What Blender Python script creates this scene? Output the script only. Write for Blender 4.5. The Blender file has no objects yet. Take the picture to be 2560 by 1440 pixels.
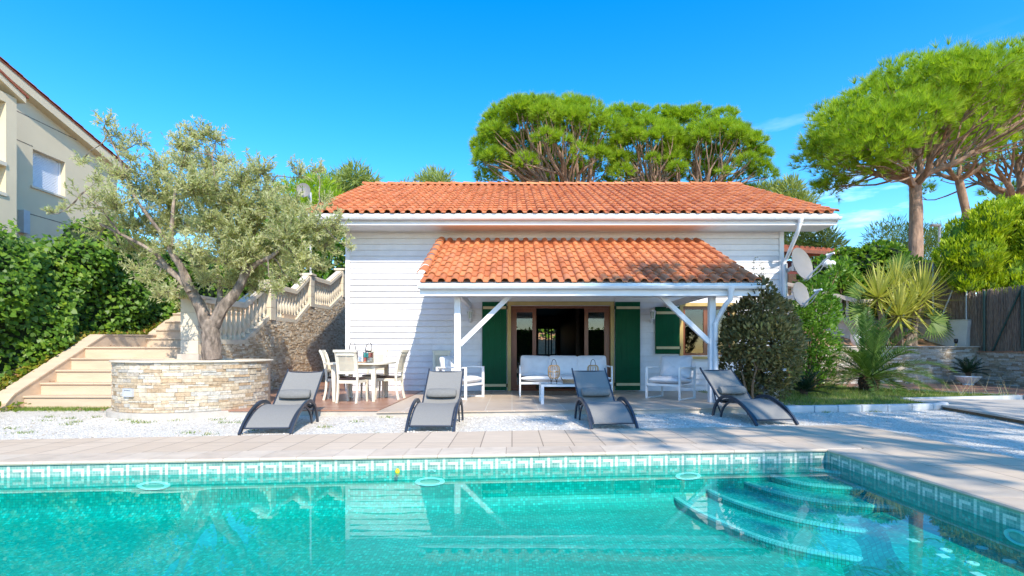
import bpy, math, random
import numpy as np
from mathutils import Vector, Matrix, Quaternion

random.seed(7)
RNG = np.random.default_rng(11)
scene = bpy.context.scene
COL = scene.collection
PI = math.pi

# camera model: the photograph is 2560 x 1440, focal length F px, horizon at y = HY, eye height HC
F, HC, CX, HY = 1313.0, 1.075, 1280.0, 878.0


def P(px, py, Y):
    """world point at depth Y seen at photo pixel (px, py)"""
    return ((px - CX) * Y / F, Y, HC - (py - HY) * Y / F)


def G(px, py, z=0.0):
    """world point on the horizontal plane z seen at photo pixel"""
    Y = (HC - z) * F / (py - HY)
    return ((px - CX) * Y / F, Y, z)


# ------------------------------------------------------------------ objects
def tag(o, label=None, cat=None, group=None, kind=None):
    if label: o['label'] = label
    if cat: o['category'] = cat
    if group: o['group'] = group
    if kind: o['kind'] = kind
    return o


def empty(name, loc=(0, 0, 0), rz=0.0, label=None, cat=None, group=None):
    o = bpy.data.objects.new(name, None)
    o.empty_display_size = 0.2
    o.location = loc
    o.rotation_euler = (0, 0, rz)
    COL.objects.link(o)
    return tag(o, label, cat, group)


def copy_tree(o, parent=None):
    c = o.copy()
    COL.objects.link(c)
    if parent is not None:
        c.parent = parent
    for ch in list(o.children):
        copy_tree(ch, c)
    return c


def nrm(v):
    v = Vector(v)
    return v.normalized() if v.length > 1e-9 else Vector((0, 0, 1))


class MB:
    """collects faces and links them as one mesh object"""

    def __init__(self):
        self.v, self.f, self.mi, self.uv = [], [], [], []

    def face(self, pts, m=0, uv=None):
        b = len(self.v)
        self.v.extend([tuple(p) for p in pts])
        self.f.append(tuple(range(b, b + len(pts))))
        self.mi.append(m)
        self.uv.append(uv if uv is not None else [(0.5, 0.5)] * len(pts))

    def mesh(self, verts, faces, m=0, uvf=None):
        b = len(self.v)
        self.v.extend([tuple(p) for p in verts])
        for k, fc in enumerate(faces):
            self.f.append(tuple(b + i for i in fc))
            self.mi.append(m)
            self.uv.append([uvf] * len(fc) if uvf else [(0.5, 0.5)] * len(fc))

    def box(self, x0, x1, y0, y1, z0, z1, m=0, uvc=None):
        v = [(x0, y0, z0), (x1, y0, z0), (x1, y1, z0), (x0, y1, z0), (x0, y0, z1), (x1, y0, z1), (x1, y1, z1), (x0, y1, z1)]
        f = [(0, 3, 2, 1), (4, 5, 6, 7), (0, 1, 5, 4), (1, 2, 6, 5), (2, 3, 7, 6), (3, 0, 4, 7)]
        self.mesh(v, f, m, uvc)

    def bar(self, p, q, w, h, m=0, up=(0, 0, 1), uvc=None):
        """box from p to q: w wide across, h high along up"""
        p, q = Vector(p), Vector(q)
        d = (q - p).normalized()
        u = Vector(up)
        if abs(d.dot(u)) > 0.98:
            u = Vector((0, 1, 0))
        s = d.cross(u).normalized()
        u = s.cross(d).normalized()
        s, u = s * w / 2, u * h / 2
        v = [p - s - u, p + s - u, p + s + u, p - s + u, q - s - u, q + s - u, q + s + u, q - s + u]
        f = [(0, 3, 2, 1), (4, 5, 6, 7), (0, 1, 5, 4), (1, 2, 6, 5), (2, 3, 7, 6), (3, 0, 4, 7)]
        self.mesh(v, [x[::-1] for x in f], m, uvc)

    def sweep(self, pts, w, h, m=0, up=(0, 0, 1)):
        """rectangular section swept along pts; w, h numbers or lists"""
        pts = [Vector(p) for p in pts]
        n = len(pts)
        rings = []
        for i, p in enumerate(pts):
            d = (pts[min(i + 1, n - 1)] - pts[max(i - 1, 0)]).normalized()
            u = Vector(up)
            if abs(d.dot(u)) > 0.98:
                u = Vector((0, 1, 0))
            s = d.cross(u).normalized()
            u = s.cross(d).normalized()
            ww = (w[i] if isinstance(w, (list, tuple)) else w) / 2
            hh = (h[i] if isinstance(h, (list, tuple)) else h) / 2
            rings += [p - s * ww - u * hh, p + s * ww - u * hh, p + s * ww + u * hh, p - s * ww + u * hh]
        f = []
        for i in range(n - 1):
            for k in range(4):
                a, b = i * 4 + k, i * 4 + (k + 1) % 4
                f.append((a, a + 4, b + 4, b))
        f += [(0, 1, 2, 3), tuple(4 * (n - 1) + k for k in (3, 2, 1, 0))]
        self.mesh(rings, f, m)

    def tube(self, pts, r, n=8, m=0, cap=True, uvc=None, wob=0.0):
        pts = [Vector(p) for p in pts]
        L = len(pts)
        verts, f = [], []
        d0 = (pts[1] - pts[0]).normalized()
        ref = Vector((0, 0, 1)) if abs(d0.z) < 0.9 else Vector((1, 0, 0))
        s = d0.cross(ref).normalized()
        for i, p in enumerate(pts):
            d = (pts[min(i + 1, L - 1)] - pts[max(i - 1, 0)]).normalized()
            s = (s - d * s.dot(d))
            s = s.normalized() if s.length > 1e-6 else d.orthogonal().normalized()
            t = d.cross(s)
            rr = r[i] if isinstance(r, (list, tuple)) else r
            for k in range(n):
                a = 2 * PI * k / n
                q = rr * (1 + (random.uniform(-wob, wob) if wob else 0))
                verts.append(p + s * math.cos(a) * q + t * math.sin(a) * q)
        for i in range(L - 1):
            for k in range(n):
                a, b = i * n + k, i * n + (k + 1) % n
                f.append((a, b, b + n, a + n))
        if cap:
            f.append(tuple(range(n))[::-1])
            f.append(tuple((L - 1) * n + k for k in range(n)))
        self.mesh(verts, f, m, uvc)

    def lathe(self, prof, n=12, c=(0, 0, 0), m=0, flute=0.0, nf=0):
        """prof: [(radius, z)] bottom to top round a vertical axis at c"""
        verts, f = [], []
        for r, z in prof:
            for k in range(n):
                a = 2 * PI * k / n
                rr = r * (1 + flute * math.cos(nf * a)) if nf else r
                verts.append((c[0] + rr * math.cos(a), c[1] + rr * math.sin(a), c[2] + z))
        L = len(prof)
        for i in range(L - 1):
            for k in range(n):
                a, b = i * n + k, i * n + (k + 1) % n
                f.append((a, b, b + n, a + n))
        f.append(tuple(range(n))[::-1])
        f.append(tuple((L - 1) * n + k for k in range(n)))
        self.mesh(verts, f, m)

    def prism(self, poly, z0, z1, m=0, top_m=None, uvs=1.0):
        """poly: counter-clockwise [(x, y)] or [(x,y)] with z"""
        n = len(poly)
        area = sum(poly[i][0] * poly[(i + 1) % n][1] - poly[(i + 1) % n][0] * poly[i][1] for i in range(n))
        if area < 0:
            poly = poly[::-1]
        t = [(x, y, z1) for x, y in poly]
        b = [(x, y, z0) for x, y in poly]
        self.face(t, m if top_m is None else top_m, [(x, y) for x, y in poly])
        self.face(b[::-1], m, [(x, y) for x, y in poly[::-1]])
        s = 0.0
        for i in range(n):
            j = (i + 1) % n
            L = math.hypot(poly[j][0] - poly[i][0], poly[j][1] - poly[i][1])
            self.face([b[i], b[j], t[j], t[i]], m, [(s, z0), (s + L, z0), (s + L, z1), (s, z1)])
            s += L

    def extrude_x(self, prof, x0, x1, m=0):
        """closed profile [(y, z)] extruded along x"""
        n = len(prof)
        a = [(x0, y, z) for y, z in prof]
        b = [(x1, y, z) for y, z in prof]
        f = [(i, (i + 1) % n, n + (i + 1) % n, n + i) for i in range(n)]
        f += [tuple(range(n))[::-1], tuple(range(n, 2 * n))]
        self.mesh(a + b, f, m)

    def superbox(self, c, sx, sy, sz, e=0.35, m=0, nu=20, nv=12, rot=None, sag=0.0):
        """cushion: superellipsoid with half sizes sx, sy, sz"""
        def pw(v, p): return math.copysign(abs(v) ** p, v)
        verts, f = [], []
        for i in range(nv + 1):
            ph = -PI / 2 + PI * i / nv
            for k in range(nu):
                th = 2 * PI * k / nu
                x = sx * pw(math.cos(ph), 0.45) * pw(math.cos(th), e)
                y = sy * pw(math.cos(ph), 0.45) * pw(math.sin(th), e)
                z = sz * pw(math.sin(ph), 0.8)
                puff = 1 - 0.5 * max(abs(x / sx), abs(y / sy)) ** 3
                z *= puff
                q = Vector((x, y, z + sag * (random.random() - .5)))
                if rot is not None: q = rot @ q
                verts.append(Vector(c) + q)
        for i in range(nv):
            for k in range(nu):
                a, b = i * nu + k, i * nu + (k + 1) % nu
                f.append((a, b, b + nu, a + nu))
        self.mesh(verts, f, m)

    def build(self, name, mats, parent=None, smooth=False, world=True, bevel=0.0):
        me = bpy.data.meshes.new(name)
        off = Vector((0, 0, 0))
        if parent is not None and world:
            p, off = parent, Vector((0, 0, 0))
            while p is not None:
                off += p.location
                p = p.parent
        v = [(a[0] - off.x, a[1] - off.y, a[2] - off.z) for a in self.v]
        me.from_pydata(v, [], self.f)
        if not isinstance(mats, (list, tuple)): mats = [mats]
        for mm in mats: me.materials.append(mm)
        me.polygons.foreach_set('material_index', self.mi)
        ul = me.uv_layers.new(name='UVMap')
        flat = [c for u in self.uv for p in u for c in p]
        ul.data.foreach_set('uv', flat)
        me.polygons.foreach_set('use_smooth', [bool(smooth)] * len(self.f))
        me.validate()
        me.update()
        o = bpy.data.objects.new(name, me)
        COL.objects.link(o)
        if parent is not None: o.parent = parent
        if smooth:
            try:
                me.set_sharp_from_angle(angle=math.radians(40))
            except Exception:
                pass
        if bevel > 0:
            b = o.modifiers.new('edge', 'BEVEL')
            b.width = bevel
            b.segments = 2
            b.limit_method = 'ANGLE'
        return o


def soup(name, verts, k, mats, parent=None, uvs=None, mi=None, nor=False):
    """many k-gons at once; verts (N,k,3) world; uvs (N,2)"""
    N = verts.shape[0]
    off = np.zeros(3)
    p = parent
    while p is not None:
        off += np.array(p.location)
        p = p.parent
    vv = (verts.reshape(-1, 3) - off).astype(np.float32)
    me = bpy.data.meshes.new(name)
    me.vertices.add(N * k)
    me.vertices.foreach_set('co', vv.ravel())
    me.loops.add(N * k)
    me.loops.foreach_set('vertex_index', np.arange(N * k, dtype=np.int32))
    me.polygons.add(N)
    me.polygons.foreach_set('loop_start', np.arange(0, N * k, k, dtype=np.int32))
    if not isinstance(mats, (list, tuple)): mats = [mats]
    for m in mats: me.materials.append(m)
    if mi is not None: me.polygons.foreach_set('material_index', mi.astype(np.int32))
    ul = me.uv_layers.new(name='UVMap')
    if uvs is None: uvs = RNG.random((N, 2))
    ul.data.foreach_set('uv', np.repeat(uvs, k, axis=0).astype(np.float32).ravel())
    me.update(calc_edges=True)
    o = bpy.data.objects.new(name, me)
    COL.objects.link(o)
    if parent is not None: o.parent = parent
    return o


def unit(a):
    return a / np.maximum(np.linalg.norm(a, axis=1, keepdims=True), 1e-9)


LEAF = np.array([(0, 0), (0.5, 0.45), (0, 1), (-0.5, 0.45)])
IVY = np.array([(0, 0), (0.5, -0.05), (0.42, 0.45), (0, 1), (-0.42, 0.45), (-0.5, -0.05)])
BLADE = np.array([(-0.5, 0), (0.5, 0), (0, 1)])


def leaf_verts(pts, axis, facing, L, W, shape=LEAF, fold=0.0):
    """pts base (N,3), axis leaf direction, facing approximate normal"""
    a = unit(axis)
    b = unit(np.cross(a, facing))
    c = np.cross(b, a)
    N, k = len(pts), len(shape)
    L = np.broadcast_to(L, (N,)); W = np.broadcast_to(W, (N,))
    out = np.zeros((N, k, 3))
    for i, (u, v) in enumerate(shape):
        out[:, i] = pts + b * (u * W)[:, None] + a * (v * L)[:, None] + c * (fold * abs(u) * W)[:, None]
    return out


def rvec(n, zb=0.0):
    v = RNG.normal(size=(n, 3))
    v[:, 2] += zb
    return unit(v)


# ------------------------------------------------------------------ materials
def new_mat(name):
    m = bpy.data.materials.new(name)
    m.use_nodes = True
    nt = m.node_tree
    nt.nodes.clear()
    return m, nt, nt.nodes, nt.links


def N_(nt, typ, **kw):
    n = nt.nodes.new(typ)
    for k, v in kw.items():
        if k in n.inputs.keys() if not hasattr(n, k) else False:
            n.inputs[k].default_value = v
        else:
            setattr(n, k, v)
    return n


def ramp(nt, stops, interp='LINEAR'):
    r = nt.nodes.new('ShaderNodeValToRGB')
    r.color_ramp.interpolation = interp
    e = r.color_ramp.elements
    while len(e) > 1: e.remove(e[-1])
    e[0].position = stops[0][0]
    e[0].color = (*stops[0][1], 1)
    for p, c in stops[1:]:
        k = e.new(p)
        k.color = (*c, 1)
    return r


def paint(name, col, rough=0.5, var=0.12, scale=6.0, bump=0.0, bscale=60.0, metal=0.0, spec=0.5, stretch=(1, 1, 1), dirt=0.0, dirtcol=(0.2, 0.17, 0.12)):
    """plain surface with soft tonal variation, optional fine bump and blotchy dirt"""
    m, nt, nd, lk = new_mat(name)
    out = nd.new('ShaderNodeOutputMaterial')
    b = nd.new('ShaderNodeBsdfPrincipled')
    b.inputs['Roughness'].default_value = rough
    b.inputs['Metallic'].default_value = metal
    b.inputs['Specular IOR Level'].default_value = spec
    lk.new(b.outputs[0], out.inputs[0])
    tc = nd.new('ShaderNodeTexCoord')
    mp = nd.new('ShaderNodeMapping')
    mp.inputs['Scale'].default_value = stretch
    lk.new(tc.outputs['Object'], mp.inputs[0])
    nz = nd.new('ShaderNodeTexNoise')
    nz.inputs['Scale'].default_value = scale
    nz.inputs['Detail'].default_value = 5
    lk.new(mp.outputs[0], nz.inputs['Vector'])
    lo = tuple(c * (1 - var) for c in col)
    hi = tuple(min(1, c * (1 + var)) for c in col)
    r = ramp(nt, [(0.3, lo), (0.7, hi)])
    lk.new(nz.outputs['Fac'], r.inputs[0])
    colout = r.outputs[0]
    if dirt > 0:
        n2 = nd.new('ShaderNodeTexNoise')
        n2.inputs['Scale'].default_value = scale * 0.45
        n2.inputs['Detail'].default_value = 8
        n2.inputs['Roughness'].default_value = 0.7
        lk.new(mp.outputs[0], n2.inputs['Vector'])
        r2 = ramp(nt, [(0.5, (0, 0, 0)), (0.75, (dirt,) * 3)])
        lk.new(n2.outputs['Fac'], r2.inputs[0])
        mx = nd.new('ShaderNodeMix'); mx.data_type = 'RGBA'
        lk.new(r2.outputs[0], mx.inputs[0])
        lk.new(colout, mx.inputs[6])
        mx.inputs[7].default_value = (*dirtcol, 1)
        colout = mx.outputs[2]
    lk.new(colout, b.inputs['Base Color'])
    if bump > 0:
        n3 = nd.new('ShaderNodeTexNoise')
        n3.inputs['Scale'].default_value = bscale
        n3.inputs['Detail'].default_value = 4
        lk.new(mp.outputs[0], n3.inputs['Vector'])
        bp = nd.new('ShaderNodeBump')
        bp.inputs['Strength'].default_value = bump
        bp.inputs['Distance'].default_value = 0.02
        lk.new(n3.outputs['Fac'], bp.inputs['Height'])
        lk.new(bp.outputs[0], b.inputs['Normal'])
    return m


def pieces(name, stops, rough=0.7, bump=0.3, bscale=40, var=0.35, spec=0.4, nscale=25, blotch=None):
    """colour picked per piece from UV.x by a ramp, with fine noise on top"""
    m, nt, nd, lk = new_mat(name)
    out = nd.new('ShaderNodeOutputMaterial')
    b = nd.new('ShaderNodeBsdfPrincipled')
    b.inputs['Roughness'].default_value = rough
    b.inputs['Specular IOR Level'].default_value = spec
    lk.new(b.outputs[0], out.inputs[0])
    tc = nd.new('ShaderNodeTexCoord')
    sp = nd.new('ShaderNodeSeparateXYZ')
    lk.new(tc.outputs['UV'], sp.inputs[0])
    r = ramp(nt, stops)
    lk.new(sp.outputs[0], r.inputs[0])
    nz = nd.new('ShaderNodeTexNoise')
    nz.inputs['Scale'].default_value = nscale
    nz.inputs['Detail'].default_value = 6
    lk.new(tc.outputs['Object'], nz.inputs['Vector'])
    r2 = ramp(nt, [(0.3, (1 - var,) * 3), (0.7, (1 + var * 0.6,) * 3)])
    lk.new(nz.outputs['Fac'], r2.inputs[0])
    mx = nd.new('ShaderNodeMix'); mx.data_type = 'RGBA'; mx.blend_type = 'MULTIPLY'
    mx.inputs[0].default_value = 1.0
    lk.new(r.outputs[0], mx.inputs[6]); lk.new(r2.outputs[0], mx.inputs[7])
    cout = mx.outputs[2]
    if blotch:
        nb_ = nd.new('ShaderNodeTexNoise'); nb_.inputs['Scale'].default_value = 2.2; nb_.inputs['Detail'].default_value = 9; nb_.inputs['Roughness'].default_value = .75
        lk.new(tc.outputs['Object'], nb_.inputs['Vector'])
        rb = ramp(nt, [(0.56, (0, 0, 0)), (0.74, (.55, .55, .55))]); lk.new(nb_.outputs['Fac'], rb.inputs[0])
        mb_ = nd.new('ShaderNodeMix'); mb_.data_type = 'RGBA'; lk.new(rb.outputs[0], mb_.inputs[0]); lk.new(cout, mb_.inputs[6]); mb_.inputs[7].default_value = (*blotch, 1); cout = mb_.outputs[2]
    lk.new(cout, b.inputs['Base Color'])
    if bump:
        n3 = nd.new('ShaderNodeTexNoise'); n3.inputs['Scale'].default_value = bscale; n3.inputs['Detail'].default_value = 5
        lk.new(tc.outputs['Object'], n3.inputs['Vector'])
        bp = nd.new('ShaderNodeBump'); bp.inputs['Strength'].default_value = bump; bp.inputs['Distance'].default_value = 0.02
        lk.new(n3.outputs['Fac'], bp.inputs['Height']); lk.new(bp.outputs[0], b.inputs['Normal'])
    return m


def leafmat(name, stops, rough=0.5, trans=0.35, spec=0.4, tint=(1.1, 1.15, 0.6)):
    """leaf: colour per leaf from UV.x, part of the light passes through"""
    m, nt, nd, lk = new_mat(name)
    out = nd.new('ShaderNodeOutputMaterial')
    b = nd.new('ShaderNodeBsdfPrincipled')
    b.inputs['Roughness'].default_value = rough
    b.inputs['Specular IOR Level'].default_value = spec
    t = nd.new('ShaderNodeBsdfTranslucent')
    mix = nd.new('ShaderNodeMixShader'); mix.inputs[0].default_value = trans
    tc = nd.new('ShaderNodeTexCoord'); sp = nd.new('ShaderNodeSeparateXYZ')
    lk.new(tc.outputs['UV'], sp.inputs[0])
    r = ramp(nt, stops)
    lk.new(sp.outputs[0], r.inputs[0])
    lk.new(r.outputs[0], b.inputs['Base Color'])
    mx = nd.new('ShaderNodeMix'); mx.data_type = 'RGBA'; mx.blend_type = 'MULTIPLY'; mx.inputs[0].default_value = 1
    mx.inputs[7].default_value = (*tint, 1)
    lk.new(r.outputs[0], mx.inputs[6]); lk.new(mx.outputs[2], t.inputs[0])
    lk.new(b.outputs[0], mix.inputs[1]); lk.new(t.outputs[0], mix.inputs[2])
    lk.new(mix.outputs[0], out.inputs[0])
    return m


def tiles(name, c1, c2, mortar, bw, rh, ms=0.004, rough=0.4, offset=0.0, coords='UV', bump=0.3, rot=0.0, extra=None, grain=None, spec=0.5, shear=0.0, noise=0.15):
    """rectangular tiles by a brick texture; coords in metres; extra: list of ramp stops over the per-tile random value"""
    m, nt, nd, lk = new_mat(name)
    out = nd.new('ShaderNodeOutputMaterial'); b = nd.new('ShaderNodeBsdfPrincipled')
    b.inputs['Roughness'].default_value = rough; b.inputs['Specular IOR Level'].default_value = spec
    lk.new(b.outputs[0], out.inputs[0])
    tc = nd.new('ShaderNodeTexCoord'); mp = nd.new('ShaderNodeMapping'); mp.inputs['Rotation'].default_value = (0, 0, rot)
    src = tc.outputs[coords]
    if shear:
        sx = nd.new('ShaderNodeSeparateXYZ'); lk.new(src, sx.inputs[0])
        ma = nd.new('ShaderNodeMath'); ma.operation = 'MULTIPLY_ADD'; ma.inputs[1].default_value = -shear
        lk.new(sx.outputs[0], ma.inputs[0]); lk.new(sx.outputs[1], ma.inputs[2])
        cx = nd.new('ShaderNodeCombineXYZ'); lk.new(sx.outputs[0], cx.inputs[0]); lk.new(ma.outputs[0], cx.inputs[1])
        src = cx.outputs[0]
    lk.new(src, mp.inputs[0])
    br = nd.new('ShaderNodeTexBrick'); br.offset = offset; br.offset_frequency = 2; br.squash = 1
    br.inputs['Scale'].default_value = 1.0
    br.inputs['Brick Width'].default_value = bw; br.inputs['Row Height'].default_value = rh
    br.inputs['Mortar Size'].default_value = ms; br.inputs['Mortar Smooth'].default_value = 0.1
    lk.new(mp.outputs[0], br.inputs['Vector'])
    if extra:
        br.inputs['Color1'].default_value = (0, 0, 0, 1); br.inputs['Color2'].default_value = (1, 1, 1, 1); br.inputs['Mortar'].default_value = (0.5, .5, .5, 1)
        r = ramp(nt, extra); lk.new(br.outputs['Color'], r.inputs[0]); col = r.outputs[0]
        mx = nd.new('ShaderNodeMix'); mx.data_type = 'RGBA'; lk.new(br.outputs['Fac'], mx.inputs[0]); lk.new(col, mx.inputs[6]); mx.inputs[7].default_value = (*mortar, 1)
        col = mx.outputs[2]
    else:
        br.inputs['Color1'].default_value = (*c1, 1); br.inputs['Color2'].default_value = (*c2, 1); br.inputs['Mortar'].default_value = (*mortar, 1)
        col = br.outputs['Color']
    nz = nd.new('ShaderNodeTexNoise'); nz.inputs['Scale'].default_value = 1.0; nz.inputs['Detail'].default_value = 6
    m2 = nd.new('ShaderNodeMapping'); m2.inputs['Scale'].default_value = grain or (5, 5, 5)
    lk.new(src, m2.inputs[0]); lk.new(m2.outputs[0], nz.inputs['Vector'])
    r2 = ramp(nt, [(0.25, (1 - noise,) * 3), (0.75, (1 + noise,) * 3)]); lk.new(nz.outputs['Fac'], r2.inputs[0])
    m3 = nd.new('ShaderNodeMix'); m3.data_type = 'RGBA'; m3.blend_type = 'MULTIPLY'; m3.inputs[0].default_value = 1
    lk.new(col, m3.inputs[6]); lk.new(r2.outputs[0], m3.inputs[7]); lk.new(m3.outputs[2], b.inputs['Base Color'])
    if bump:
        iv = nd.new('ShaderNodeMath'); iv.operation = 'SUBTRACT'; iv.inputs[0].default_value = 1; lk.new(br.outputs['Fac'], iv.inputs[1])
        bp = nd.new('ShaderNodeBump'); bp.inputs['Strength'].default_value = bump; bp.inputs['Distance'].default_value = 0.004
        lk.new(iv.outputs[0], bp.inputs['Height']); lk.new(bp.outputs[0], b.inputs['Normal'])
    return m


def glassy(name, tint=(0.9, 0.95, 0.95), ior=1.45, rough=0.0, opac=0.0, body=(0.1, 0.1, 0.1), bump=0.0, bscale=3.0, stretch=(1, 1, 1)):
    """clear sheet: light passes straight through, the rest mirrors by Fresnel"""
    m, nt, nd, lk = new_mat(name)
    out = nd.new('ShaderNodeOutputMaterial')
    t = nd.new('ShaderNodeBsdfTransparent'); t.inputs[0].default_value = (*tint, 1)
    g = nd.new('ShaderNodeBsdfGlossy'); g.inputs['Roughness'].default_value = rough
    fr = nd.new('ShaderNodeFresnel')
    ge = nd.new('ShaderNodeNewGeometry'); mio = nd.new('ShaderNodeMapRange')   # same mirror share from both sides of the sheet
    mio.inputs['To Min'].default_value = ior; mio.inputs['To Max'].default_value = 1 / ior
    lk.new(ge.outputs['Backfacing'], mio.inputs[0]); lk.new(mio.outputs[0], fr.inputs[0])
    mix = nd.new('ShaderNodeMixShader')
    first = t.outputs[0]
    if opac > 0:
        d = nd.new('ShaderNodeBsdfDiffuse'); d.inputs[0].default_value = (*body, 1)
        m2 = nd.new('ShaderNodeMixShader'); m2.inputs[0].default_value = opac
        lk.new(t.outputs[0], m2.inputs[1]); lk.new(d.outputs[0], m2.inputs[2]); first = m2.outputs[0]
    lk.new(fr.outputs[0], mix.inputs[0]); lk.new(first, mix.inputs[1]); lk.new(g.outputs[0], mix.inputs[2])
    lk.new(mix.outputs[0], out.inputs[0])
    if bump > 0:
        tc = nd.new('ShaderNodeTexCoord'); mp = nd.new('ShaderNodeMapping'); mp.inputs['Scale'].default_value = stretch
        lk.new(tc.outputs['Object'], mp.inputs[0])
        nz = nd.new('ShaderNodeTexNoise'); nz.inputs['Scale'].default_value = bscale; nz.inputs['Detail'].default_value = 3
        lk.new(mp.outputs[0], nz.inputs['Vector'])
        bp = nd.new('ShaderNodeBump'); bp.inputs['Strength'].default_value = bump; bp.inputs['Distance'].default_value = 0.01
        lk.new(nz.outputs['Fac'], bp.inputs['Height'])
        lk.new(bp.outputs[0], g.inputs['Normal']); lk.new(bp.outputs[0], fr.inputs['Normal'])
    return m


M = {}
M['white'] = paint('white_paint', (0.78, 0.78, 0.80), 0.5, 0.05, 3.0, dirt=0.12, dirtcol=(0.45, 0.44, 0.45))
M['gutter'] = paint('gutter_metal', (0.74, 0.75, 0.78), 0.35, 0.05, 4.0, dirt=0.15, dirtcol=(0.4, 0.4, 0.42))
M['zinc'] = paint('zinc_flashing', (0.55, 0.66, 0.70), 0.45, 0.12, 8.0)
M['green'] = paint('green_shutter_paint', (0.001, 0.078, 0.030), 0.45, 0.12, 3.0, spec=0.15)
M['ochre'] = paint('ochre_paint', (0.50, 0.36, 0.13), 0.5, 0.08, 6.0)
M['cream'] = paint('cream_batten', (0.62, 0.52, 0.29), 0.5, 0.08, 6.0)
M['redwood'] = paint('varnished_redwood', (0.20, 0.065, 0.028), 0.3, 0.25, 14.0, stretch=(8, 8, 0.6))
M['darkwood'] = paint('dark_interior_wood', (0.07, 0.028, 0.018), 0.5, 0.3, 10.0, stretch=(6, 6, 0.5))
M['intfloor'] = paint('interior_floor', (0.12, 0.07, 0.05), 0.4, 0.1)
M['glass'] = glassy('window_glass', (0.75, 0.8, 0.8), 1.6)
M['siding'] = pieces('white_boards', [(0, (0.73, 0.72, 0.75)), (0.5, (0.79, 0.78, 0.81)), (1, (0.83, 0.82, 0.85))], 0.55, 0.08, 30, 0.05, nscale=5, blotch=(0.66, 0.64, 0.65))
M['roof'] = pieces('terracotta_tiles', [(0, (0.50, 0.155, 0.058)), (0.35, (0.59, 0.195, 0.072)), (0.7, (0.68, 0.25, 0.098)), (1, (0.58, 0.21, 0.095))], 0.75, 0.15, 50, 0.16, nscale=9, blotch=(0.34, 0.19, 0.12))
M['rooffar'] = pieces('old_roof_tiles', [(0, (0.30, 0.08, 0.04)), (1, (0.42, 0.13, 0.07))], 0.8, 0.1)
M['rattan'] = paint('rattan', (0.50, 0.30, 0.13), 0.6, 0.2, 30)
M['black'] = paint('black_metal', (0.02, 0.02, 0.022), 0.4, 0.1)
M['lounge_frame'] = paint('dark_blue_grey_metal', (0.045, 0.055, 0.075), 0.35, 0.08, metal=0.3)
M['sling'] = paint('grey_sling_fabric', (0.235, 0.225, 0.205), 0.8, 0.06, 60, bump=0.1, bscale=400)
M['pillow'] = paint('grey_pillow_fabric', (0.20, 0.195, 0.18), 0.85, 0.08, 30, bump=0.15, bscale=300)
M['cushion'] = paint('white_cushion_fabric', (0.76, 0.76, 0.79), 0.85, 0.05, 8, bump=0.5, bscale=9)
M['wframe'] = paint('white_metal_frame', (0.8, 0.8, 0.8), 0.35, 0.03)
M['greyglass'] = paint('grey_table_glass', (0.25, 0.30, 0.34), 0.08, 0.05)
M['creamwood'] = paint('cream_lacquered_wood', (0.74, 0.68, 0.55), 0.4, 0.05, 8)
M['seat'] = paint('dark_brown_leather', (0.045, 0.03, 0.03), 0.28, 0.2, 20)
M['mesh'] = glassy('cane_mesh', (0.9, 0.87, 0.8), 1.2, 0.5, 0.62, (0.72, 0.66, 0.53))
M['wood'] = paint('light_wood', (0.50, 0.30, 0.16), 0.5, 0.2, 12, stretch=(1, 6, 6))
M['stone_warm'] = pieces('ledge_stone', [(0, (0.40, 0.28, 0.17)), (0.12, (0.52, 0.40, 0.26)), (0.3, (0.58, 0.48, 0.34)), (0.5, (0.61, 0.53, 0.41)), (0.68, (0.63, 0.58, 0.49)), (0.82, (0.45, 0.43, 0.38)), (0.92, (0.52, 0.36, 0.21)), (1, (0.58, 0.49, 0.36))], 0.75, 0.6, 30, 0.3, nscale=18)
M['stone_small'] = pieces('split_stone', [(0, (0.42, 0.29, 0.17)), (0.25, (0.56, 0.42, 0.27)), (0.5, (0.66, 0.52, 0.36)), (0.75, (0.73, 0.62, 0.46)), (1, (0.78, 0.71, 0.58))], 0.8, 0.6, 40, 0.25, nscale=22)
M['stone_grey'] = pieces('grey_ledge_stone', [(0, (0.30, 0.23, 0.16)), (0.3, (0.45, 0.37, 0.27)), (0.6, (0.52, 0.48, 0.42)), (0.85, (0.62, 0.58, 0.52)), (1, (0.48, 0.38, 0.26))], 0.8, 0.6, 40, 0.25, nscale=22)
M['mortar'] = paint('mortar', (0.42, 0.35, 0.26), 0.9, 0.15)
M['limestone'] = paint('cream_limestone', (0.62, 0.475, 0.34), 0.6, 0.10, 3.0, bump=0.05, stretch=(0.5, 2, 3), dirt=0.10)
M['balu'] = paint('cast_cream_stone', (0.68, 0.60, 0.47), 0.65, 0.08, 5.0, dirt=0.12)
M['balu_grey'] = paint('weathered_cast_stone', (0.55, 0.48, 0.40), 0.75, 0.12, 5.0, dirt=0.3)
M['stucco'] = paint('cream_stucco', (0.70, 0.59, 0.41), 0.85, 0.05, 1.2, bump=0.1, bscale=50)
M['whitewash'] = paint('stained_whitewash', (0.62, 0.58, 0.52), 0.85, 0.10, 2.0, dirt=0.5, dirtcol=(0.25, 0.2, 0.15))
M['concrete'] = paint('concrete', (0.50, 0.46, 0.40), 0.85, 0.12, 5, bump=0.15, bscale=40, dirt=0.25)
M['kerbstone'] = paint('pale_concrete_kerb', (0.52, 0.53, 0.53), 0.85, 0.10, 6, bump=0.1, dirt=0.25)
M['shutterw'] = paint('white_roller_slats', (0.72, 0.75, 0.82), 0.4, 0.03)
M['soil'] = paint('dry_soil', (0.33, 0.19, 0.11), 0.95, 0.25, 7, bump=0.5, bscale=30)
M['reed'] = paint('brown_brushwood', (0.31, 0.215, 0.155), 0.95, 0.5, 40, bump=1.0, bscale=60, stretch=(2, 2, 0.15))
M['fgreen'] = paint('dark_green_metal', (0.015, 0.06, 0.05), 0.4, 0.1)
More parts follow.
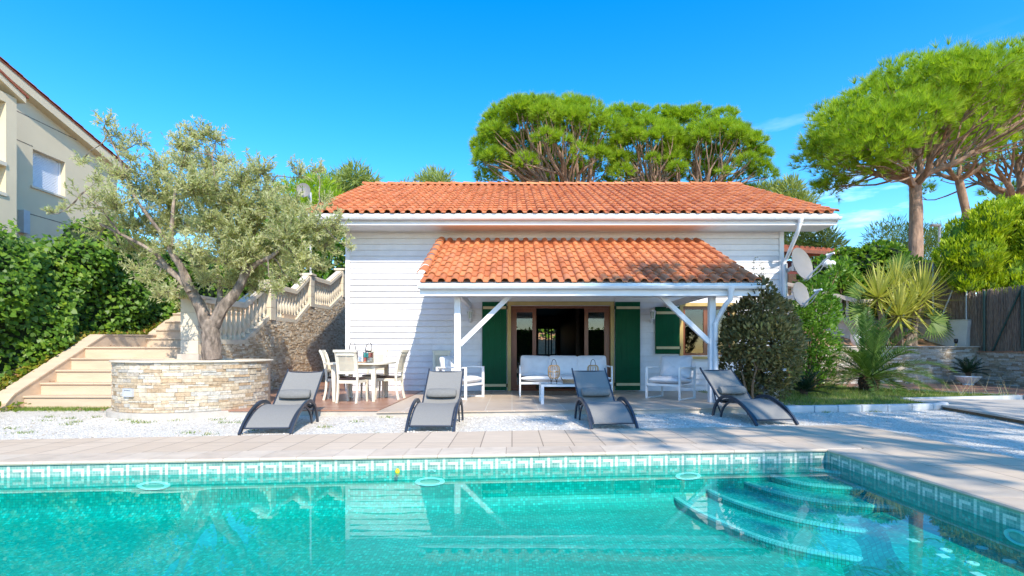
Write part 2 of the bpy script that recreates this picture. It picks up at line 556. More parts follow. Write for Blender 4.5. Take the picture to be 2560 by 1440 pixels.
M['galv'] = paint('galvanised_metal', (0.50, 0.52, 0.55), 0.4, 0.08)
M['dish'] = paint('grey_dish_enamel', (0.21, 0.20, 0.19), 0.45, 0.06, 4, dirt=0.15)
M['globe'] = paint('white_globe', (0.80, 0.82, 0.85), 0.15, 0.02)
M['rock'] = paint('pale_rock', (0.42, 0.40, 0.36), 0.9, 0.25, 9, bump=0.6, bscale=12)
M['bark_pine'] = paint('pine_bark', (0.31, 0.20, 0.14), 0.9, 0.35, 7, bump=0.8, bscale=14, stretch=(1, 1, 0.35))
M['bark_olive'] = paint('olive_bark', (0.24, 0.19, 0.15), 0.95, 0.6, 14, bump=1.0, bscale=30, stretch=(1, 1, 0.45), dirt=0.8, dirtcol=(0.07, 0.055, 0.045))
M['bark_palm'] = paint('palm_stub', (0.10, 0.06, 0.04), 0.95, 0.3, 20, bump=0.8)
M['twig'] = paint('brown_stem', (0.22, 0.14, 0.08), 0.9, 0.2, 20)
M['yellow'] = paint('yellow_plastic', (0.85, 0.62, 0.02), 0.35, 0.03)
M['poolwhite'] = paint('white_pool_fitting', (0.75, 0.78, 0.74), 0.4, 0.03)
M['lens'] = paint('frosted_lamp_lens', (0.42, 0.48, 0.40), 0.2, 0.05)
M['red_hut'] = paint('red_stained_boards', (0.13, 0.02, 0.015), 0.7, 0.2, 8)

M['l_olive'] = leafmat('olive_leaves', [(0, (0.28, 0.31, 0.13)), (0.45, (0.52, 0.54, 0.28)), (0.8, (0.68, 0.68, 0.44)), (0.95, (0.74, 0.70, 0.36)), (1, (0.72, 0.52, 0.10))], 0.5, 0.58)
M['l_pine'] = leafmat('pine_needles', [(0, (0.16, 0.26, 0.02)), (0.5, (0.36, 0.52, 0.03)), (1, (0.56, 0.66, 0.05))], 0.5, 0.52)
M['l_pinefar'] = leafmat('far_pine_needles', [(0, (0.17, 0.24, 0.05)), (0.5, (0.30, 0.37, 0.09)), (1, (0.42, 0.47, 0.13))], 0.6, 0.35)
M['l_ivy'] = leafmat('ivy_leaves', [(0, (0.055, 0.125, 0.015)), (0.5, (0.12, 0.25, 0.022)), (0.85, (0.22, 0.36, 0.03)), (1, (0.38, 0.46, 0.05))], 0.42, 0.42, 0.4)
M['l_ivylow'] = leafmat('yellow_ground_ivy', [(0, (0.06, 0.12, 0.015)), (0.6, (0.22, 0.26, 0.02)), (0.85, (0.36, 0.30, 0.04)), (1, (0.35, 0.16, 0.06))], 0.45, 0.3)
M['l_brown'] = leafmat('dark_bronze_leaves', [(0, (0.08, 0.08, 0.03)), (0.5, (0.18, 0.155, 0.055)), (0.85, (0.32, 0.26, 0.10)), (1, (0.48, 0.42, 0.11))], 0.45, 0.25)
M['l_bush'] = leafmat('glossy_green_leaves', [(0, (0.06, 0.15, 0.015)), (0.6, (0.14, 0.29, 0.03)), (1, (0.27, 0.42, 0.05))], 0.35, 0.42)
M['l_thuja'] = leafmat('bright_conifer_sprays', [(0, (0.13, 0.24, 0.008)), (0.5, (0.36, 0.47, 0.012)), (1, (0.58, 0.64, 0.02))], 0.55, 0.35)
M['l_yucca'] = leafmat('yucca_leaves', [(0, (0.24, 0.28, 0.045)), (0.5, (0.44, 0.46, 0.09)), (1, (0.62, 0.58, 0.17))], 0.4, 0.35)
M['l_palm'] = leafmat('palm_leaflets', [(0, (0.05, 0.12, 0.025)), (0.6, (0.12, 0.22, 0.045)), (1, (0.24, 0.32, 0.09))], 0.4, 0.3)
M['l_cycas'] = leafmat('cycas_leaflets', [(0, (0.008, 0.03, 0.014)), (1, (0.025, 0.07, 0.03))], 0.35, 0.15)
M['l_grass'] = leafmat('lawn_blades', [(0, (0.08, 0.17, 0.02)), (0.6, (0.18, 0.28, 0.04)), (0.9, (0.34, 0.37, 0.1)), (1, (0.50, 0.42, 0.2))], 0.6, 0.3)
M['thuja_core'] = paint('conifer_inner_green', (0.10, 0.18, 0.010), 0.95, 0.4, 9)
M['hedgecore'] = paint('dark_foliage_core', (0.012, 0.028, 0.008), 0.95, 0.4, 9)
# ------------------------------------------------------------------ terrain and ground
def terrain_z(x, y):
    z = -0.03
    zl = np.interp(y, [8.6, 9.8, 11.7, 13.6, 14.6, 19, 26, 40], [0, 0.2, 1.25, 1.4, 1.95, 2.9, 3.1, 3.2])
    t = min(1, max(0, (-9.38 - x) / 0.25))
    if t > 0:
        z = max(z, -0.03 + t * (zl + 0.5 * min(1, max(0, (-9.6 - x) / 1.2))))
    z = max(z, np.interp(y, [23.5, 27, 60, 150], [-0.03, 2.6, 4, 6]))
    if x > 8.2:
        w = min(1, (x - 8.2) / 1.2)
        z = max(z, -0.03 + w * np.interp(y, [16.75, 16.9, 17.8, 19, 22, 30], [0, 1.14, 1.35, 1.9, 2.7, 3.0]))
    return float(z)


xs = [-160, -90, -50, -35, -25, -20, -16, -14, -12, -11, -10.4, -9.9, -9.65, -9.4, -9.2, -9.0, -7, -4, 0, 4.9, 6, 7.4, 8.2, 8.8, 9.4, 10.5, 12, 13, 14, 15, 16, 18, 20, 24, 30, 40, 60, 90, 160]
ys = [-60, -30, -15, -6, 0.2, 5.75, 7, 8.6, 9.2, 9.8, 10.5, 11.2, 11.7, 12.6, 13.6, 14.1, 14.6, 15.5, 16.4, 16.75, 16.9, 17.4, 18, 19, 20, 21, 22, 23.5, 24.5, 25.5, 27, 30, 34, 40, 60, 90, 150, 400]
mb = MB()
for j in range(len(ys) - 1):
    for i in range(len(xs) - 1):
        cx, cy = (xs[i] + xs[i + 1]) / 2, (ys[j] + ys[j + 1]) / 2
        if -9 < cx < 4.9 and 0.2 < cy < 5.7: continue
        q = [(xs[i], ys[j]), (xs[i + 1], ys[j]), (xs[i + 1], ys[j + 1]), (xs[i], ys[j + 1])]
        mb.face([(a, b, terrain_z(a, b)) for a, b in q], 0, q)
tag(mb.build('terrain', M['soil']), kind='structure')

# white gravel
m, nt, nd, lk = new_mat('white_gravel')
out = nd.new('ShaderNodeOutputMaterial'); b = nd.new('ShaderNodeBsdfPrincipled'); b.inputs['Roughness'].default_value = 0.9
lk.new(b.outputs[0], out.inputs[0])
tc = nd.new('ShaderNodeTexCoord')
vo = nd.new('ShaderNodeTexVoronoi'); vo.inputs['Scale'].default_value = 55
lk.new(tc.outputs['Object'], vo.inputs['Vector'])
sx = nd.new('ShaderNodeSeparateColor'); lk.new(vo.outputs['Color'], sx.inputs[0])
r = ramp(nt, [(0, (0.30, 0.27, 0.23)), (0.10, (0.55, 0.48, 0.39)), (0.3, (0.70, 0.64, 0.55)), (1, (0.80, 0.755, 0.67))]); lk.new(sx.outputs[0], r.inputs[0])
nz = nd.new('ShaderNodeTexNoise'); nz.inputs['Scale'].default_value = 1.6; nz.inputs['Detail'].default_value = 8; nz.inputs['Roughness'].default_value = 0.75
lk.new(tc.outputs['Object'], nz.inputs['Vector'])
r2 = ramp(nt, [(0.53, (0, 0, 0)), (0.72, (0.55, 0.55, 0.55))]); lk.new(nz.outputs['Fac'], r2.inputs[0])
mx = nd.new('ShaderNodeMix'); mx.data_type = 'RGBA'; lk.new(r2.outputs[0], mx.inputs[0]); lk.new(r.outputs[0], mx.inputs[6]); mx.inputs[7].default_value = (0.42, 0.36, 0.27, 1)
lk.new(mx.outputs[2], b.inputs['Base Color'])
bp = nd.new('ShaderNodeBump'); bp.inputs['Strength'].default_value = 0.9; bp.inputs['Distance'].default_value = 0.015
lk.new(vo.outputs['Distance'], bp.inputs['Height']); lk.new(bp.outputs[0], b.inputs['Normal'])
M['gravel'] = m
mb = MB()
for poly in ([(-14, 4.8), (4.5, 6.93), (4.5, 20), (-14, 20)], [(4.5, 0), (16, 0), (16, 20), (4.5, 20)]):
    mb.face([(x, y, 0.0) for x, y in poly], 0, poly)
tag(mb.build('gravel_yard', M['gravel']), kind='structure')

# ------------------------------------------------------------------ pool deck and coping
SL = 0.0838
def lip(x): return 5.338 + SL * x
def deckfar(x): return 6.90 + 0.115 * x
XR = 3.375
M['deck'] = tiles('sandstone_planks', (0.60, 0.465, 0.335), (0.65, 0.515, 0.38), (0.30, 0.22, 0.155), 1.2, 0.347, 0.006, 0.6, 0.0, 'UV', 0.5, PI / 2, grain=(3, 14, 3), noise=0.09)
M['coping'] = pieces('sandstone_coping', [(0, (0.60, 0.48, 0.365)), (1, (0.70, 0.58, 0.45))], 0.5, 0.08, 30, 0.12, nscale=6)
mb = MB()
Yc = lip(XR)
mb.prism([(-9, lip(-9) + .40), (XR + .40, lip(XR + .4) + .40), (XR + .40, deckfar(XR + .4)), (-9, deckfar(-9))], -0.1, 0.03)
mb.prism([(XR + .40, 0.2), (4.95, 0.2), (4.95, deckfar(4.95)), (XR + .403, deckfar(XR + .4) - .0)], -0.1, 0.03)
mb.prism([(-14, -8.6), (16, -8.6), (16, 0.197), (-14, 0.197)], -0.1, 0.03)  # unseen near-side deck, added to bounce warm light onto the house
mb.prism([(-14, 0.2), (-8.12, 0.2), (-8.12, 4.5), (-14, 4.0)], -0.1, 0.03)
mb.prism([(-8.1, 0.2), (XR + .02, 0.2), (XR + .02, 0.58), (-8.1, 0.58)], -0.1, 0.029)
tag(mb.build('pool_deck', M['deck']), kind='structure')

prof = [(0.40, 0.030), (0.022, 0.030), (0.008, 0.025), (0.0, 0.012), (0.006, -0.002), (0.02, -0.008), (0.40, -0.008)]
mb = MB()
def coping(p0, d, nin, length, piece):
    """p0 start on the lip line, d along it, nin away from the water"""
    s = 0.0
    while s < length:
        e = min(s + piece, length)
        a, bb = s + 0.002, e - 0.002
        r0 = random.random()
        n = len(prof)
        v = []
        for q in (a, bb):
            for dd, z in prof:
                v.append((p0[0] + d[0] * q + nin[0] * dd, p0[1] + d[1] * q + nin[1] * dd, z))
        f = [(i, (i + 1) % n, n + (i + 1) % n, n + i) for i in range(n)] + [tuple(range(n))[::-1], tuple(range(n, 2 * n))]
        mb.mesh(v, f, 0, (r0, random.random()))
        s = e
L0 = math.hypot(1, SL)
coping((-9, lip(-9)), (1 / L0, SL / L0), (0, 1), (XR + .398 + 9) * L0, 0.345)
coping((XR, Yc - 0.004), (0, -1), (1, 0), Yc - 0.2, 0.62)
tag(mb.build('pool_coping', M['coping']), kind='structure')

# ------------------------------------------------------------------ pool basin
WZ = -0.118      # water level
FZ = -0.53       # floor
M['mosaic'] = tiles('green_mosaic', None, None, (0.01, 0.24, 0.205), 0.0254, 0.0254, 0.0016, 0.25, 0.0, 'UV', 0.2,
                    extra=[(0, (0.0, 0.31, 0.25)), (0.6, (0.001, 0.40, 0.325)), (0.86, (0.004, 0.47, 0.385)), (1, (0.02, 0.60, 0.51))], grain=(1.2, 1.2, 1.2), noise=0.12)
M['key_white'] = tiles('white_mosaic', (0.80, 0.78, 0.66), (0.72, 0.73, 0.64), (0.55, 0.6, 0.52), 0.0254, 0.0254, 0.0016, 0.25, 0.0, 'UV', 0.2, noise=0.35, grain=(1.5, 30, 1))
M['key_teal'] = tiles('teal_mosaic', (0.29, 0.48, 0.41), (0.16, 0.35, 0.30), (0.48, 0.58, 0.51), 0.0254, 0.0254, 0.0012, 0.25, 0.0, 'UV', 0.2, noise=0.35, grain=(1.5, 30, 1))
M['step_white'] = tiles('pale_step_edge', (0.34, 0.68, 0.64), (0.46, 0.76, 0.72), (0.12, 0.40, 0.37), 0.0254, 0.0254, 0.0022, 0.25, 0.0, 'UV', 0.2)
M['riser'] = tiles('shaded_riser_mosaic', None, None, (0.01, 0.16, 0.14), 0.0254, 0.0254, 0.0018, 0.25, 0.0, 'UV', 0.2, extra=[(0, (0.0, 0.35, 0.30)), (0.7, (0.002, 0.44, 0.38)), (1, (0.03, 0.55, 0.48))], grain=(1.2, 1.2, 1.2), noise=0.15)  # same tile as the treads, darkened to put riser shade into the colour
M['tread'] = tiles('lit_tread_mosaic', None, None, (0.01, 0.28, 0.27), 0.0254, 0.0254, 0.0018, 0.25, 0.0, 'UV', 0.2, extra=[(0, (0.004, 0.36, 0.33)), (0.6, (0.01, 0.45, 0.42)), (1, (0.10, 0.60, 0.56))], grain=(1.2, 1.2, 1.2), noise=0.15)  # bluish step tile, lightened to put the light on the treads into colour
KEY = ['W......', 'W......', 'W.WWWW.', 'W.W....', 'W.W....']
TS = 0.0254
WO = 0.026       # wall face sits back from the lip
mb = MB()
def wall_band(fn, length, flip=False):
    ncol = int(length / TS)
    for c in range(ncol):
        for rr, row in enumerate(KEY):
            ch = row[c % 7]
            z1 = 0.004 - rr * TS; z0 = z1 - TS
            a, bb = fn(c * TS), fn((c + 1) * TS)
            q = [(a[0], a[1], z0), (bb[0], bb[1], z0), (bb[0], bb[1], z1), (a[0], a[1], z1)]
            uv = [(c * TS, -(rr + 1) * TS), ((c + 1) * TS, -(rr + 1) * TS), ((c + 1) * TS, -rr * TS), (c * TS, -rr * TS)]
            mb.face(q, 1 if ch == 'W' else 2, uv)
LW = (XR + WO + 8) * L0
fw = lambda s: (XR + WO - s / L0, lip(XR + WO - s / L0) + WO)
rw = lambda s: (XR + WO, Yc + WO - s)
wall_band(fw, LW)
wall_band(rw, Yc + WO - 0.6)
ZB = 0.004 - 5 * TS
R = 0.16
def lower(fn, length, inward, n):
    arc = [(0, ZB), (0, FZ + R)] + [(R * (1 - math.cos(a)), FZ + R * (1 - math.sin(a))) for a in np.linspace(0, PI / 2, 7)[1:]]
    ss = [length * i / n for i in range(n + 1)]
    for i in range(n):
        a, bb = fn(ss[i]), fn(ss[i + 1])
        t = 0
        for k in range(len(arc) - 1):
            (d0, z0), (d1, z1) = arc[k], arc[k + 1]
            st = math.hypot(d1 - d0, z1 - z0)
            mb.face([(a[0] + inward[0] * d0, a[1] + inward[1] * d0, z0), (bb[0] + inward[0] * d0, bb[1] + inward[1] * d0, z0),
                     (bb[0] + inward[0] * d1, bb[1] + inward[1] * d1, z1), (a[0] + inward[0] * d1, a[1] + inward[1] * d1, z1)], 0,
                    [(ss[i], -t), (ss[i + 1], -t), (ss[i + 1], -t - st), (ss[i], -t - st)])
            t += st
lower(fw, LW, (0, -1), 6)
lower(rw, Yc + WO - 0.6, (-1, 0), 4)
fl = [(-8, 0.6), (XR + WO - R, 0.6), (XR + WO - R, lip(XR + WO - R) + WO - R), (-8, lip(-8) + WO - R)]
mb.face([(x, y, FZ) for x, y in fl], 0, fl)
mb.face([(-8, 0.6, FZ), (-8, 0.6, 0), (XR + WO, 0.6, 0), (XR + WO, 0.6, FZ)], 0, [(0, 0), (0, .5), (11, .5), (11, 0)])
mb.face([(-8, 0.6, FZ), (-8, 5, FZ), (-8, 5, 0), (-8, 0.6, 0)], 0, [(0, 0), (4.4, 0), (4.4, .5), (0, .5)])
tag(mb.build('pool_basin', [M['mosaic'], M['key_white'], M['key_teal']]), kind='structure')

# curved entry steps in the far corner
steps = [
    (-0.45, [(1600, 1196), (1654, 1222), (1712, 1261), (1787, 1299), (1900, 1344), (2012, 1374), (2125, 1394), (2234, 1409), (2420, 1416), (2700, 1418)]),
    (-0.38, [(1725, 1196), (1769, 1224), (1810, 1244), (1881, 1269), (1975, 1295), (2087, 1316), (2170, 1327), (2330, 1340), (2560, 1346)]),
    (-0.31, [(1750, 1168), (1806, 1184), (1862, 1205), (1937, 1229), (2012, 1246), (2125, 1259), (2275, 1269), (2460, 1275)]),
    (-0.24, [(1835, 1150), (1881, 1169), (1930, 1188), (1994, 1205), (2087, 1216), (2237, 1223), (2380, 1226)]),
    (-0.175, [(1950, 1152), (2020, 1169), (2087, 1179), (2170, 1184), (2270, 1188)]),
]
def smooth(pts, n=6):
    out = []
    for i in range(len(pts) - 1):
        p0 = pts[max(i - 1, 0)]; p1 = pts[i]; p2 = pts[i + 1]; p3 = pts[min(i + 2, len(pts) - 1)]
        for k in range(n):
            t = k / n
            out.append(tuple(0.5 * (2 * p1[c] + (p2[c] - p0[c]) * t + (2 * p0[c] - 5 * p1[c] + 4 * p2[c] - p3[c]) * t * t + (3 * p1[c] - p0[c] - 3 * p2[c] + p3[c]) * t ** 3) for c in range(len(p1))))
    return out + [tuple(pts[-1])]
for k, (z, px) in enumerate(steps):
    w = smooth([G(a, bb, z)[:2] for a, bb in px])
    w = [(min(x, XR + WO + 0.2), min(y, lip(x) + WO + 0.2)) for x, y in w]
    mb = MB()
    poly = w + [(XR + WO + .2, w[-1][1]), (XR + WO + .2, lip(XR) + .25), (w[0][0], lip(w[0][0]) + .25)]
    mb.prism(poly, FZ - 0.02, z, 0, 2)
    # pale edge strip: on the tread and down the riser
    s = 0
    for i in range(len(w) - 1):
        a, c = Vector((*w[i], 0)), Vector((*w[i + 1], 0))
        d = (c - a); Ls = d.length
        if Ls < 1e-5: continue
        n2 = Vector((-d.y, d.x, 0)) / Ls          # inward (towards the corner)
        if n2.dot(Vector((XR, Yc, 0)) - a) < 0: n2 = -n2
        e = 0.003
        def V(p, nn, zz): return (p.x + n2.x * nn, p.y + n2.y * nn, zz)
        mb.face([V(a, -e, z + e), V(c, -e, z + e), V(c, .05, z + e), V(a, .05, z + e)], 1, [(s, 0), (s + Ls, 0), (s + Ls, .05), (s, .05)])
        mb.face([V(a, -e, z - .022), V(c, -e, z - .022), V(c, -e, z + e), V(a, -e, z + e)], 1, [(s, .05), (s + Ls, .05), (s + Ls, .0754), (s, .0754)])
        s += Ls
    tag(mb.build('pool_step', [M['riser'], M['step_white'], M['tread']]), kind='structure')

# raised bench with jets
bz = -0.335
bw_ = [(XR + .2, 4.62), (3.22, 4.60), (3.07, 4.52), (2.98, 4.36), (2.93, 4.15), (2.84, 3.95), (2.70, 3.72), (2.58, 3.45), (2.50, 3.1), (2.46, 2.6), (2.46, 0.6)]
bw_ = smooth(bw_, 4)
mb = MB()
mb.prism(bw_ + [(XR + .2, 0.6)], FZ - 0.02, bz)
bc_ = Vector((3.3, 2.4))
s = 0
for i in range(len(bw_) - 1):      # sloping tiled flank of the bench
    a, c = Vector(bw_[i]), Vector(bw_[i + 1]); L_ = (c - a).length
    if L_ < 1e-5: continue
    d_ = (c - a) / L_; n_o = Vector((d_.y, -d_.x)); n_o = n_o if (a + n_o - bc_).length > (a - bc_).length else -n_o
    def off(p, i2):
        q0, q1 = Vector(bw_[max(i2 - 1, 0)]), Vector(bw_[min(i2 + 1, len(bw_) - 1)]); t_ = (q1 - q0).normalized(); m_ = Vector((t_.y, -t_.x)); m_ = m_ if m_.dot(n_o) > 0 else -m_
        return p + m_ * .30
    a2, c2_ = off(a, i), off(c, i + 1)
    mb.face([(a2.x, a2.y, FZ), (c2_.x, c2_.y, FZ), (c.x, c.y, bz + .002), (a.x, a.y, bz + .002)], 0, [(s, 0), (s + L_, 0), (s + L_, .25), (s, .25)])
    s += L_
tag(mb.build('pool_bench', [M['mosaic']]), kind='structure')
for k, (px, py) in enumerate([(2365, 1376), (2455, 1370), (2432, 1409), (2524, 1404)]):
    x, y, z = G(px, py, bz)
    mb = MB()
    mb.lathe([(0.036, 0), (0.036, .006), (0.026, .009), (0.014, .009), (0.012, .003)], 16, (x, y, z))
    tag(mb.build('air_jet', M['poolwhite'], smooth=False), 'round white air jet set in the shallow bench under water', 'jet', 'air jets on the pool bench')
for k, (px, py) in enumerate([(2214, 1316), (2282, 1351), (2356, 1390), (2444, 1436)]):
    x, y, z = G(px, py, bz)
    mb = MB(); mb.box(x - .03, x + .03, y - .03, y + .03, z, z + .004)
    tag(mb.build('marker_tile', M['poolwhite']), 'square white marker tile along the edge of the underwater bench', 'tile', 'marker tiles on the pool bench')

def wallpt(px, py):
    t = (px - CX) / F
    Y = (5.338 + WO) / (1 - SL * t)
    return t * Y, Y, HC - (py - HY) * Y / F
def ring(px, py, rx, rz, label, onright=False, grp=None):
    if onright:
        Y = (XR + WO) * F / (px - CX); x, y, z = XR + WO, Y, HC - (py - HY) * Y / F
        ux = Vector((0, 1, 0)); n = Vector((-1, 0, 0))
    else:
        x, y, z = wallpt(px, py); ux = Vector((1, SL, 0)); n = Vector((0, -1, 0))
    c = Vector((x, y, z))
    root = empty('pool_lamp', c, 0, label, 'pool lamp', grp)
    n_ = 28
    prof_ = [(1.0, 0), (1.0, .012), (0.9, .018), (0.68, .016), (0.66, .006)]
    vs, fs = [], []
    for rr, dd in prof_:
        for k in range(n_):
            a = 2 * PI * k / n_
            vs.append(c + ux * rx * rr * math.cos(a) + Vector((0, 0, rz * rr * math.sin(a))) + n * dd)
    for i in range(len(prof_) - 1):
        for k in range(n_):
            a_, b_ = i * n_ + k, i * n_ + (k + 1) % n_
            fs.append((a_, b_, b_ + n_, a_ + n_))
    m1 = MB(); m1.mesh(vs, fs); m1.build('rim', M['poolwhite'], root)
    m1 = MB(); m1.face([c + ux * rx * .67 * math.cos(2 * PI * k / n_) + Vector((0, 0, rz * .67 * math.sin(2 * PI * k / n_))) + n * .007 for k in range(n_)]); m1.build('lens', M['lens'], root)
ring(385, 1214, .155, .040, 'oval underwater lamp on the pool wall below the stone planter')
ring(1075, 1204, .150, .044, 'oval underwater lamp in the middle of the far pool wall')
ring(1720, 1190, .140, .040, 'oval underwater lamp on the pool wall just before the curved steps')
ring(2548, 1344, .10, .05, 'small oval lamp on the side wall of the pool', True)
x, y, z = wallpt(1080, 1177)
mb = MB()
n_ = 18
for k in range(n_):
    a0, a1 = 2 * PI * k / n_, 2 * PI * (k + 1) / n_
    mb.face([(x + .042 * math.cos(a0), y - .008, z + .014 * math.sin(a0)), (x + .042 * math.cos(a1), y - .008, z + .014 * math.sin(a1)), (x + .022 * math.cos(a1), y - .012, z + .007 * math.sin(a1)), (x + .022 * math.cos(a0), y - .012, z + .007 * math.sin(a0))])
tag(mb.build('return_inlet', M['poolwhite']), 'small white water inlet ring above the middle pool lamp', 'inlet')

# water sheet
M['water'] = glassy('pool_water', (0.45, 0.965, 0.95), 1.33, 0.0, bump=0.045, bscale=1.5, stretch=(1.0, 2.2, 1))
mb = MB()
wp = [(-8.1, 0.55), (XR + WO, 0.55), (XR + WO, Yc + WO), (-8.1, lip(-8.1) + WO)]
mb.face([(x, y, WZ) for x, y in wp])
tag(mb.build('pool_water', M['water']), kind='structure')
# yellow float
x, y, z = wallpt(999, 1168)
fl_ = empty('pool_float', (x, y - 0.10, WZ), 0, 'small yellow float bobbing against the pool wall', 'float')
mb = MB(); mb.lathe([(0.002, -.022), (.02, -.016), (.024, 0), (.021, .014), (.012, .022), (0.004, .024)], 14, (x, y - .10, WZ + .008)); mb.build('ball', M['yellow'], fl_, smooth=True)
mb = MB(); mb.lathe([(.012, .024), (.012, .03), (.004, .032)], 10, (x, y - .10, WZ + .008)); mb.build('cap', M['yellow'], fl_)

# ------------------------------------------------------------------ terraces
TZ = 0.09
def tfront(x): return 8.745 + 0.108 * x
M['ttile'] = tiles('beige_terrace_tiles', (0.50, 0.40, 0.31), (0.56, 0.455, 0.36), (0.66, 0.60, 0.52), 0.9, 0.45, 0.006, 0.45, 0.5, 'UV', 0.3, PI / 2, grain=(4, 14, 4), noise=0.10)
M['btile'] = tiles('brown_plank_tiles', (0.34, 0.17, 0.11), (0.42, 0.24, 0.165), (0.25, 0.15, 0.10), 1.0, 0.2, 0.004, 0.38, 0.5, 'UV', 0.2, 0, grain=(3, 20, 3), noise=0.2)
mb = MB()
mb.prism([(-2.2, tfront(-2.2) + .02), (5.2, tfront(5.2) + .02), (5.2, 13.3), (-2.2, 13.3)], -0.05, TZ - .02, 1, 1)
mb.prism([(-2.2, tfront(-2.2) - .01), (5.23, tfront(5.2) - .01), (5.23, 13.3), (-2.2, 13.3)], TZ - .019, TZ, 0)
tag(mb.build('terrace', [M['ttile'], M['concrete']]), kind='structure')
mb = MB()
mb.prism([(-6.08, 8.66), (-2.204, 8.76), (-2.204, 12.999), (-4.0, 12.999), (-4.0, 20), (-6.08, 20)], -0.05, TZ - .012, 1, 1)
mb.prism([(-6.08, 8.64), (-2.206, 8.74), (-2.206, 12.98), (-4.12, 12.98), (-4.12, 20), (-6.08, 20)], TZ - .011, TZ + .012, 0)
tag(mb.build('dining_terrace', [M['btile'], M['concrete']]), kind='structure')

# ------------------------------------------------------------------ right garden ground
M['lawn_soil'] = paint('lawn_ground', (0.12, 0.14, 0.035), 0.95, 0.4, 3, bump=0.5, bscale=30, dirt=0.7, dirtcol=(0.26, 0.18, 0.10))
mb = MB()
mb.prism([(4.45, 9.27), (6.2, 9.47), (8.0, 9.85), (8.1, 11.0), (9.3, 14.55), (9.55, 16.3), (6.8, 16.3), (5.24, 13.2)], -0.02, 0.075)
mb.prism([(8.12, 11.03), (11.25, 11.62), (9.45, 14.5)], -0.02, 0.07)
tag(mb.build('garden_bed', M['lawn_soil']), kind='structure')
M['path'] = tiles('grey_beige_path', (0.50, 0.44, 0.38), (0.56, 0.50, 0.43), (0.3, 0.25, 0.2), 1.2, 0.35, 0.006, 0.6, 0.5, 'UV', 0.4, 0, grain=(3, 14, 3), noise=0.1)
M['terracotta'] = tiles('terracotta_paving', (0.36, 0.17, 0.10), (0.42, 0.22, 0.14), (0.3, 0.2, 0.15), 0.3, 0.3, 0.006, 0.6, 0.0, 'UV', 0.3)
mb = MB()
mb.prism([(7.86, 9.42), (8.1, 10.95), (16, 10.2), (16, 4.2), (7.2, 6.9), (7.5, 7.75)], 0.055, 0.085, 0)
mb.prism([(7.9, 9.42), (8.14, 10.93), (16, 10.18), (16, 4.25), (7.24, 6.92), (7.54, 7.75)], -0.02, 0.054, 1, 1)
tag(mb.build('garden_path', [M['path'], M['twig']]), kind='structure')
mb = MB()
mb.prism([(9.62, 14.6), (11.4, 11.72), (18, 11.0), (18, 16.8), (9.62, 16.4)], -0.02, 0.06)
tag(mb.build('terracotta_walk', M['terracotta']), kind='structure')
# kerb blocks round the lawn
kp = smooth([(4.4, 9.17), (5.3, 9.27), (6.2, 9.37), (7.2, 9.52), (8.05, 9.78), (8.2, 10.1)], 2)
for i in range(len(kp) - 1):
    a, c = Vector((*kp[i], 0.055)), Vector((*kp[i + 1], 0.055))
    d = (c - a).normalized() * 0.004
    mb = MB(); mb.bar(a + d, c - d, 0.13, 0.13)
    tag(mb.build('kerb_block', M['kerbstone'], bevel=0.025), 'pale concrete kerb block edging the lawn beside the gravel', 'kerb', 'kerb blocks along the lawn')
mb = MB()
kk = [(8.12, 11.0), (11.3, 11.66), (18, 10.93)]
mb.bar((8.15, 10.99, .05), (11.3, 11.66, .05), .06, .1); mb.bar((9.5, 14.58, .05), (11.3, 11.72, .05), .08, .1); mb.bar((11.34, 11.64, .05), (18, 10.9, .05), .08, .1)
tag(mb.build('path_kerb', M['kerbstone']), kind='structure')
# ------------------------------------------------------------------ the white boarded house
HY0 = 13.0
HX0, HX1 = -4.10, 6.70
def pw(px, py): return ((px - CX) / 101.0, HC + (HY - py) / 101.0)
house = empty('house', ((HX0 + HX1) / 2, HY0, 0), 0, 'white boarded single storey house with a long orange tiled gable roof', 'house')
DOOR = (-0.05, 2.46, 0.09, 2.20)
WIN = (4.22, 5.44, 0.97, 2.19)
OPEN = [DOOR, WIN]
BACKWIN = (1.05, 1.85, 0.9, 2.05)

def split_rects(x0, x1, z0, z1, openings):
    xs_ = sorted({x0, x1, *[o[0] for o in openings], *[o[1] for o in openings]})
    res = []
    for a, c in zip(xs_[:-1], xs_[1:]):
        zz = [(z0, z1)]
        for o in openings:
            if o[0] <= a + 1e-6 and o[1] >= c - 1e-6:
                nz_ = []
                for p, q in zz:
                    if o[2] > p: nz_.append((p, min(q, o[2])))
                    if o[3] < q: nz_.append((max(p, o[3]), q))
                zz = [t for t in nz_ if t[1] - t[0] > 1e-4]
        res += [(a, c, p, q) for p, q in zz]
    return res

def siding(mb, x0, x1, z0, z1, y, openings, pitch=0.145, sgn=-1):
    """lapped horizontal boards facing -y"""
    z = z0
    while z < z1 - 1e-3:
        e = min(z + pitch, z1)
        spans = [(x0, x1)]
        for o in openings:
            if o[2] < e - 0.02 and o[3] > z + 0.02:
                ns = []
                for a, c in spans:
                    if o[0] > a: ns.append((a, min(c, o[0])))
                    if o[1] < c: ns.append((max(a, o[1]), c))
                spans = [t for t in ns if t[1] - t[0] > 0.01]
        for a, c in spans:
            # board joints
            cuts = [a]
            p = a + random.uniform(1.2, 3.5)
            while p < c - 0.6:
                cuts.append(p); p += random.uniform(2.4, 4)
            cuts.append(c)
            for g, h in zip(cuts[:-1], cuts[1:]):
                o1 = 0.029 + random.uniform(0, 0.003)
                o2 = 0.006
                lo = z + 0.005
                rv = random.random(); uvr = [(rv, .5)] * 4
                mb.face([(g + .002, y - o1, lo), (h - .002, y - o1, lo), (h - .002, y - o2, e), (g + .002, y - o2, e)], 0, uvr)
                mb.face([(g + .002, y, lo), (h - .002, y, lo), (h - .002, y - o1, lo), (g + .002, y - o1, lo)], 0, uvr)
        z = e
mb = MB()
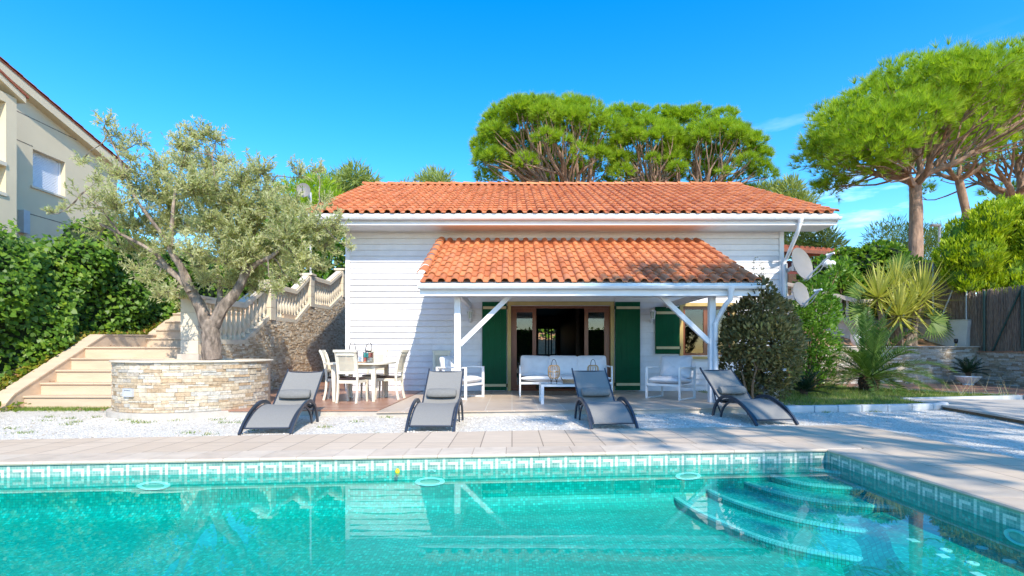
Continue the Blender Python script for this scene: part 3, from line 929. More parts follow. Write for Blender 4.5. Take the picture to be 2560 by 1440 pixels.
siding(mb, HX0 + .1, HX1 - .1, TZ, 4.22, HY0, [(-0.14, 2.55, TZ, 2.34), (4.12, 5.54, 0.9, 2.28)])
for (a, c, p, q) in split_rects(HX0, HX1, 0.0, 4.3, OPEN):
    mb.box(a, c, HY0, HY0 + 0.16, p, q, 0)
for xx in (HX0, HX1 - 0.16):
    mb.box(xx, xx + 0.16, HY0 + .16, 21.84, 0, 4.3, 0)
for (a, c, p, q) in split_rects(HX0, HX1, 0.0, 4.3, [BACKWIN]):
    mb.box(a, c, 21.84, 22.0, p, q, 0)
# gable triangles
for xx in (HX0, HX1 - 0.16):
    tri = [(HY0, 4.3), (22.0, 4.3), (17.55, 6.5)]
    n = 3
    va = [(xx, y, z) for y, z in tri] + [(xx + .16, y, z) for y, z in tri]
    mb.mesh(va, [(0, 2, 1), (3, 4, 5), (0, 1, 4, 3), (1, 2, 5, 4), (2, 0, 3, 5)], 0)
mb.build('wall', M['siding'], house)
for xa in (HX0 - 0.012, HX1 - 0.098):
    mb = MB(); mb.box(xa, xa + 0.11, HY0 - 0.043, HY0 - 0.001, TZ, 4.12); mb.build('corner_board', M['white'], house)
# dark panelled room
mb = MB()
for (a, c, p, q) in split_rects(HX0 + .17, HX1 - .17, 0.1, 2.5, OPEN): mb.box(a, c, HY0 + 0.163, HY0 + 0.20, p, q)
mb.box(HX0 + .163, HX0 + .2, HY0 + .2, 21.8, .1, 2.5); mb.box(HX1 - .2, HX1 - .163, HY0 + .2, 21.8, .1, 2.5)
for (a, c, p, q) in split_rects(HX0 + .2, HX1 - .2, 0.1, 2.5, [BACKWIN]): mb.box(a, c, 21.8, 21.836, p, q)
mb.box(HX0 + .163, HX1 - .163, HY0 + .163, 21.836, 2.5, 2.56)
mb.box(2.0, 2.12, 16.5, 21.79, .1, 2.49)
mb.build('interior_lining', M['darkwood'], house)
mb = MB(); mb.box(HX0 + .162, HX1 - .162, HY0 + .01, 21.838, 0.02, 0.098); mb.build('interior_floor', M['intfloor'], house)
bwn = empty('window', (0, 0, 0)); bwn.parent = house; bwn.location = (1.45 - house.location.x, 21.9 - house.location.y, 1.4)
mb = MB()
for xx in (1.05, 1.38, 1.50, 1.62, 1.80): mb.box(xx, xx + .05, 21.86, 21.93, .9, 2.05)
mb.box(1.10, 1.80, 21.862, 21.928, .9, .95); mb.box(1.10, 1.80, 21.862, 21.928, 2.0, 2.05)
mb.build('frame', M['black'], bwn)

# ---- clay tile roofs
def tile_roof(mb, x0, ncol, tw, y0, z0, y1, z1, nrow, jit=1.0):
    L = math.hypot(y1 - y0, z1 - z0)
    d = Vector((0, (y1 - y0) / L, (z1 - z0) / L)); n = Vector((0, -d.z, d.y)); n = n if n.z > 0 else -n
    ex = L / nrow
    pr = [(0.0, 0.008), (0.03, 0.0), (0.075, 0.0), (0.10, 0.006)]
    for k in range(0, 9):
        a = PI * k / 8
        pr.append((0.10 + (tw - 0.10) / 2 - (tw - 0.10) / 2 * math.cos(a), 0.006 + 0.064 * math.sin(a) ** 0.85))
    pr[-1] = (tw, 0.008)
    for r_ in range(nrow):
        for c in range(ncol):
            lo = r_ * ex + jit * random.uniform(-.010, .010)
            hi = (r_ + 1) * ex + 0.03
            lift = 0.030 + jit * random.uniform(-.004, .006)
            sk = jit * random.uniform(-.004, .004)
            base = Vector((x0 + c * tw, y0, z0))
            uv = (random.random(), random.random())
            v = []
            for u, h in pr: v.append(base + Vector((u + sk, 0, 0)) + d * lo + n * (h + lift))
            for u, h in pr: v.append(base + Vector((u - sk, 0, 0)) + d * hi + n * (h + 0.002))
            for u, h in pr: v.append(base + Vector((u + sk, 0, 0)) + d * lo + n * (h + lift - 0.016))
            m_ = len(pr)
            f = [(i, i + 1, m_ + i + 1, m_ + i) for i in range(m_ - 1)] + [(2 * m_ + i, 2 * m_ + i + 1, i + 1, i) for i in range(m_ - 1)]
            mb.mesh(v, f, 0, uv)

def half_caps(mb, p, q, n, r, up, lift=0.02):
    """row of half-round cap tiles from p to q"""
    p, q = Vector(p), Vector(q)
    d = (q - p); L = d.length; d.normalize(); up = (Vector(up) - d * Vector(up).dot(d)).normalized(); s = d.cross(up)
    for k in range(n):
        a, c = L * k / n - .0, L * (k + 1) / n + 0.04
        uv = (random.random(), random.random())
        v = []
        for t, rr, l in ((a, r * 1.06, lift + random.uniform(0, .006)), (c, r * 0.9, 0.0)):
            for i in range(9):
                th = PI * i / 8
                v.append(p + d * t + s * rr * math.cos(th) + up * (rr * 0.85 * math.sin(th) + l))
        for i in range(9):
            th = PI * i / 8
            v.append(p + d * a + s * (r * 1.06 - .015) * math.cos(th) + up * ((r * 1.06 - .015) * .85 * math.sin(th) + lift))
        f = [(i + 1, i, 9 + i, 10 + i) for i in range(8)] + [(i, i + 1, 19 + i, 18 + i) for i in range(8)]
        mb.mesh(v, f, 0, uv)

roof = empty('roof'); roof.parent = house; roof.location = (0, 4.55, 4.25)
RX0, NC, TW = -4.95, 53, 0.2365
EY, EZ, RY, RZ = 12.17, 4.265, 17.50, 6.585
mb = MB()
tile_roof(mb, RX0, NC, TW, EY, EZ, RY, RZ, 15)
half_caps(mb, (RX0 - .02, RY + .03, RZ + .03), (RX0 + NC * TW + .02, RY + .03, RZ + .03), 30, 0.11, (0, 0, 1))
mb.build('tiles', M['roof'], roof, smooth=True)
mb = MB()
XA, XB = RX0 + .03, RX0 + NC * TW - .03
th = Vector((0, -(RZ - EZ), RY - EY)).normalized() * 0.05
a0, a1 = (EY + .03, EZ + .005), (RY, RZ)
prf = [a0, a1, (RY, RZ - .06), (EY + .03, EZ - .055)]
mb.extrude_x([(y, z) for y, z in prf][::-1], XA, XB)
bk = [(RY, RZ), (22.8, EZ + .005), (22.8, EZ - .055), (RY, RZ - .06)]
mb.extrude_x(bk[::-1], XA, XB)
mb.build('roof_deck', M['white'], roof)
mb = MB()
tile_roof(mb, RX0, NC, TW, 22.83, EZ, RY + .06, RZ, 15, 0.6)
mb.build('rear_tiles', M['roof'], roof)
# eaves: flashing strip, fascia, soffit, verge boards
mb = MB()
mb.box(XA, XB, 12.215, 12.235, 4.17, 4.262)
mb.build('flashing', M['white'], roof)
mb = MB()
mb.box(XA, XB, 12.237, 12.275, 4.075, 4.20)
mb.box(XA - .001, XB + .001, 12.215, 12.25, 4.01, 4.073)
mb.box(XA, XB, 12.25, 12.98, 4.03, 4.055)
for xx in (XA - .028, XB + .002):
    mb.mesh([(xx, 12.2, 4.06), (xx, 12.2, 4.24), (xx, RY, RZ - .03), (xx, RY, RZ - .21), (xx + .026, 12.2, 4.06), (xx + .026, 12.2, 4.24), (xx + .026, RY, RZ - .03), (xx + .026, RY, RZ - .21)],
            [(0, 1, 2, 3), (7, 6, 5, 4), (0, 4, 5, 1), (1, 5, 6, 2), (3, 2, 6, 7), (0, 3, 7, 4)])
mb.build('fascia', M['white'], roof)
def gutter(mb, x0, x1, y, z, r):
    pr = [(y - r, z), (y - r - .006, z + .012), (y - r + .012, z + .014), (y - r + .010, z)]
    arc_o = [(y - r * math.cos(a), z - r * math.sin(a)) for a in np.linspace(0, PI, 11)]
    arc_i = [(y + (r - .006) * math.cos(a), z - (r - .006) * math.sin(a)) for a in np.linspace(0, PI, 11)]
    mb.extrude_x(arc_o + [(y + r, z + .005)] + arc_i, x0, x1)
    mb.tube([(x0, y - r, z + .004), (x1, y - r, z + .004)], .009, 8)
    for xx in (x0, x1):
        mb.mesh([(xx, yy, zz) for yy, zz in arc_o] , [tuple(range(11))])
def gutter_thing(parent, x0, x1, y, z, r, step):
    mb = MB(); gutter(mb, x0, x1, y, z, r)
    x = x0 + step * .6
    while x < x1:
        mb.tube([(x, y - (r + .004) * math.cos(a), z - (r + .004) * math.sin(a)) for a in np.linspace(0, PI * .8, 9)], .008, 5); x += step
    return mb.build('gutter', M['gutter'], parent, smooth=True)
gutter_thing(roof, XA - .03, XB + .05, 12.15, 4.165, .055, 1.45)
# corner downpipe
mb = MB()
pt = [P(2001, 552, 12.15), P(2000, 566, 12.15), P(1994, 582, 12.25), P(1962, 625, 12.86)]
mb.tube([(pt[0][0], 12.15, 4.15), (pt[0][0], 12.15, 4.05)], [.075, .05], 10)
mb.tube([(pt[0][0], 12.15, 4.07), (pt[0][0] - .01, 12.17, 3.98), (pt[2][0], 12.27, 3.83), (6.73, 12.87, 3.36), (6.69, 12.90, 3.25), (6.69, 12.90, 0.2)], .046, 10)
for z in (3.2, 2.0): mb.tube([(6.69, 12.90, z), (6.69, 12.90, z + .03)], .055, 10)
mb.build('downpipe', M['gutter'], house, smooth=True)

# ---- big door opening with two glazed leaves
def frame_rect(mb, x0, x1, z0, z1, y0, y1, w, sill=True):
    mb.box(x0, x0 + w, y0, y1, z0, z1); mb.box(x1 - w, x1, y0, y1, z0, z1)
    mb.box(x0 + w, x1 - w, y0 + .002, y1 - .002, z1 - w, z1)
    if sill: mb.box(x0 + w, x1 - w, y0 + .002, y1 - .002, z0, z0 + w)
dr = empty('patio_door'); dr.parent = house; dr.location = (1.2 - house.location.x, -.05, .09)
mb = MB(); frame_rect(mb, -0.115, 2.525, TZ, 2.30, HY0 - .045, HY0 + .08, .09, False)
mb.build('frame', M['ochre'], dr)
mb = MB(); mb.box(-.02, 2.43, HY0 + .06, HY0 + .16, 2.14, 2.205); mb.box(-.02, .02, HY0 + .06, HY0 + .16, TZ, 2.14); mb.box(2.39, 2.43, HY0 + .06, HY0 + .16, TZ, 2.14); mb.box(.02, 2.39, HY0 + .02, HY0 + .16, TZ + .001, TZ + .05)
mb.build('threshold', M['redwood'], dr)
for (a, c) in ((0.022, 0.60), (1.80, 2.388)):
    lf = empty('door_leaf'); lf.parent = dr; lf.location = (a - 1.2, .13, .05)
    mb = MB(); frame_rect(mb, a, c, TZ + .052, 2.138, HY0 + .05, HY0 + .10, .095)
    mb.build('stile', M['redwood'], lf)
    mb = MB(); mb.box(a + .09, c - .09, HY0 + .07, HY0 + .08, TZ + .14, 2.05); mb.build('pane', M['glass'], lf)
# ---- shutters
def shutter(x0, x1, z0, z1, bat, hinge):
    s = empty('shutter'); s.parent = house; s.location = ((x0 + x1) / 2 - house.location.x, -.06, z0)
    mb = MB()
    nb = 4
    for k in range(nb):
        a = x0 + (x1 - x0) * k / nb; c = x0 + (x1 - x0) * (k + 1) / nb
        mb.box(a + .0005, c - .0005, HY0 - .075, HY0 - .04, z0, z1)
    mb.build('board', M['green'], s)
    for zb in bat:
        mb = MB(); mb.box(x0 + .025, x1 - .008, HY0 - .092, HY0 - .0755, zb - .032, zb + .032); mb.build('batten', M['cream'], s)
        mb = MB(); xx = x1 if hinge > 0 else x0
        mb.box(xx - .03, xx + .03, HY0 - .096, HY0 - .0762, zb - .02, zb + .02) if False else mb.tube([(xx + .012 * hinge, HY0 - .07, zb - .04), (xx + .012 * hinge, HY0 - .07, zb + .04)], .012, 8)
        mb.build('hinge', M['black'], s)
    return s
shutter(-.735, -.135, .115, 2.29, (2.145, .235), 1)
shutter(2.545, 3.155, .115, 2.29, (2.145, .26), -1)
shutter(3.53, 4.13, 1.01, 2.165, (2.02, 1.16), 1)
# ---- side window
wn = empty('window'); wn.parent = house; wn.location = (4.83 - house.location.x, 0, .97)
mb = MB(); frame_rect(mb, 4.14, 5.52, .95, 2.27, HY0 - .045, HY0 + .08, .085, False); mb.box(4.12, 5.54, HY0 - .07, HY0 + .09, .885, .949)
mb.build('frame', M['ochre'], wn)
for (a, c) in ((4.23, 4.83), (4.832, 5.432)):
    mb = MB(); frame_rect(mb, a, c, .955, 2.182, HY0 + .05, HY0 + .10, .07); sh = mb.build('sash', M['redwood'], wn)
    mb = MB(); mb.box(a + .06, c - .06, HY0 + .07, HY0 + .08, 1.0, 2.13); mb.build('pane', M['glass'], sh)

# ---- wall lanterns
def wall_lantern(x, z, label):
    t = empty('wall_lantern', (x, HY0 - .03, z), 0, label, 'wall lamp', 'white wall lanterns')
    y = HY0 - .15
    mb = MB(); mb.lathe([(.05, 0), (.05, .02), (.02, .03)], 12, (x, HY0 - .03, z - .01)); mb.tube([(x, HY0 - .03, z), (x, HY0 - .08, z - .05), (x, y, z - .03), (x, y, z + .03)], .012, 8); mb.tube([(x, HY0 - .045, z - .06), (x, HY0 - .03, z + .05)], .03, 8)
    mb.build('bracket', M['white'], t, smooth=True)
    mb = MB()
    for k in range(6):
        a = PI * k / 3
        mb.bar((x + .045 * math.cos(a), y + .045 * math.sin(a), z + .03), (x + .07 * math.cos(a), y + .07 * math.sin(a), z + .2), .014, .014)
    mb.lathe([(.05, 0), (.055, .015), (.04, .02)], 6, (x, y, z + .02)); mb.lathe([(.09, 0), (.085, .015), (.03, .065), (.015, .075), (.02, .09), (.002, .11)], 6, (x, y, z + .2))
    mb.build('cage', M['white'], t)
    mb = MB(); mb.lathe([(.038, 0), (.062, .17)], 6, (x, y, z + .03)); mb.build('pane', M['lens'], t)
wall_lantern(-1.03, 1.84, 'white wall lantern beside the taller green shutter, over the folded chair')
wall_lantern(3.44, 1.84, 'white wall lantern on the boards between door shutter and window shutter')

# ------------------------------------------------------------------ the lean-to porch
porch = empty('porch', (1.4, 10.1, TZ), 0, 'lean-to porch with orange tiled roof on two white posts', 'porch')
PX0, PNC, PTW = -1.70, 27, 0.2335
PY0, PZ0, PY1, PZ1 = 9.70, 2.335, 12.95, 3.80
PXB = PX0 + PNC * PTW
mb = MB()
tile_roof(mb, PX0, PNC, PTW, PY0, PZ0, PY1, PZ1, 9)
half_caps(mb, (PX0 - .035, PY0 + .42, PZ0 + .21), (PX0 - .035, PY1, PZ1 + .02), 7, .095, (0, -.4, 1), .03)
mb.build('roof_tiles', M['roof'], porch, smooth=True)
mb = MB()
prf = [(PY0 + .04, PZ0 + .005), (PY1, PZ1 + .0), (PY1, PZ1 - .07), (PY0 + .04, PZ0 - .065)]
mb.extrude_x(prf[::-1], PX0 + .02, PXB - .02)
mb.build('roof_boards', M['white'], porch)
mb = MB(); mb.box(PX0 - .02, PXB + .01, PY0 + .005, PY0 + .03, PZ0 - .115, PZ0 - .002); mb.build('flashing', M['zinc'], porch)
mb = MB(); mb.box(PX0 - .0, PXB, PY0 + .032, PY0 + .07, 2.13, PZ0 - .066); mb.box(PX0 - .002, PXB + .002, PY0 + .012, PY0 + .05, 2.10, 2.128)
for xx in (PX0 - .01, PXB - .018):
    mb.mesh([(xx, PY0 + .05, 2.12), (xx, PY0 + .05, PZ0 - .0), (xx, PY1, PZ1), (xx, PY1, PZ1 - .22), (xx + .028, PY0 + .05, 2.12), (xx + .028, PY0 + .05, PZ0), (xx + .028, PY1, PZ1), (xx + .028, PY1, PZ1 - .22)],
            [(0, 1, 2, 3), (7, 6, 5, 4), (0, 4, 5, 1), (1, 5, 6, 2), (3, 2, 6, 7), (0, 3, 7, 4)])
mb.build('fascia', M['white'], porch)
gutter_thing(porch, PX0 - .03, PXB + .03, PY0 - .055, 2.265, .052, 1.9)
mb = MB(); mb.box(-1.45, 4.35, 10.04, 10.16, 2.13, 2.29); mb.build('beam', M['white'], porch)
for xx in (-1.045, 3.84):
    mb = MB(); mb.box(xx - .06, xx + .06, 10.04, 10.16, TZ, 2.13); mb.build('post', M['white'], porch, bevel=.006)
    mb = MB(); mb.box(xx - .045, xx + .045, 10.165, 12.97, 2.14, 2.26); mb.build('side_plate', M['white'], porch)
mb = MB(); mb.bar((-1.0, 10.1, 1.20), (-.02, 10.1, 2.16), .09, .09); mb.build('brace', M['white'], porch)
mb = MB(); mb.bar((3.79, 10.1, 1.25), (2.84, 10.1, 2.16), .09, .09); mb.build('brace', M['white'], porch)
mb = MB()
xg = (1825 - CX) / 135.5
mb.tube([(xg, PY0 - .055, 2.24), (xg, PY0 - .055, 2.15)], [.075, .045], 10)
mb.tube([(xg, PY0 - .055, 2.18), (xg, PY0 - .03, 2.03), (xg - .05, PY0 + .05, 1.95), (3.92, 9.96, 1.72), (3.88, 10.0, 1.6), (3.88, 10.0, .2), (3.9, 9.98, .12), (3.98, 9.93, .10)], .045, 10)
for z in (1.58, .9): mb.tube([(3.88, 10.0, z), (3.88, 10.0, z + .03)], .055, 10)
mb.build('downpipe', M['gutter'], porch, smooth=True)
# ------------------------------------------------------------------ sun loungers
def make_lounger():
    r = empty('sun_lounger')
    seat = smooth([(0.02, .085), (.12, .15), (.32, .245), (.55, .305), (.78, .315), (.95, .285), (1.04, .262)], 4)
    back = smooth([(1.00, .25), (1.2, .405), (1.42, .572), (1.66, .748)], 3)
    W = .275
    for s in (-1, 1):
        mb = MB()
        mb.sweep([(s * .318, y, z) for y, z in smooth([(-.05, 0), (.06, .10), (.25, .225), (.48, .315), (.70, .355), (.88, .335), (1.03, .255), (1.13, .14), (1.19, 0)], 4)], .03, .048)
        mb.build('side_arch', M['lounge_frame'], r, world=False)
        mb = MB()
        mb.sweep([(s * (W + .005), y, z - .012) for y, z in seat], .022, .026)
        for k in (4, 10, 16, 21): mb.bar((s * W, seat[k][0], seat[k][1] - .015), (s * .318, seat[k][0], seat[k][1] - .002), .016, .02)
        mb.build('seat_rail', M['lounge_frame'], r, world=False)
        mb = MB()
        mb.sweep([(s * (W + .005), y, z - .008) for y, z in back] + [(s * (W + .005), 1.70, .778)], .022, .024)
        mb.build('back_rail', M['lounge_frame'], r, world=False)
        mb = MB()
        mb.sweep([(s * .285, y, z) for y, z in smooth([(.60, .30), (.78, .25), (.93, .14), (1.0, .0)], 3)], .024, .03)
        mb.build('brace', M['lounge_frame'], r, world=False)
        mb = MB(); mb.tube([(s * .26, 1.30, .47), (s * .26, 1.20, .25), (s * .285, .98, .05)], .012, 6)
        mb.build('back_strut', M['lounge_frame'], r, world=False)
    for y, z in ((.015, .075), (.60, .28), (1.0, .235), (1.66, .733)):
        mb = MB(); mb.tube([(-W, y, z), (W, y, z)], .012, 6); mb.build('crossbar', M['lounge_frame'], r, world=False)
    def sheet(prof, name, sag):
        mb = MB(); n = 10
        vs, fs = [], []
        for y, z in prof:
            for k in range(n + 1):
                u = -1 + 2 * k / n
                vs.append((u * W, y, z - sag * (1 - u * u)))
        m_ = len(prof)
        for t in range(m_):
            for k in range(n + 1):
                vs.append((vs[t * (n + 1) + k][0], vs[t * (n + 1) + k][1] + .003, vs[t * (n + 1) + k][2] - .007))
        o_ = m_ * (n + 1)
        for t in range(m_ - 1):
            for k in range(n):
                a = t * (n + 1) + k
                fs += [(a, a + 1, a + n + 2, a + n + 1), (o_ + a + n + 1, o_ + a + n + 2, o_ + a + 1, o_ + a)]
        fs += [(k + 1, k, o_ + k, o_ + k + 1) for k in range(n)]
        e = (m_ - 1) * (n + 1)
        fs += [(e + k, e + k + 1, o_ + e + k + 1, o_ + e + k) for k in range(n)]
        mb.mesh(vs, fs)
        return mb.build(name, M['sling'], r, smooth=True, world=False)
    sheet(seat, 'seat_sling', .016)
    sheet(back, 'back_sling', .02)
    mb = MB()
    d = Vector((0, .66, .50)).normalized(); nn = Vector((0, -d.z, d.y))
    c = Vector((0, 1.17, .382)) + nn * .055
    n = 14; vs, fs = [], []
    for i, (xx, sc) in enumerate([(-.225, .55), (-.218, .85), (-.2, .98), (-.1, 1.03), (0, 1.05), (.1, 1.03), (.2, .98), (.218, .85), (.225, .55)]):
        for k in range(n):
            a = 2 * PI * k / n
            vs.append(c + Vector((xx, 0, 0)) + d * .085 * sc * math.cos(a) + nn * .052 * sc * math.sin(a))
    for i in range(8):
        for k in range(n): fs.append((i * n + k, i * n + (k + 1) % n, (i + 1) * n + (k + 1) % n, (i + 1) * n + k))
    fs += [tuple(range(n))[::-1], tuple(8 * n + k for k in range(n))]
    mb.mesh(vs, fs)
    mb.build('pillow', M['pillow'], r, smooth=True, world=False)
    return r
lg = make_lounger()
LOUNGERS = [((-3.17, 6.78), 5, 'grey sun lounger in full sun on the gravel below the stone planter'),
            ((-1.085, 6.98), 0, 'grey sun lounger in front of the armchair and the porch post, half its sling see-through'),
            ((1.40, 7.22), 3.5, 'dappled sun lounger standing in front of the white coffee table'),
            ((3.82, 7.62), 7.5, 'blue-grey shaded sun lounger turned aside next to the round bronze bush')]
for i, ((x, y), a, lab) in enumerate(LOUNGERS):
    o = lg if i == 0 else copy_tree(lg)
    o.location = (x, y, 0.004); o.rotation_euler = (0, 0, math.radians(a))
    tag(o, lab, 'sun lounger', 'sun loungers on the gravel')

# ------------------------------------------------------------------ dining set (chair faces +y: back at -y)
def make_chair():
    r = empty('dining_chair')
    for s in (-1, 1):
        mb = MB()
        mb.sweep([(s * .19, y, z) for y, z in smooth([(-.255, 0), (-.215, .18), (-.20, .38), (-.205, .52), (-.235, .72), (-.285, .90), (-.325, .965)], 3)], .034, .042, up=(0, 1, 0))
        mb.build('back_leg', M['creamwood'], r, world=False)
        mb = MB()
        mb.sweep([(s * .195, y, z) for y, z in [(.225, 0), (.212, .15), (.20, .30), (.20, .42)]], [.03, .034, .042, .048], [.03, .036, .046, .05], up=(0, 1, 0))
        mb.build('front_leg', M['creamwood'], r, world=False)
    mb = MB()
    mb.box(-.172, .172, -.217, -.193, .37, .43); mb.box(-.17, .17, .187, .212, .37, .43)
    for s in (-1, 1): mb.box(s * .195 - .012, s * .195 + .012, -.19, .185, .372, .428)
    mb.build('seat_frame', M['creamwood'], r, world=False)
    mb = MB(); mb.superbox((0, 0.0, .448), .212, .215, .032, .25); mb.build('seat', M['seat'], r, smooth=True, world=False)
    # back frame: curved top rail, lower rail, side stiles and cane panel
    mb = MB()
    top = [(x, -.322 - .02 * (1 - (x / .22) ** 2), .975) for x in np.linspace(-.225, .225, 9)]
    mb.sweep(top, .030, .045)
    mb.sweep([(x, -.300 - .02 * (1 - (x / .2) ** 2), .925) for x in np.linspace(-.175, .175, 9)], .022, .07)
    mb.sweep([(x, -.215 - .012 * (1 - (x / .2) ** 2), .575) for x in np.linspace(-.175, .175, 9)], .022, .06)
    for s in (-1, 1): mb.sweep([(s * .158, -.222, .60), (s * .160, -.245, .74), (s * .162, -.296, .90)], .035, .02, up=(0, 1, 0))
    mb.build('backrest', M['creamwood'], r, world=False)
    mb = MB()
    vs, fs = [], []
    zz = [(.60, -.225), (.68, -.238), (.78, -.258), (.90, -.298)]
    xs_ = np.linspace(-.145, .145, 6)
    for z, y in zz:
        for x in xs_: vs.append((x, y - .014 * (1 - (x / .16) ** 2), z))
    for i in range(3):
        for k in range(5): fs.append((i * 6 + k, i * 6 + k + 1, i * 6 + k + 7, i * 6 + k + 6))
    o_ = len(vs); vs += [(a, b - .006, c) for a, b, c in vs]
    fs += [tuple(o_ + i for i in f[::-1]) for f in fs]
    mb.mesh(vs, fs); mb.build('cane_panel', M['mesh'], r, smooth=True, world=False)
    return r
ch = make_chair()
DZ = TZ + .014
CH = [((-3.03, 9.98), -8, 'cream dining chair with its cane back towards the pool, nearest the gravel'),
      ((-3.50, 10.62), -83, 'cream dining chair seen side-on at the end of the table near the stone stair wall'),
      ((-2.50, 10.72), 84, 'cream dining chair seen side-on at the table end near the white house wall'),
      ((-3.02, 11.45), 178, 'cream dining chair behind the table with its back to the white boards')]
for i, ((x, y), a, lab) in enumerate(CH):
    o = ch if i == 0 else copy_tree(ch)
    o.location = (x, y, DZ); o.rotation_euler = (0, 0, math.radians(a))
    tag(o, lab, 'chair', 'cream dining chairs')
o = copy_tree(ch); o.location = (-1.68, 12.45, TZ + .002); o.rotation_euler = (0, 0, math.radians(186))
tag(o, 'cream dining chair alone against the house wall behind the white armchair', 'chair', 'cream dining chairs')

tb = empty('dining_table', (-3.04, 10.62, DZ), 0, 'cream wooden dining table with rounded top between the cane chairs', 'table')
mb = MB()
pol = [(-3.04 + .62 * math.copysign(abs(math.cos(a)) ** .45, math.cos(a)), 10.62 + .68 * math.copysign(abs(math.sin(a)) ** .45, math.sin(a))) for a in np.linspace(0, 2 * PI, 48, endpoint=False)]
mb.prism(pol, DZ + .715, DZ + .745)
mb.build('table_top', M['creamwood'], tb, bevel=.008)
mb = MB()
x0, x1, y0, y1 = -3.42, -2.66, 10.10, 11.14
mb.box(x0, x1, y0 - .012, y0 + .012, DZ + .63, DZ + .714); mb.box(x0, x1, y1 - .012, y1 + .012, DZ + .63, DZ + .714)
mb.box(x0 - .012, x0 + .012, y0 + .013, y1 - .013, DZ + .63, DZ + .714); mb.box(x1 - .012, x1 + .012, y0 + .013, y1 - .013, DZ + .63, DZ + .714)
mb.build('apron', M['creamwood'], tb)
for xx in (x0, x1):
    for yy in (y0, y1):
        mb = MB(); mb.sweep([(xx, yy, DZ), (xx, yy, DZ + .3), (xx, yy, DZ + .55), (xx, yy, DZ + .712)], [.05, .065, .082, .084], [.05, .065, .082, .084]); mb.build('leg', M['creamwood'], tb)

M['pane_a'] = glassy('amber_glass', (0.75, 0.35, 0.30), 1.4, 0, .35, (.6, .25, .2))
M['pane_b'] = glassy('teal_glass', (0.25, 0.6, 0.6), 1.4, 0, .35, (.1, .4, .4))
M['pane_c'] = glassy('clear_lantern_glass', (0.8, 0.85, 0.9), 1.4)
def metal_lantern(x, y, w, h, tilt, label):
    z = DZ + .745
    t = empty('metal_lantern', (x, y, z), 0, label, 'lantern', 'metal lanterns on the dining table')
    mb = MB(); s = w / 2
    mb.box(x - s - .01, x + s + .01, y - s - .01, y + s + .01, z + .001, z + .014)
    for a in (-1, 1):
        for b_ in (-1, 1): mb.bar((x + a * s, y + b_ * s, z + .014), (x + a * s, y + b_ * s, z + h), .011, .011)
        mb.bar((x + a * s, y - s, z + h * .5), (x + a * s, y + s, z + h * .5), .006, .006)
        mb.bar((x - s, y + a * s, z + h * .5), (x + s, y + a * s, z + h * .5), .006, .006)
        mb.bar((x - .02, y + a * s, z + .02), (x - .02, y + a * s, z + h), .006, .006)
        mb.bar((x + a * s, y + .02, z + .02), (x + a * s, y + .02, z + h), .006, .006)
    mb.build('frame', M['black'], t)
    mb = MB(); mb.box(x - s - .012, x + s + .012, y - s - .012, y + s + .012, z + h, z + h + .012); mb.box(x - s * .62, x + s * .62, y - s * .62, y + s * .62, z + h + .012, z + h + .032); mb.build('lid', M['black'], t)
    mb = MB(); R_ = s * .8
    mb.sweep([(x + R_ * math.cos(a), y + tilt * math.sin(a), z + h + .03 + .16 * math.sin(a) ** .8) if math.sin(a) > 0 else (x + R_ * math.cos(a), y, z + h + .03) for a in np.linspace(0, PI, 13)], .014, .007)
    mb.build('handle', M['black'], t)
    for k, (mk, f0, f1, zz0, zz1) in enumerate([('pane_a', -.9, -.3, .1, .5), ('pane_b', -.3, .3, .5, .95), ('pane_c', .3, .9, .1, .5), ('pane_b', -.9, -.3, .5, .95), ('pane_a', .3, .9, .5, .95), ('pane_c', -.3, .3, .1, .5)]):
        mb = MB(); mb.box(x + f0 * s, x + f1 * s - .002, y - s - .001, y - s + .002, z + h * zz0, z + h * zz1); mb.box(x + f0 * s, x + f1 * s - .002, y + s - .002, y + s + .001, z + h * zz0, z + h * zz1)
        mb.build('pane', M[mk], t)
    mb = MB(); mb.lathe([(.03, 0), (.03, .09), (.004, .095)], 12, (x, y, z + .0145)); mb.build('candle', M['creamwood'], t)
metal_lantern(-3.19, 10.5, .16, .215, 0.0, 'dark metal lantern with upright hoop handle on the dining table')
metal_lantern(-2.85, 10.42, .15, .205, 0.09, 'dark metal lantern with tipped-back handle beside a wooden board')
bd = empty('serving_board', (-3.0, 10.12, DZ + .745), 0, 'pale wooden serving board lying on the front edge of the dining table', 'board')
mb = MB(); mb.box(-3.14, -2.90, 10.06, 10.24, DZ + .747, DZ + .765); mb.build('base', M['wood'], bd, bevel=.004)
mb = MB(); mb.bar((-2.895, 10.15, DZ + .757), (-2.83, 10.16, DZ + .768), .035, .018); mb.build('handle', M['wood'], bd)
mb = MB(); bt = empty('drinking_glass', (-3.0, 10.42, DZ + .745), 0, 'clear tumbler standing between the two dark lanterns', 'glass')
mb.lathe([(.028, 0), (.033, .11), (.029, .11), (.025, .008)], 14, (-3.02, 10.44, DZ + .747)); mb.build('tumbler', M['pane_c'], bt, smooth=True)

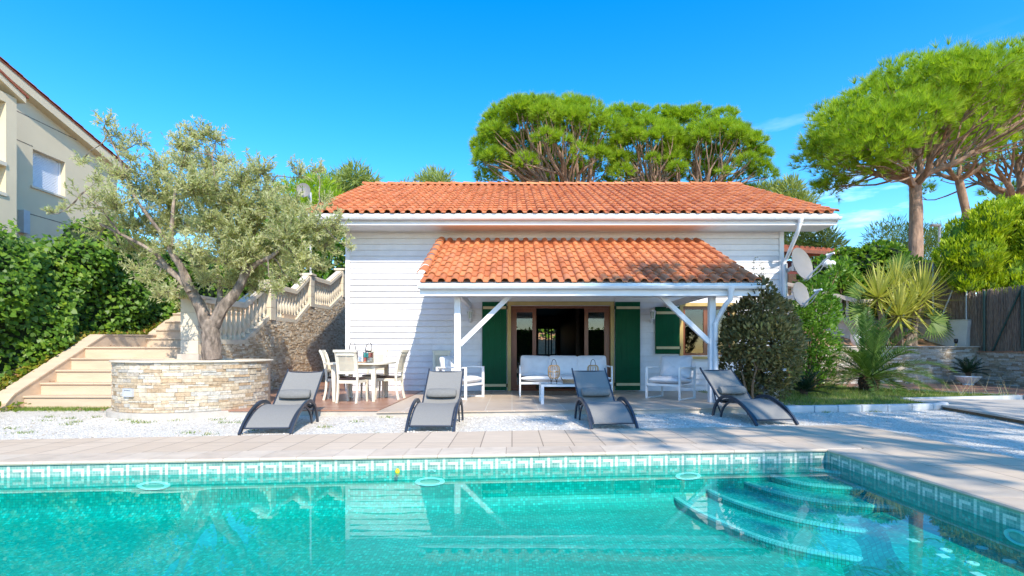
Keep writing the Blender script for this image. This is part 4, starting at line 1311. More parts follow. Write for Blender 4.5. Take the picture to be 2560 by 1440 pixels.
# ------------------------------------------------------------------ white garden lounge set
def loop_side(mb, x, d0, d1, zt, w=.05, t=.03):
    mb.box(x - t / 2, x + t / 2, d0, d0 + w, 0, zt); mb.box(x - t / 2, x + t / 2, d1 - w, d1, 0, zt)
    mb.box(x - t / 2, x + t / 2, d0 + w, d1 - w, 0, .03); mb.box(x - t / 2, x + t / 2, d0 + w, d1 - w, zt - .028, zt)
def make_lounge(name, width, nseat):
    """faces -y, front at y = 0, back at y = .75"""
    r = empty(name)
    for s in (-1, 1):
        mb = MB(); loop_side(mb, s * (width / 2 - .016), 0, .74, .66); mb.build('arm_frame', M['wframe'], r, world=False)
    mb = MB(); wi = width / 2 - .032
    mb.box(-wi, wi, .002, .045, .27, .315); mb.box(-wi, wi, .66, .70, .22, .265)
    for k in range(9): mb.bar((-wi + .05 + (2 * wi - .1) * k / 8, .046, .292), (-wi + .05 + (2 * wi - .1) * k / 8, .66, .245), .03, .02)
    mb.bar((-wi, .705, .60), (wi, .705, .60), .03, .05); mb.bar((-wi, .705, .42), (wi, .705, .42), .02, .03)
    mb.build('seat_frame', M['wframe'], r, world=False)
    if nseat == 1:
        mb = MB(); mb.superbox((0, .36, .375), wi - .005, .36, .085, .22, nu=32, nv=14, rot=Matrix.Rotation(math.radians(-3), 3, 'X'), sag=.004); mb.build('seat_cushion', M['cushion'], r, smooth=True, world=False)
    else:
        mb = MB(); mb.superbox((0, .36, .375), wi + .02, .37, .085, .12, nu=48, nv=14, rot=Matrix.Rotation(math.radians(-3), 3, 'X'), sag=.006); mb.build('seat_cushion', M['cushion'], r, smooth=True, world=False)
    bw = (2 * wi - .02) / nseat
    for k in range(nseat):
        cx = -wi + .01 + bw * (k + .5)
        mb = MB(); mb.superbox((cx, .60, .645), bw / 2 + .014, .245, .125, .2, nu=40, nv=14, rot=Matrix.Rotation(math.radians(90 - 14), 3, 'X') @ Matrix.Rotation(math.radians(random.uniform(-2, 2)), 3, 'Z'), sag=.006)
        mb.build('back_cushion', M['cushion'], r, smooth=True, world=False)
    return r
so = make_lounge('sofa', 2.02, 3)
so.location = (1.17, 11.35, TZ + .002); tag(so, 'white three seat garden sofa with plump cushions before the patio door', 'sofa')
ac = make_lounge('armchair', .76, 1)
ac.location = (3.06, 10.70, TZ + .002); ac.rotation_euler = (0, 0, math.radians(-43)); tag(ac, 'white cushioned armchair angled beside the second porch post, under the window shutter', 'armchair', 'white garden armchairs')
a2 = copy_tree(ac); a2.location = (-.76, 10.98, TZ + .002); a2.rotation_euler = (0, 0, math.radians(64)); tag(a2, 'white cushioned armchair seen side-on behind the porch post with the wall lantern above', 'armchair', 'white garden armchairs')

ct = empty('coffee_table', (1.17, 10.06, TZ + .002), 0, 'low white metal coffee table with grey glass top in front of the sofa', 'table')
z = TZ + .002
mb = MB()
for xx in (.565, 1.775):
    mb = MB(); mb.box(xx - .028, xx + .028, 9.72, 9.76, z, z + .37); mb.box(xx - .028, xx + .028, 10.36, 10.40, z, z + .37); mb.box(xx - .028, xx + .028, 9.76, 10.36, z, z + .03); mb.build('leg_loop', M['wframe'], ct)
mb = MB(); mb.box(.594, 1.746, 9.722, 9.76, z + .325, z + .368); mb.box(.594, 1.746, 10.36, 10.398, z + .325, z + .368); mb.box(.54, .58, 9.765, 10.355, z + .326, z + .369); mb.box(1.76, 1.80, 9.765, 10.355, z + .326, z + .369)
mb.build('frame', M['wframe'], ct)
mb = MB(); mb.box(.535, 1.805, 9.715, 10.405, z + .371, z + .380); mb.build('table_top', M['greyglass'], ct)

def rattan_lantern(x, y, label):
    zt = TZ + .002 + .381
    t = empty('rattan_lantern', (x, y, zt), 0, label, 'lantern', 'rattan lanterns on the coffee table')
    mb = MB()
    pr = [(.075, .09), (.102, .12), (.112, .18), (.112, .24), (.102, .30), (.075, .33)]
    for k in range(14):
        a = 2 * PI * k / 14
        mb.tube([(x + r_ * math.cos(a), y + r_ * math.sin(a), zt + zz) for r_, zz in pr], .0055, 5)
    mb.build('cage', M['rattan'], t)
    mb = MB()
    for r_, zz in ((.076, .09), (.076, .33), (.112, .21)):
        mb.tube([(x + r_ * math.cos(a), y + r_ * math.sin(a), zt + zz) for a in np.linspace(0, 2 * PI, 25)], .008, 5)
    mb.build('hoop', M['rattan'], t)
    mb = MB()
    for k in range(4):
        a = PI / 4 + PI * k / 2
        mb.tube([(x + .07 * math.cos(a - .4), y + .07 * math.sin(a - .4), zt + .09), (x + .075 * math.cos(a), y + .075 * math.sin(a), zt + .004), (x + .07 * math.cos(a + .4), y + .07 * math.sin(a + .4), zt + .09)], .005, 5)
    mb.build('leg', M['black'], t)
    mb = MB(); mb.tube([(x + .045 * math.cos(a), y, zt + .33 + .115 * max(0, math.sin(a)) ** .8) for a in np.linspace(0, PI, 13)], .006, 6); mb.build('handle', M['black'], t)
    mb = MB(); mb.lathe([(.035, 0), (.035, .15), (.03, .155), (.002, .155)], 12, (x, y, zt + .09)); mb.build('candle', M['cushion'], t)
    mb = MB(); mb.lathe([(.076, 0), (.076, .006)], 16, (x, y, zt + .086)); mb.build('base', M['rattan'], t)
rattan_lantern(.80, 10.02, 'round rattan lantern on hairpin feet at the uncovered end of the coffee table')
rattan_lantern(1.55, 10.05, 'round rattan lantern partly hidden behind the dappled sun lounger back')
ty = empty('basket_tray', (1.22, 10.12, TZ + .383), 0, 'flat woven tray with a looped handle between two rattan lanterns', 'tray')
mb = MB(); mb.prism([(1.22 + .24 * math.cos(a), 10.12 + .15 * math.sin(a)) for a in np.linspace(0, 2 * PI, 28, endpoint=False)], TZ + .384, TZ + .398); mb.build('base', M['wood'], ty)
mb = MB()
for q in range(3): mb.tube([(1.22 + (.235 + .006 * q) * math.cos(a), 10.12 + (.145 + .006 * q) * math.sin(a), TZ + .402 + .014 * q) for a in np.linspace(0, 2 * PI, 37)], .009, 5)
mb.build('rim', M['wood'], ty)
for sx in (-1, 1):
    mb = MB(); mb.tube([(1.22 + sx * (.25 + .03 * math.sin(a)), 10.12 + .06 * math.cos(a), TZ + .43 + .06 * math.sin(a)) for a in np.linspace(0, PI, 11)], .006, 5); mb.build('handle', M['black'], ty)
# ------------------------------------------------------------------ stone cladding with real relief
def clad(mb, fn, length, z0f, z1f, rowh=(.05, .09), ln=(.14, .38), relief=(.004, .03), gap=.004, m=0):
    """fn(s) -> (x, y, nx, ny); stones between heights z0f(s) and z1f(s)"""
    zmin = min(z0f(s) for s in np.linspace(0, length, 60)); zmax = max(z1f(s) for s in np.linspace(0, length, 60))
    z = zmin
    while z < zmax:
        h = random.uniform(*rowh)
        s = -random.uniform(0, ln[0])
        while s < length:
            w = random.uniform(*ln)
            parts = [(z, z + h)]
            if random.random() < .22 and h > rowh[0] * 1.2: parts = [(z, z + h * .5), (z + h * .5, z + h)]
            a, c = max(s, 0), min(s + w, length)
            if c - a > .012:
                for p, q in parts:
                    sm = (a + c) / 2
                    p2, q2 = max(p, z0f(sm)), min(q, z1f(sm))
                    if q2 - p2 < .012: continue
                    d = random.uniform(*relief)
                    (x0, y0, n0, k0), (x1, y1, n1, k1) = fn(a + gap / 2), fn(c - gap / 2)
                    p2 += gap / 2; q2 -= gap / 2
                    t0, t1 = d + random.uniform(-.3, .3) * relief[0], d + random.uniform(-.3, .3) * relief[1] * .3
                    v = [(x0, y0, p2), (x1, y1, p2), (x1, y1, q2), (x0, y0, q2),
                         (x0 + n0 * t0, y0 + k0 * t0, p2), (x1 + n1 * t1, y1 + k1 * t1, p2), (x1 + n1 * t1, y1 + k1 * t1, q2), (x0 + n0 * t0, y0 + k0 * t0, q2)]
                    mb.mesh(v, [(4, 5, 6, 7), (0, 1, 5, 4), (1, 2, 6, 5), (2, 3, 7, 6), (3, 0, 4, 7)], m, (random.random(), random.random()))
            s += w
        z += h

# ------------------------------------------------------------------ round planter with the olive tree
PCX, PCY, PR = -5.70, 9.50, 1.215
pl = empty('stone_planter', (PCX, PCY, 0), 0, 'round planter clad in cream ledge stone around the olive trunk', 'planter')
mb = MB()
a0 = math.radians(-188)
fn = lambda s: (PCX + PR * math.cos(a0 + s / PR), PCY + PR * math.sin(a0 + s / PR), math.cos(a0 + s / PR), math.sin(a0 + s / PR))
clad(mb, fn, PR * math.radians(196), lambda s: .10, lambda s: .89, (.035, .068), (.10, .30), (.003, .02))
mb.build('stone_cladding', M['stone_warm'], pl)
mb = MB()
prf = [(PR - .2, .78), (PR - .003, .78)]
ring_ = [(PCX + (PR - .004) * math.cos(a), PCY + (PR - .004) * math.sin(a)) for a in np.linspace(0, 2 * PI, 64, endpoint=False)]
mb.prism(ring_, 0.02, .80)
for q in range(64):
    a, c = 2 * PI * q / 64, 2 * PI * (q + 1) / 64
    pts = []
    for rr, zz in ((PR - .2, .80), (PR - .004, .80), (PR - .004, .89), (PR - .2, .89)):
        pts.append(((PCX + rr * math.cos(a), PCY + rr * math.sin(a), zz), (PCX + rr * math.cos(c), PCY + rr * math.sin(c), zz)))
    for i in range(4):
        j = (i + 1) % 4
        mb.face([pts[i][0], pts[i][1], pts[j][1], pts[j][0]])
mb.build('wall', M['mortar'], pl)
mb = MB()
n = 64
for q in range(n):
    a, c = 2 * PI * q / n, 2 * PI * (q + 1) / n
    sec = [(PR - .22, .892), (PR + .045, .892), (PR + .05, .905), (PR + .045, .922), (PR - .22, .922)]
    P0 = [(PCX + rr * math.cos(a), PCY + rr * math.sin(a), zz) for rr, zz in sec]; P1 = [(PCX + rr * math.cos(c), PCY + rr * math.sin(c), zz) for rr, zz in sec]
    for i in range(5):
        j = (i + 1) % 5
        mb.face([P0[i], P1[i], P1[j], P0[j]])
mb.build('cap', M['balu'], pl)
mb = MB(); mb.prism([(PCX + (PR - .19) * math.cos(a), PCY + (PR - .19) * math.sin(a)) for a in np.linspace(0, 2 * PI, 40, endpoint=False)], .81, .87); mb.build('soil', M['soil'], pl)
mb = MB(); mb.prism([(PCX + (PR + .09) * math.cos(a), PCY + (PR + .09) * math.sin(a)) for a in np.linspace(0, 2 * PI, 64, endpoint=False)], -.03, .095); mb.build('footing', M['concrete'], pl)
# recessed light in the planter wall
ang = math.radians(-108)
lx, ly = PCX + (PR + .02) * math.cos(ang), PCY + (PR + .02) * math.sin(ang)
sl = empty('recessed_light', (lx, ly, .42), 0, 'small grey recessed step light in the planter stones', 'light')
tx, ty_ = -math.sin(ang), math.cos(ang); nx, ny = math.cos(ang), math.sin(ang)
def lp(u, v, d): return (lx + tx * u + nx * d, ly + ty_ * u + ny * d, .42 + v)
mb = MB()
for (u0, u1, v0, v1) in ((-.1, .1, .04, .065), (-.1, .1, -.065, -.04), (-.1, -.075, -.04, .04), (.075, .1, -.04, .04)):
    mb.mesh([lp(u, v, d) for d in (-.03, .022) for u, v in ((u0, v0), (u1, v0), (u1, v1), (u0, v1))], [(3, 2, 1, 0), (4, 5, 6, 7), (0, 1, 5, 4), (1, 2, 6, 5), (2, 3, 7, 6), (3, 0, 4, 7)])
mb.build('frame', M['galv'], sl)
mb = MB(); mb.face([lp(u, v, .008) for u, v in ((-.075, -.04), (.075, -.04), (.075, .04), (-.075, .04))]); mb.build('lens', M['galv'], sl)

# ------------------------------------------------------------------ stone staircase
st = empty('stone_staircase', (-7.7, 9.8, 0), 0, 'wide cream limestone staircase climbing past the ivy to the upper garden', 'staircase')
SX0, SX1 = -9.12, -6.14
yk = [9.80, 10.15, 10.50, 10.85, 11.20]; zk = [.24, .463, .70, .935, 1.17]
for k in range(5):
    mb = MB()
    y1 = yk[k + 1] + .02 if k < 4 else 13.1
    mb.box(SX0, SX1, yk[k] + .02, y1, 0 if k == 0 else zk[k - 1] - .05, zk[k] - .031)
    # tread plates with a nosing, split in slabs
    xx = SX0
    while xx < SX1 - .05:
        x2 = min(xx + random.uniform(.85, 1.25), SX1)
        mb.box(xx + .002, x2 - .002, yk[k] - .012, y1 + .01, zk[k] - .03, zk[k])
        xx = x2
    mb.build('step', M['limestone'], st)
y = 13.1; zc = 1.17
for k in range(4):
    mb = MB(); mb.box(SX0, SX1, y + .02, y + .34, zc - .05, zc + .2); mb.box(SX0, SX1, y - .012, y + .35, zc + .201, zc + .231); mb.build('step', M['limestone'], st)
    y += .34; zc += .231
mb = MB(); mb.box(SX0, SX1, y + .0, 17.0, 0.5, zc); mb.box(SX0, SX1, 17.001, 19, .5, zc + .5); mb.box(SX0, SX1, 19.001, 24, .5, zc + .95); mb.build('landing', M['limestone'], st)
# stringer kerb on the ivy side: sloping, level, sloping
kz = [(9.45, .10), (9.62, .27), (11.75, 1.42), (13.55, 1.47), (14.7, 2.10), (17, 2.75)]
mb = MB()
for (ya, za), (yb, zb) in zip(kz[:-1], kz[1:]):
    xa, xb = SX0 - .30, SX0 - .001
    v = [(xa, ya, za), (xb, ya, za), (xb, yb, zb), (xa, yb, zb), (xa, ya, -.05), (xb, ya, -.05), (xb, yb, -.05), (xa, yb, -.05)]
    mb.mesh(v, [(0, 1, 2, 3), (4, 7, 6, 5), (0, 4, 5, 1), (1, 5, 6, 2), (2, 6, 7, 3), (3, 7, 4, 0)])
mb.build('stringer_kerb', M['limestone'], st)
mb = MB()
for (ya, za), (yb, zb) in zip(kz[:-1], kz[1:]):
    xa, xb = SX0 - .32, SX0 + .012
    v = [(xa, ya, za + .002), (xb, ya, za + .002), (xb, yb, zb + .002), (xa, yb, zb + .002), (xa, ya, za + .032), (xb, ya, za + .032), (xb, yb, zb + .032), (xa, yb, zb + .032)]
    mb.mesh(v, [(3, 2, 1, 0), (4, 5, 6, 7), (0, 1, 5, 4), (1, 2, 6, 5), (2, 3, 7, 6), (3, 0, 4, 7)])
mb.build('kerb_cap', M['limestone'], st)

# ------------------------------------------------------------------ stair wall and balustrade above it
WXF = -6.10
bz_ = [(10.0, .95), (10.3, 1.24), (12.0, 1.27), (13.2, 1.90), (14.85, 1.90), (15.85, 2.46), (17.6, 2.50), (18.9, 3.06), (20, 3.08)]
bzf = lambda y: float(np.interp(y, [a for a, _ in bz_], [c for _, c in bz_]))
wl = empty('stair_wall', (WXF, 14, TZ), 0, 'tall retaining wall of small split stone beside the house under the balustrade', 'wall')
mb = MB()
fn = lambda s: (WXF, 10.3 + s, 1, 0)
clad(mb, fn, 9.6, lambda s: TZ, lambda s: bzf(10.3 + s) - .03, (.028, .055), (.07, .22), (.003, .018), .003)
fn2 = lambda s: (-6.5 + s, 10.3, 0, -1)
mb.build('stone_cladding', M['stone_small'], wl)
mb = MB()
ysm = [10.3, 12.0, 13.2, 14.85, 15.85, 17.6, 18.9, 19.9]
for ya, yb in zip(ysm[:-1], ysm[1:]):
    za, zb = bzf(ya) - .03, bzf(yb) - .03
    v = [(WXF - .28, ya, -.03), (WXF, ya, -.03), (WXF, yb, -.03), (WXF - .28, yb, -.03), (WXF - .28, ya, za), (WXF, ya, za), (WXF, yb, zb), (WXF - .28, yb, zb)]
    mb.mesh(v, [(0, 3, 2, 1), (4, 5, 6, 7), (0, 1, 5, 4), (1, 2, 6, 5), (2, 3, 7, 6), (3, 0, 4, 7)])
mb.build('core', M['mortar'], wl)

BP = [(.055, 0), (.055, .07), (.040, .085), (.034, .11), (.050, .16), (.066, .22), (.064, .28), (.046, .36), (.034, .46), (.030, .54), (.040, .57), (.042, .60), (.030, .62), (.048, .65), (.055, .66), (.055, .72)]
def balustrade(root, pts, pillars, mat, spacing=.19, H=.72, rail=True):
    """pts: polyline of the plinth top (x, y, z); pillars: list of (x, y, z0, ztop, w)"""
    proto = None
    mb = MB(); mr = MB()
    for a, c in zip(pts[:-1], pts[1:]):
        a, c = Vector(a), Vector(c)
        mb.bar(a - Vector((0, 0, .05)), c - Vector((0, 0, .05)), .22, .098)
        mr.bar(a + Vector((0, 0, H + .045)), c + Vector((0, 0, H + .045)), .24, .09)
        mr.bar(a + Vector((0, 0, H + .112)), c + Vector((0, 0, H + .112)), .19, .042)
    mb.build('plinth', mat, root); mr.build('handrail', mat, root)
    for a, c in zip(pts[:-1], pts[1:]):
        a, c = Vector(a), Vector(c); L = math.hypot(c.x - a.x, c.y - a.y)
        n = max(1, int(round(L / spacing)))
        for k in range(n):
            p = a.lerp(c, (k + .5) / n)
            if any(math.hypot(p.x - q[0], p.y - q[1]) < q[4] * .5 + .05 for q in pillars): continue
            if proto is None:
                mb = MB(); mb.lathe(BP, 12, (0, 0, 0)); proto = mb.build('baluster', mat, root, smooth=True, world=False); o = proto
            else:
                o = proto.copy(); COL.objects.link(o); o.parent = root
            o.location = p - root.location
    for (x, y, z0, z1, w) in pillars:
        mb = MB(); z = z0; nb = max(3, int((z1 - z0) / .24)); h = (z1 - z0) / nb
        for k in range(nb):
            mb.box(x - w / 2, x + w / 2, y - w / 2, y + w / 2, z + .004, z + h - .004); mb.box(x - w / 2 + .008, x + w / 2 - .008, y - w / 2 + .008, y + w / 2 - .008, z + h - .004, z + h + .004); z += h
        mb.build('pillar', mat, root, bevel=.004)
        mb = MB(); mb.box(x - w / 2 - .05, x + w / 2 + .05, y - w / 2 - .05, y + w / 2 + .05, z1 + .004, z1 + .07); mb.build('pillar_cap', mat, root, bevel=.008)

XB_ = -6.2
bl = empty('balustrade', (XB_, 14, 1.3), 0, 'long cream cast-stone balustrade stepping up beside the stairs behind the olive tree', 'balustrade')
pts = [(XB_, yy, bzf(yy) + .07) for yy in (10.42, 12.0, 13.2, 14.85, 15.85, 17.6, 18.9, 19.6)]
balustrade(bl, pts, [(XB_ - .1, 10.42, 1.02, 2.10, .34), (XB_, 13.35, 1.86, 2.80, .28), (XB_, 15.98, 2.42, 3.36, .28), (XB_, 19.0, 3.02, 3.98, .28)], M['balu'])
mb = MB(); mb.box(XB_ - .31, XB_ + .11, 10.2, 10.64, 0.02, 1.02); mb.build('pedestal', M['balu_grey'], bl, bevel=.006)

# ------------------------------------------------------------------ neighbour's cream house
K = 13.5
def nb(px, py):
    Y = K * F / (CX - px); return (-K, Y, HC - (py - HY) * Y / F)
nh = empty('villa', (-K - 4, 14, 2), 0, "neighbour's cream stucco villa rising above the ivy hedge", 'house')
def nroof(y): return 8.56 - (y - 13.58) * .271
YE = 17.95
mb = MB()
wy0, wy1, wz0, wz1 = nb(82, 0)[1], nb(163, 0)[1], 5.73, 6.78
# gable wall facing the pool side, with the window opening
prof_top = lambda y: nroof(y) - .202
for (a, c, p, q) in split_rects(8.0, YE, 1.5, 6.86, [(wy0, wy1, wz0, wz1)]):
    mb.box(-K - .3, -K, a, c, p, q)
v = [(-K, 8, 6.86), (-K, YE, 6.86), (-K, YE, prof_top(YE)), (-K, 8, prof_top(8)), (-K - .3, 8, 6.86), (-K - .3, YE, 6.86), (-K - .3, YE, prof_top(YE)), (-K - .3, 8, prof_top(8))]
mb.mesh(v, [(0, 1, 2, 3), (7, 6, 5, 4), (1, 5, 6, 2), (2, 6, 7, 3), (3, 7, 4, 0)])
mb.box(-K - 9, -K - .3, YE - .3, YE, 1.5, prof_top(YE)); mb.box(-K - .35, -K - .30, 8, YE - .31, 1.5, 6.2)
mb.build('wall', M['stucco'], nh)
for (pxa, pya, pxb, pyb) in ((39, 280, 300, 399), (64, 533, 139, 552), (41, 349, 81, 365)):
    a, c = nb(pxa, pya), nb(pxb, pyb)
    z = (a[2] + c[2]) / 2
    mb = MB(); mb.box(-K, -K + .004, a[1], wy0 if pxa == 41 else min(c[1] + 1.5, YE - .02), z - .012, z + .012)
    mb.build('groove', M['bark_olive'], nh)
mb = MB()
ya, yb = 6.0, 18.3
sec = [(-K - 9, -.08), (-K + .24, -.08), (-K + .24, .17), (-K - 9, .17)]
v = [(x, ya, nroof(ya) - .12 + z) for x, z in sec] + [(x, yb, nroof(yb) - .12 + z) for x, z in sec]
mb.mesh(v, [(0, 1, 2, 3), (7, 6, 5, 4), (0, 4, 5, 1), (1, 5, 6, 2), (2, 6, 7, 3), (3, 7, 4, 0)])
mb.build('roof_slab', M['stucco'], nh)
mb = MB()
v = [(x, ya, nroof(ya) + .052 + z) for x, z in ((-K - 9, 0), (-K + .26, 0), (-K + .26, .03), (-K - 9, .03))] + [(x, yb + .05, nroof(yb + .05) + .052 + z) for x, z in ((-K - 9, 0), (-K + .26, 0), (-K + .26, .03), (-K - 9, .03))]
mb.mesh(v, [(0, 1, 2, 3), (7, 6, 5, 4), (0, 4, 5, 1), (1, 5, 6, 2), (2, 6, 7, 3), (3, 7, 4, 0)], 0, (.3, .3))
y = 9.0
while y < yb:
    p, q = (-K + .235, y, nroof(y) + .11), (-K + .235, y + .40, nroof(y + .4) + .10)
    half_caps(mb, q, p, 1, .045, (0, 0, 1)); y += .4
mb.build('roof_tiles', M['rooffar'], nh)
w = empty('window'); w.parent = nh; w.location = Vector((-K, (wy0 + wy1) / 2, wz0)) - nh.location
mb = MB()
z = wz0 + .02
while z < wz1 - .02:
    mb.mesh([(-K - .16, wy0, z), (-K - .16, wy1, z), (-K - .172, wy1, z + .042), (-K - .172, wy0, z + .042)], [(0, 1, 2, 3)]); mb.mesh([(-K - .172, wy0, z + .042), (-K - .172, wy1, z + .042), (-K - .16, wy1, z + .047), (-K - .16, wy0, z + .047)], [(0, 1, 2, 3)]); z += .047
mb.box(-K - .2, -K - .175, wy0, wy1, wz0, wz1)
mb.build('roller_shutter', M['shutterw'], w)
mb = MB(); mb.box(-K - .2, -K + .05, wy0 - .08, wy1 + .06, wz0 - .06, wz0 + .0); mb.build('sill', M['balu'], w)
mb = MB(); mb.box(-K - .18, -K - .14, wy1 - .05, wy1, wz0, wz1); mb.build('frame', M['white'], w)
for k, (px, py) in enumerate([(26, 185), (132, 277)]):
    x, y, z = nb(px, py); y = min(y, YE - .3)
    mb = MB()
    for a in range(4):
        th = PI / 2 * a
        mb.bar((x + .02, y, z), (x + .02, y + .13 * math.cos(th), z + .13 * math.sin(th)), .05, .03, up=(1, 0, 0))
        mb.bar((x + .03, y + .085 * math.cos(th) - .05 * math.sin(th), z + .085 * math.sin(th) + .05 * math.cos(th)), (x + .03, y + .085 * math.cos(th) + .05 * math.sin(th), z + .085 * math.sin(th) - .05 * math.cos(th)), .03, .025, up=(1, 0, 0))
    mb.build('wall_anchor', M['bark_pine'], nh)
# projecting bay at the picture edge
c2 = 12.45; yb_ = 13.2
mb = MB()
bwin = (9.5, 12.92, 4.97, 7.2)
for (a, c, p, q) in split_rects(8.0, yb_, 1.5, 7.42, [bwin]): mb.box(-c2 - .25, -c2, a, c, p, q)
mb.box(-K + .002, -c2 - .25, yb_ - .25, yb_, 1.5, 7.42)
mb.build('bay_wall', M['stucco'], nh)
mb = MB()
def bro(y): return 7.64 - (y - 12.67) * .397
v = [(x, 7.5, bro(7.5) + z) for x, z in ((-K - 1, 0), (-c2 + .10, 0), (-c2 + .10, .16), (-K - 1, .16))] + [(x, 13.35, bro(13.35) + z) for x, z in ((-K - 1, 0), (-c2 + .10, 0), (-c2 + .10, .16), (-K - 1, .16))]
mb.mesh(v, [(0, 1, 2, 3), (7, 6, 5, 4), (0, 4, 5, 1), (1, 5, 6, 2), (2, 6, 7, 3), (3, 7, 4, 0)])
mb.build('bay_roof', M['stucco'], nh)
mb = MB()
v = [(x, 7.5, bro(7.5) + .162 + z) for x, z in ((-K - 1, 0), (-c2 + .13, 0), (-c2 + .13, .06), (-K - 1, .06))] + [(x, 13.40, bro(13.40) + .162 + z) for x, z in ((-K - 1, 0), (-c2 + .13, 0), (-c2 + .13, .06), (-K - 1, .06))]
mb.mesh(v, [(0, 1, 2, 3), (7, 6, 5, 4), (0, 4, 5, 1), (1, 5, 6, 2), (2, 6, 7, 3), (3, 7, 4, 0)], 0, (.6, .3))
mb.build('bay_roof_tiles', M['rooffar'], nh)
mb = MB(); mb.box(-c2 - .2, -c2 + .03, 9.5, 12.93, 4.88, 4.969); mb.box(-c2 - .2, -c2 + .03, 9.5, 12.919, 5.62, 5.72)
mb.box(-c2 - .24, -c2 - .201, 9.5, 12.918, 4.97, 7.2); mb.build('bay_ledge', M['balu'], nh)
mb = MB()
x, y, z = nb(52, 555)
mb.box(-K + .001, -K + .16, nb(43, 0)[1] + .02, nb(61, 0)[1], nb(52, 583)[2], nb(52, 526)[2]); mb.build('meter_box', M['galv'], nh)
# ------------------------------------------------------------------ right: retaining walls, fence, dishes, lamps
rwA = empty('garden_wall', (12, 16.6, .06), 0, 'low retaining wall of grey ledge stone behind the palms holding the raised bed', 'wall')
mb = MB()
fn = lambda s: (9.0 + s, 16.5 + .018 * s, .0, -1)
clad(mb, fn, 5.6, lambda s: .05, lambda s: 1.20, (.035, .06), (.12, .36), (.004, .03))
mb.build('stone_cladding', M['stone_grey'], rwA)
mb = MB(); mb.prism([(9.0, 16.5), (14.6, 16.6), (14.75, 16.6), (14.75, 16.85), (9.0, 16.75)], -.05, 1.20); mb.build('core', M['mortar'], rwA)
mb = MB(); mb.prism([(8.98, 16.44), (14.62, 16.54), (14.78, 16.54), (14.78, 16.88), (8.98, 16.78)], 1.202, 1.235); mb.build('cap', M['balu_grey'], rwA)
rwB = empty('garden_wall', (14.65, 14, .06), 0, 'low grey ledge stone wall under the brushwood fence beside the planter bowl', 'wall')
mb = MB()
fn = lambda s: (14.62, 16.5 - s, -1, 0)
clad(mb, fn, 7.5, lambda s: .05, lambda s: 1.04, (.035, .06), (.12, .36), (.004, .03))
mb.build('stone_cladding', M['stone_grey'], rwB)
mb = MB(); mb.box(14.62, 14.85, 9, 16.5, -.05, 1.04); mb.build('core', M['mortar'], rwB)
mb = MB(); mb.box(14.57, 14.9, 9, 16.49, 1.042, 1.07); mb.build('cap', M['terracotta'], rwB)
ww = empty('parapet', (14.7, 16.9, 1.15), 0, 'stained whitewashed parapet wall behind the raised bed below the brushwood fence', 'wall')
mb = MB()
pa, pb = Vector((14.70, 16.90, 1.55)), Vector((14.2, 18.8, 1.72))
mb.bar(pa, pb, .2, 1.0); mb.build('wall', M['whitewash'], ww)
mb = MB(); mb.bar(pa + Vector((.03, -.03, .52)), pb + Vector((0, 0, .42)), .26, .05); mb.build('coping', M['balu_grey'], ww)

# brushwood fence
fb = empty('brushwood_fence', (14.72, 13, 1.07), 0, 'brown brushwood fence on dark green posts on the low wall by the planter bowl', 'fence')
def reed_screen(mb, a, c, h, n=420):
    a, c = Vector(a), Vector(c); L = (c - a).length; d = (c - a) / L; nn = Vector((d.y, -d.x, 0))
    k = int(L * n / 4)
    for i in range(k):
        p = a + d * (L * (i + random.random()) / k) + nn * random.uniform(-.02, .02)
        q = p + Vector((random.uniform(-.05, .05), random.uniform(-.05, .05), h + random.uniform(-.12, .10)))
        mb.bar(p, q, random.uniform(.008, .018), random.uniform(.008, .02))
    mb.bar(a + Vector((0, 0, h * .47)) - nn * -.03, c + Vector((0, 0, h * .47)) - nn * -.03, .03, h * .92)
mb = MB(); reed_screen(mb, (14.78, 9.2, 1.07), (14.78, 17.25, 1.07), 1.85); mb.build('brushwood_screen', M['reed'], fb)
for yy in (16.35, 15.13, 12.6, 10.2):
    mb = MB(); mb.tube([(14.70, yy, 1.07), (14.70, yy, 2.95)], .035, 8); mb.build('post', M['fgreen'], fb)
mb = MB(); mb.tube([(14.69, 16.05, 1.08), (14.69, 15.17, 2.85)], .025, 8); mb.build('brace', M['fgreen'], fb)
fb2 = empty('brushwood_fence', (13.5, 18, 2.05), 0, 'shaded brown brushwood fence on galvanised posts above the whitewashed parapet', 'fence')
a, c = Vector((14.85, 17.02, 2.02)), Vector((14.5, 19.6, 2.25))
mb = MB(); reed_screen(mb, a, c, 2.0); mb.build('brushwood_screen', M['reed'], fb2)
d = (c - a); 
for t in (.05, .5, .95):
    p = a + d * t + Vector((-.07, -.09, -.02)); mb = MB(); mb.tube([p, p + Vector((0, 0, 2.1))], .025, 8); mb.build('post', M['galv'], fb2)
mb = MB(); mb.tube([a + d * .40 + Vector((-.08, -.1, 0)), a + d * .08 + Vector((-.08, -.1, 1.95))], .022, 8); mb.build('brace', M['galv'], fb2)
gl = empty('garden_spotlight', (14.0, 16.66, 1.2), 0, 'small dark garden spotlight on the corner of the raised bed', 'light')
x, y, z = 14.05, 16.62, 1.237
mb = MB(); mb.lathe([(.035, 0), (.03, .07), (.02, .08)], 10, (x, y, z)); mb.build('base', M['ochre'], gl)
mb = MB(); mb.lathe([(.025, 0), (.05, .03), (.055, .12), (.04, .15)], 10, (x, y, z + .081)); mb.build('head', M['black'], gl, smooth=True)

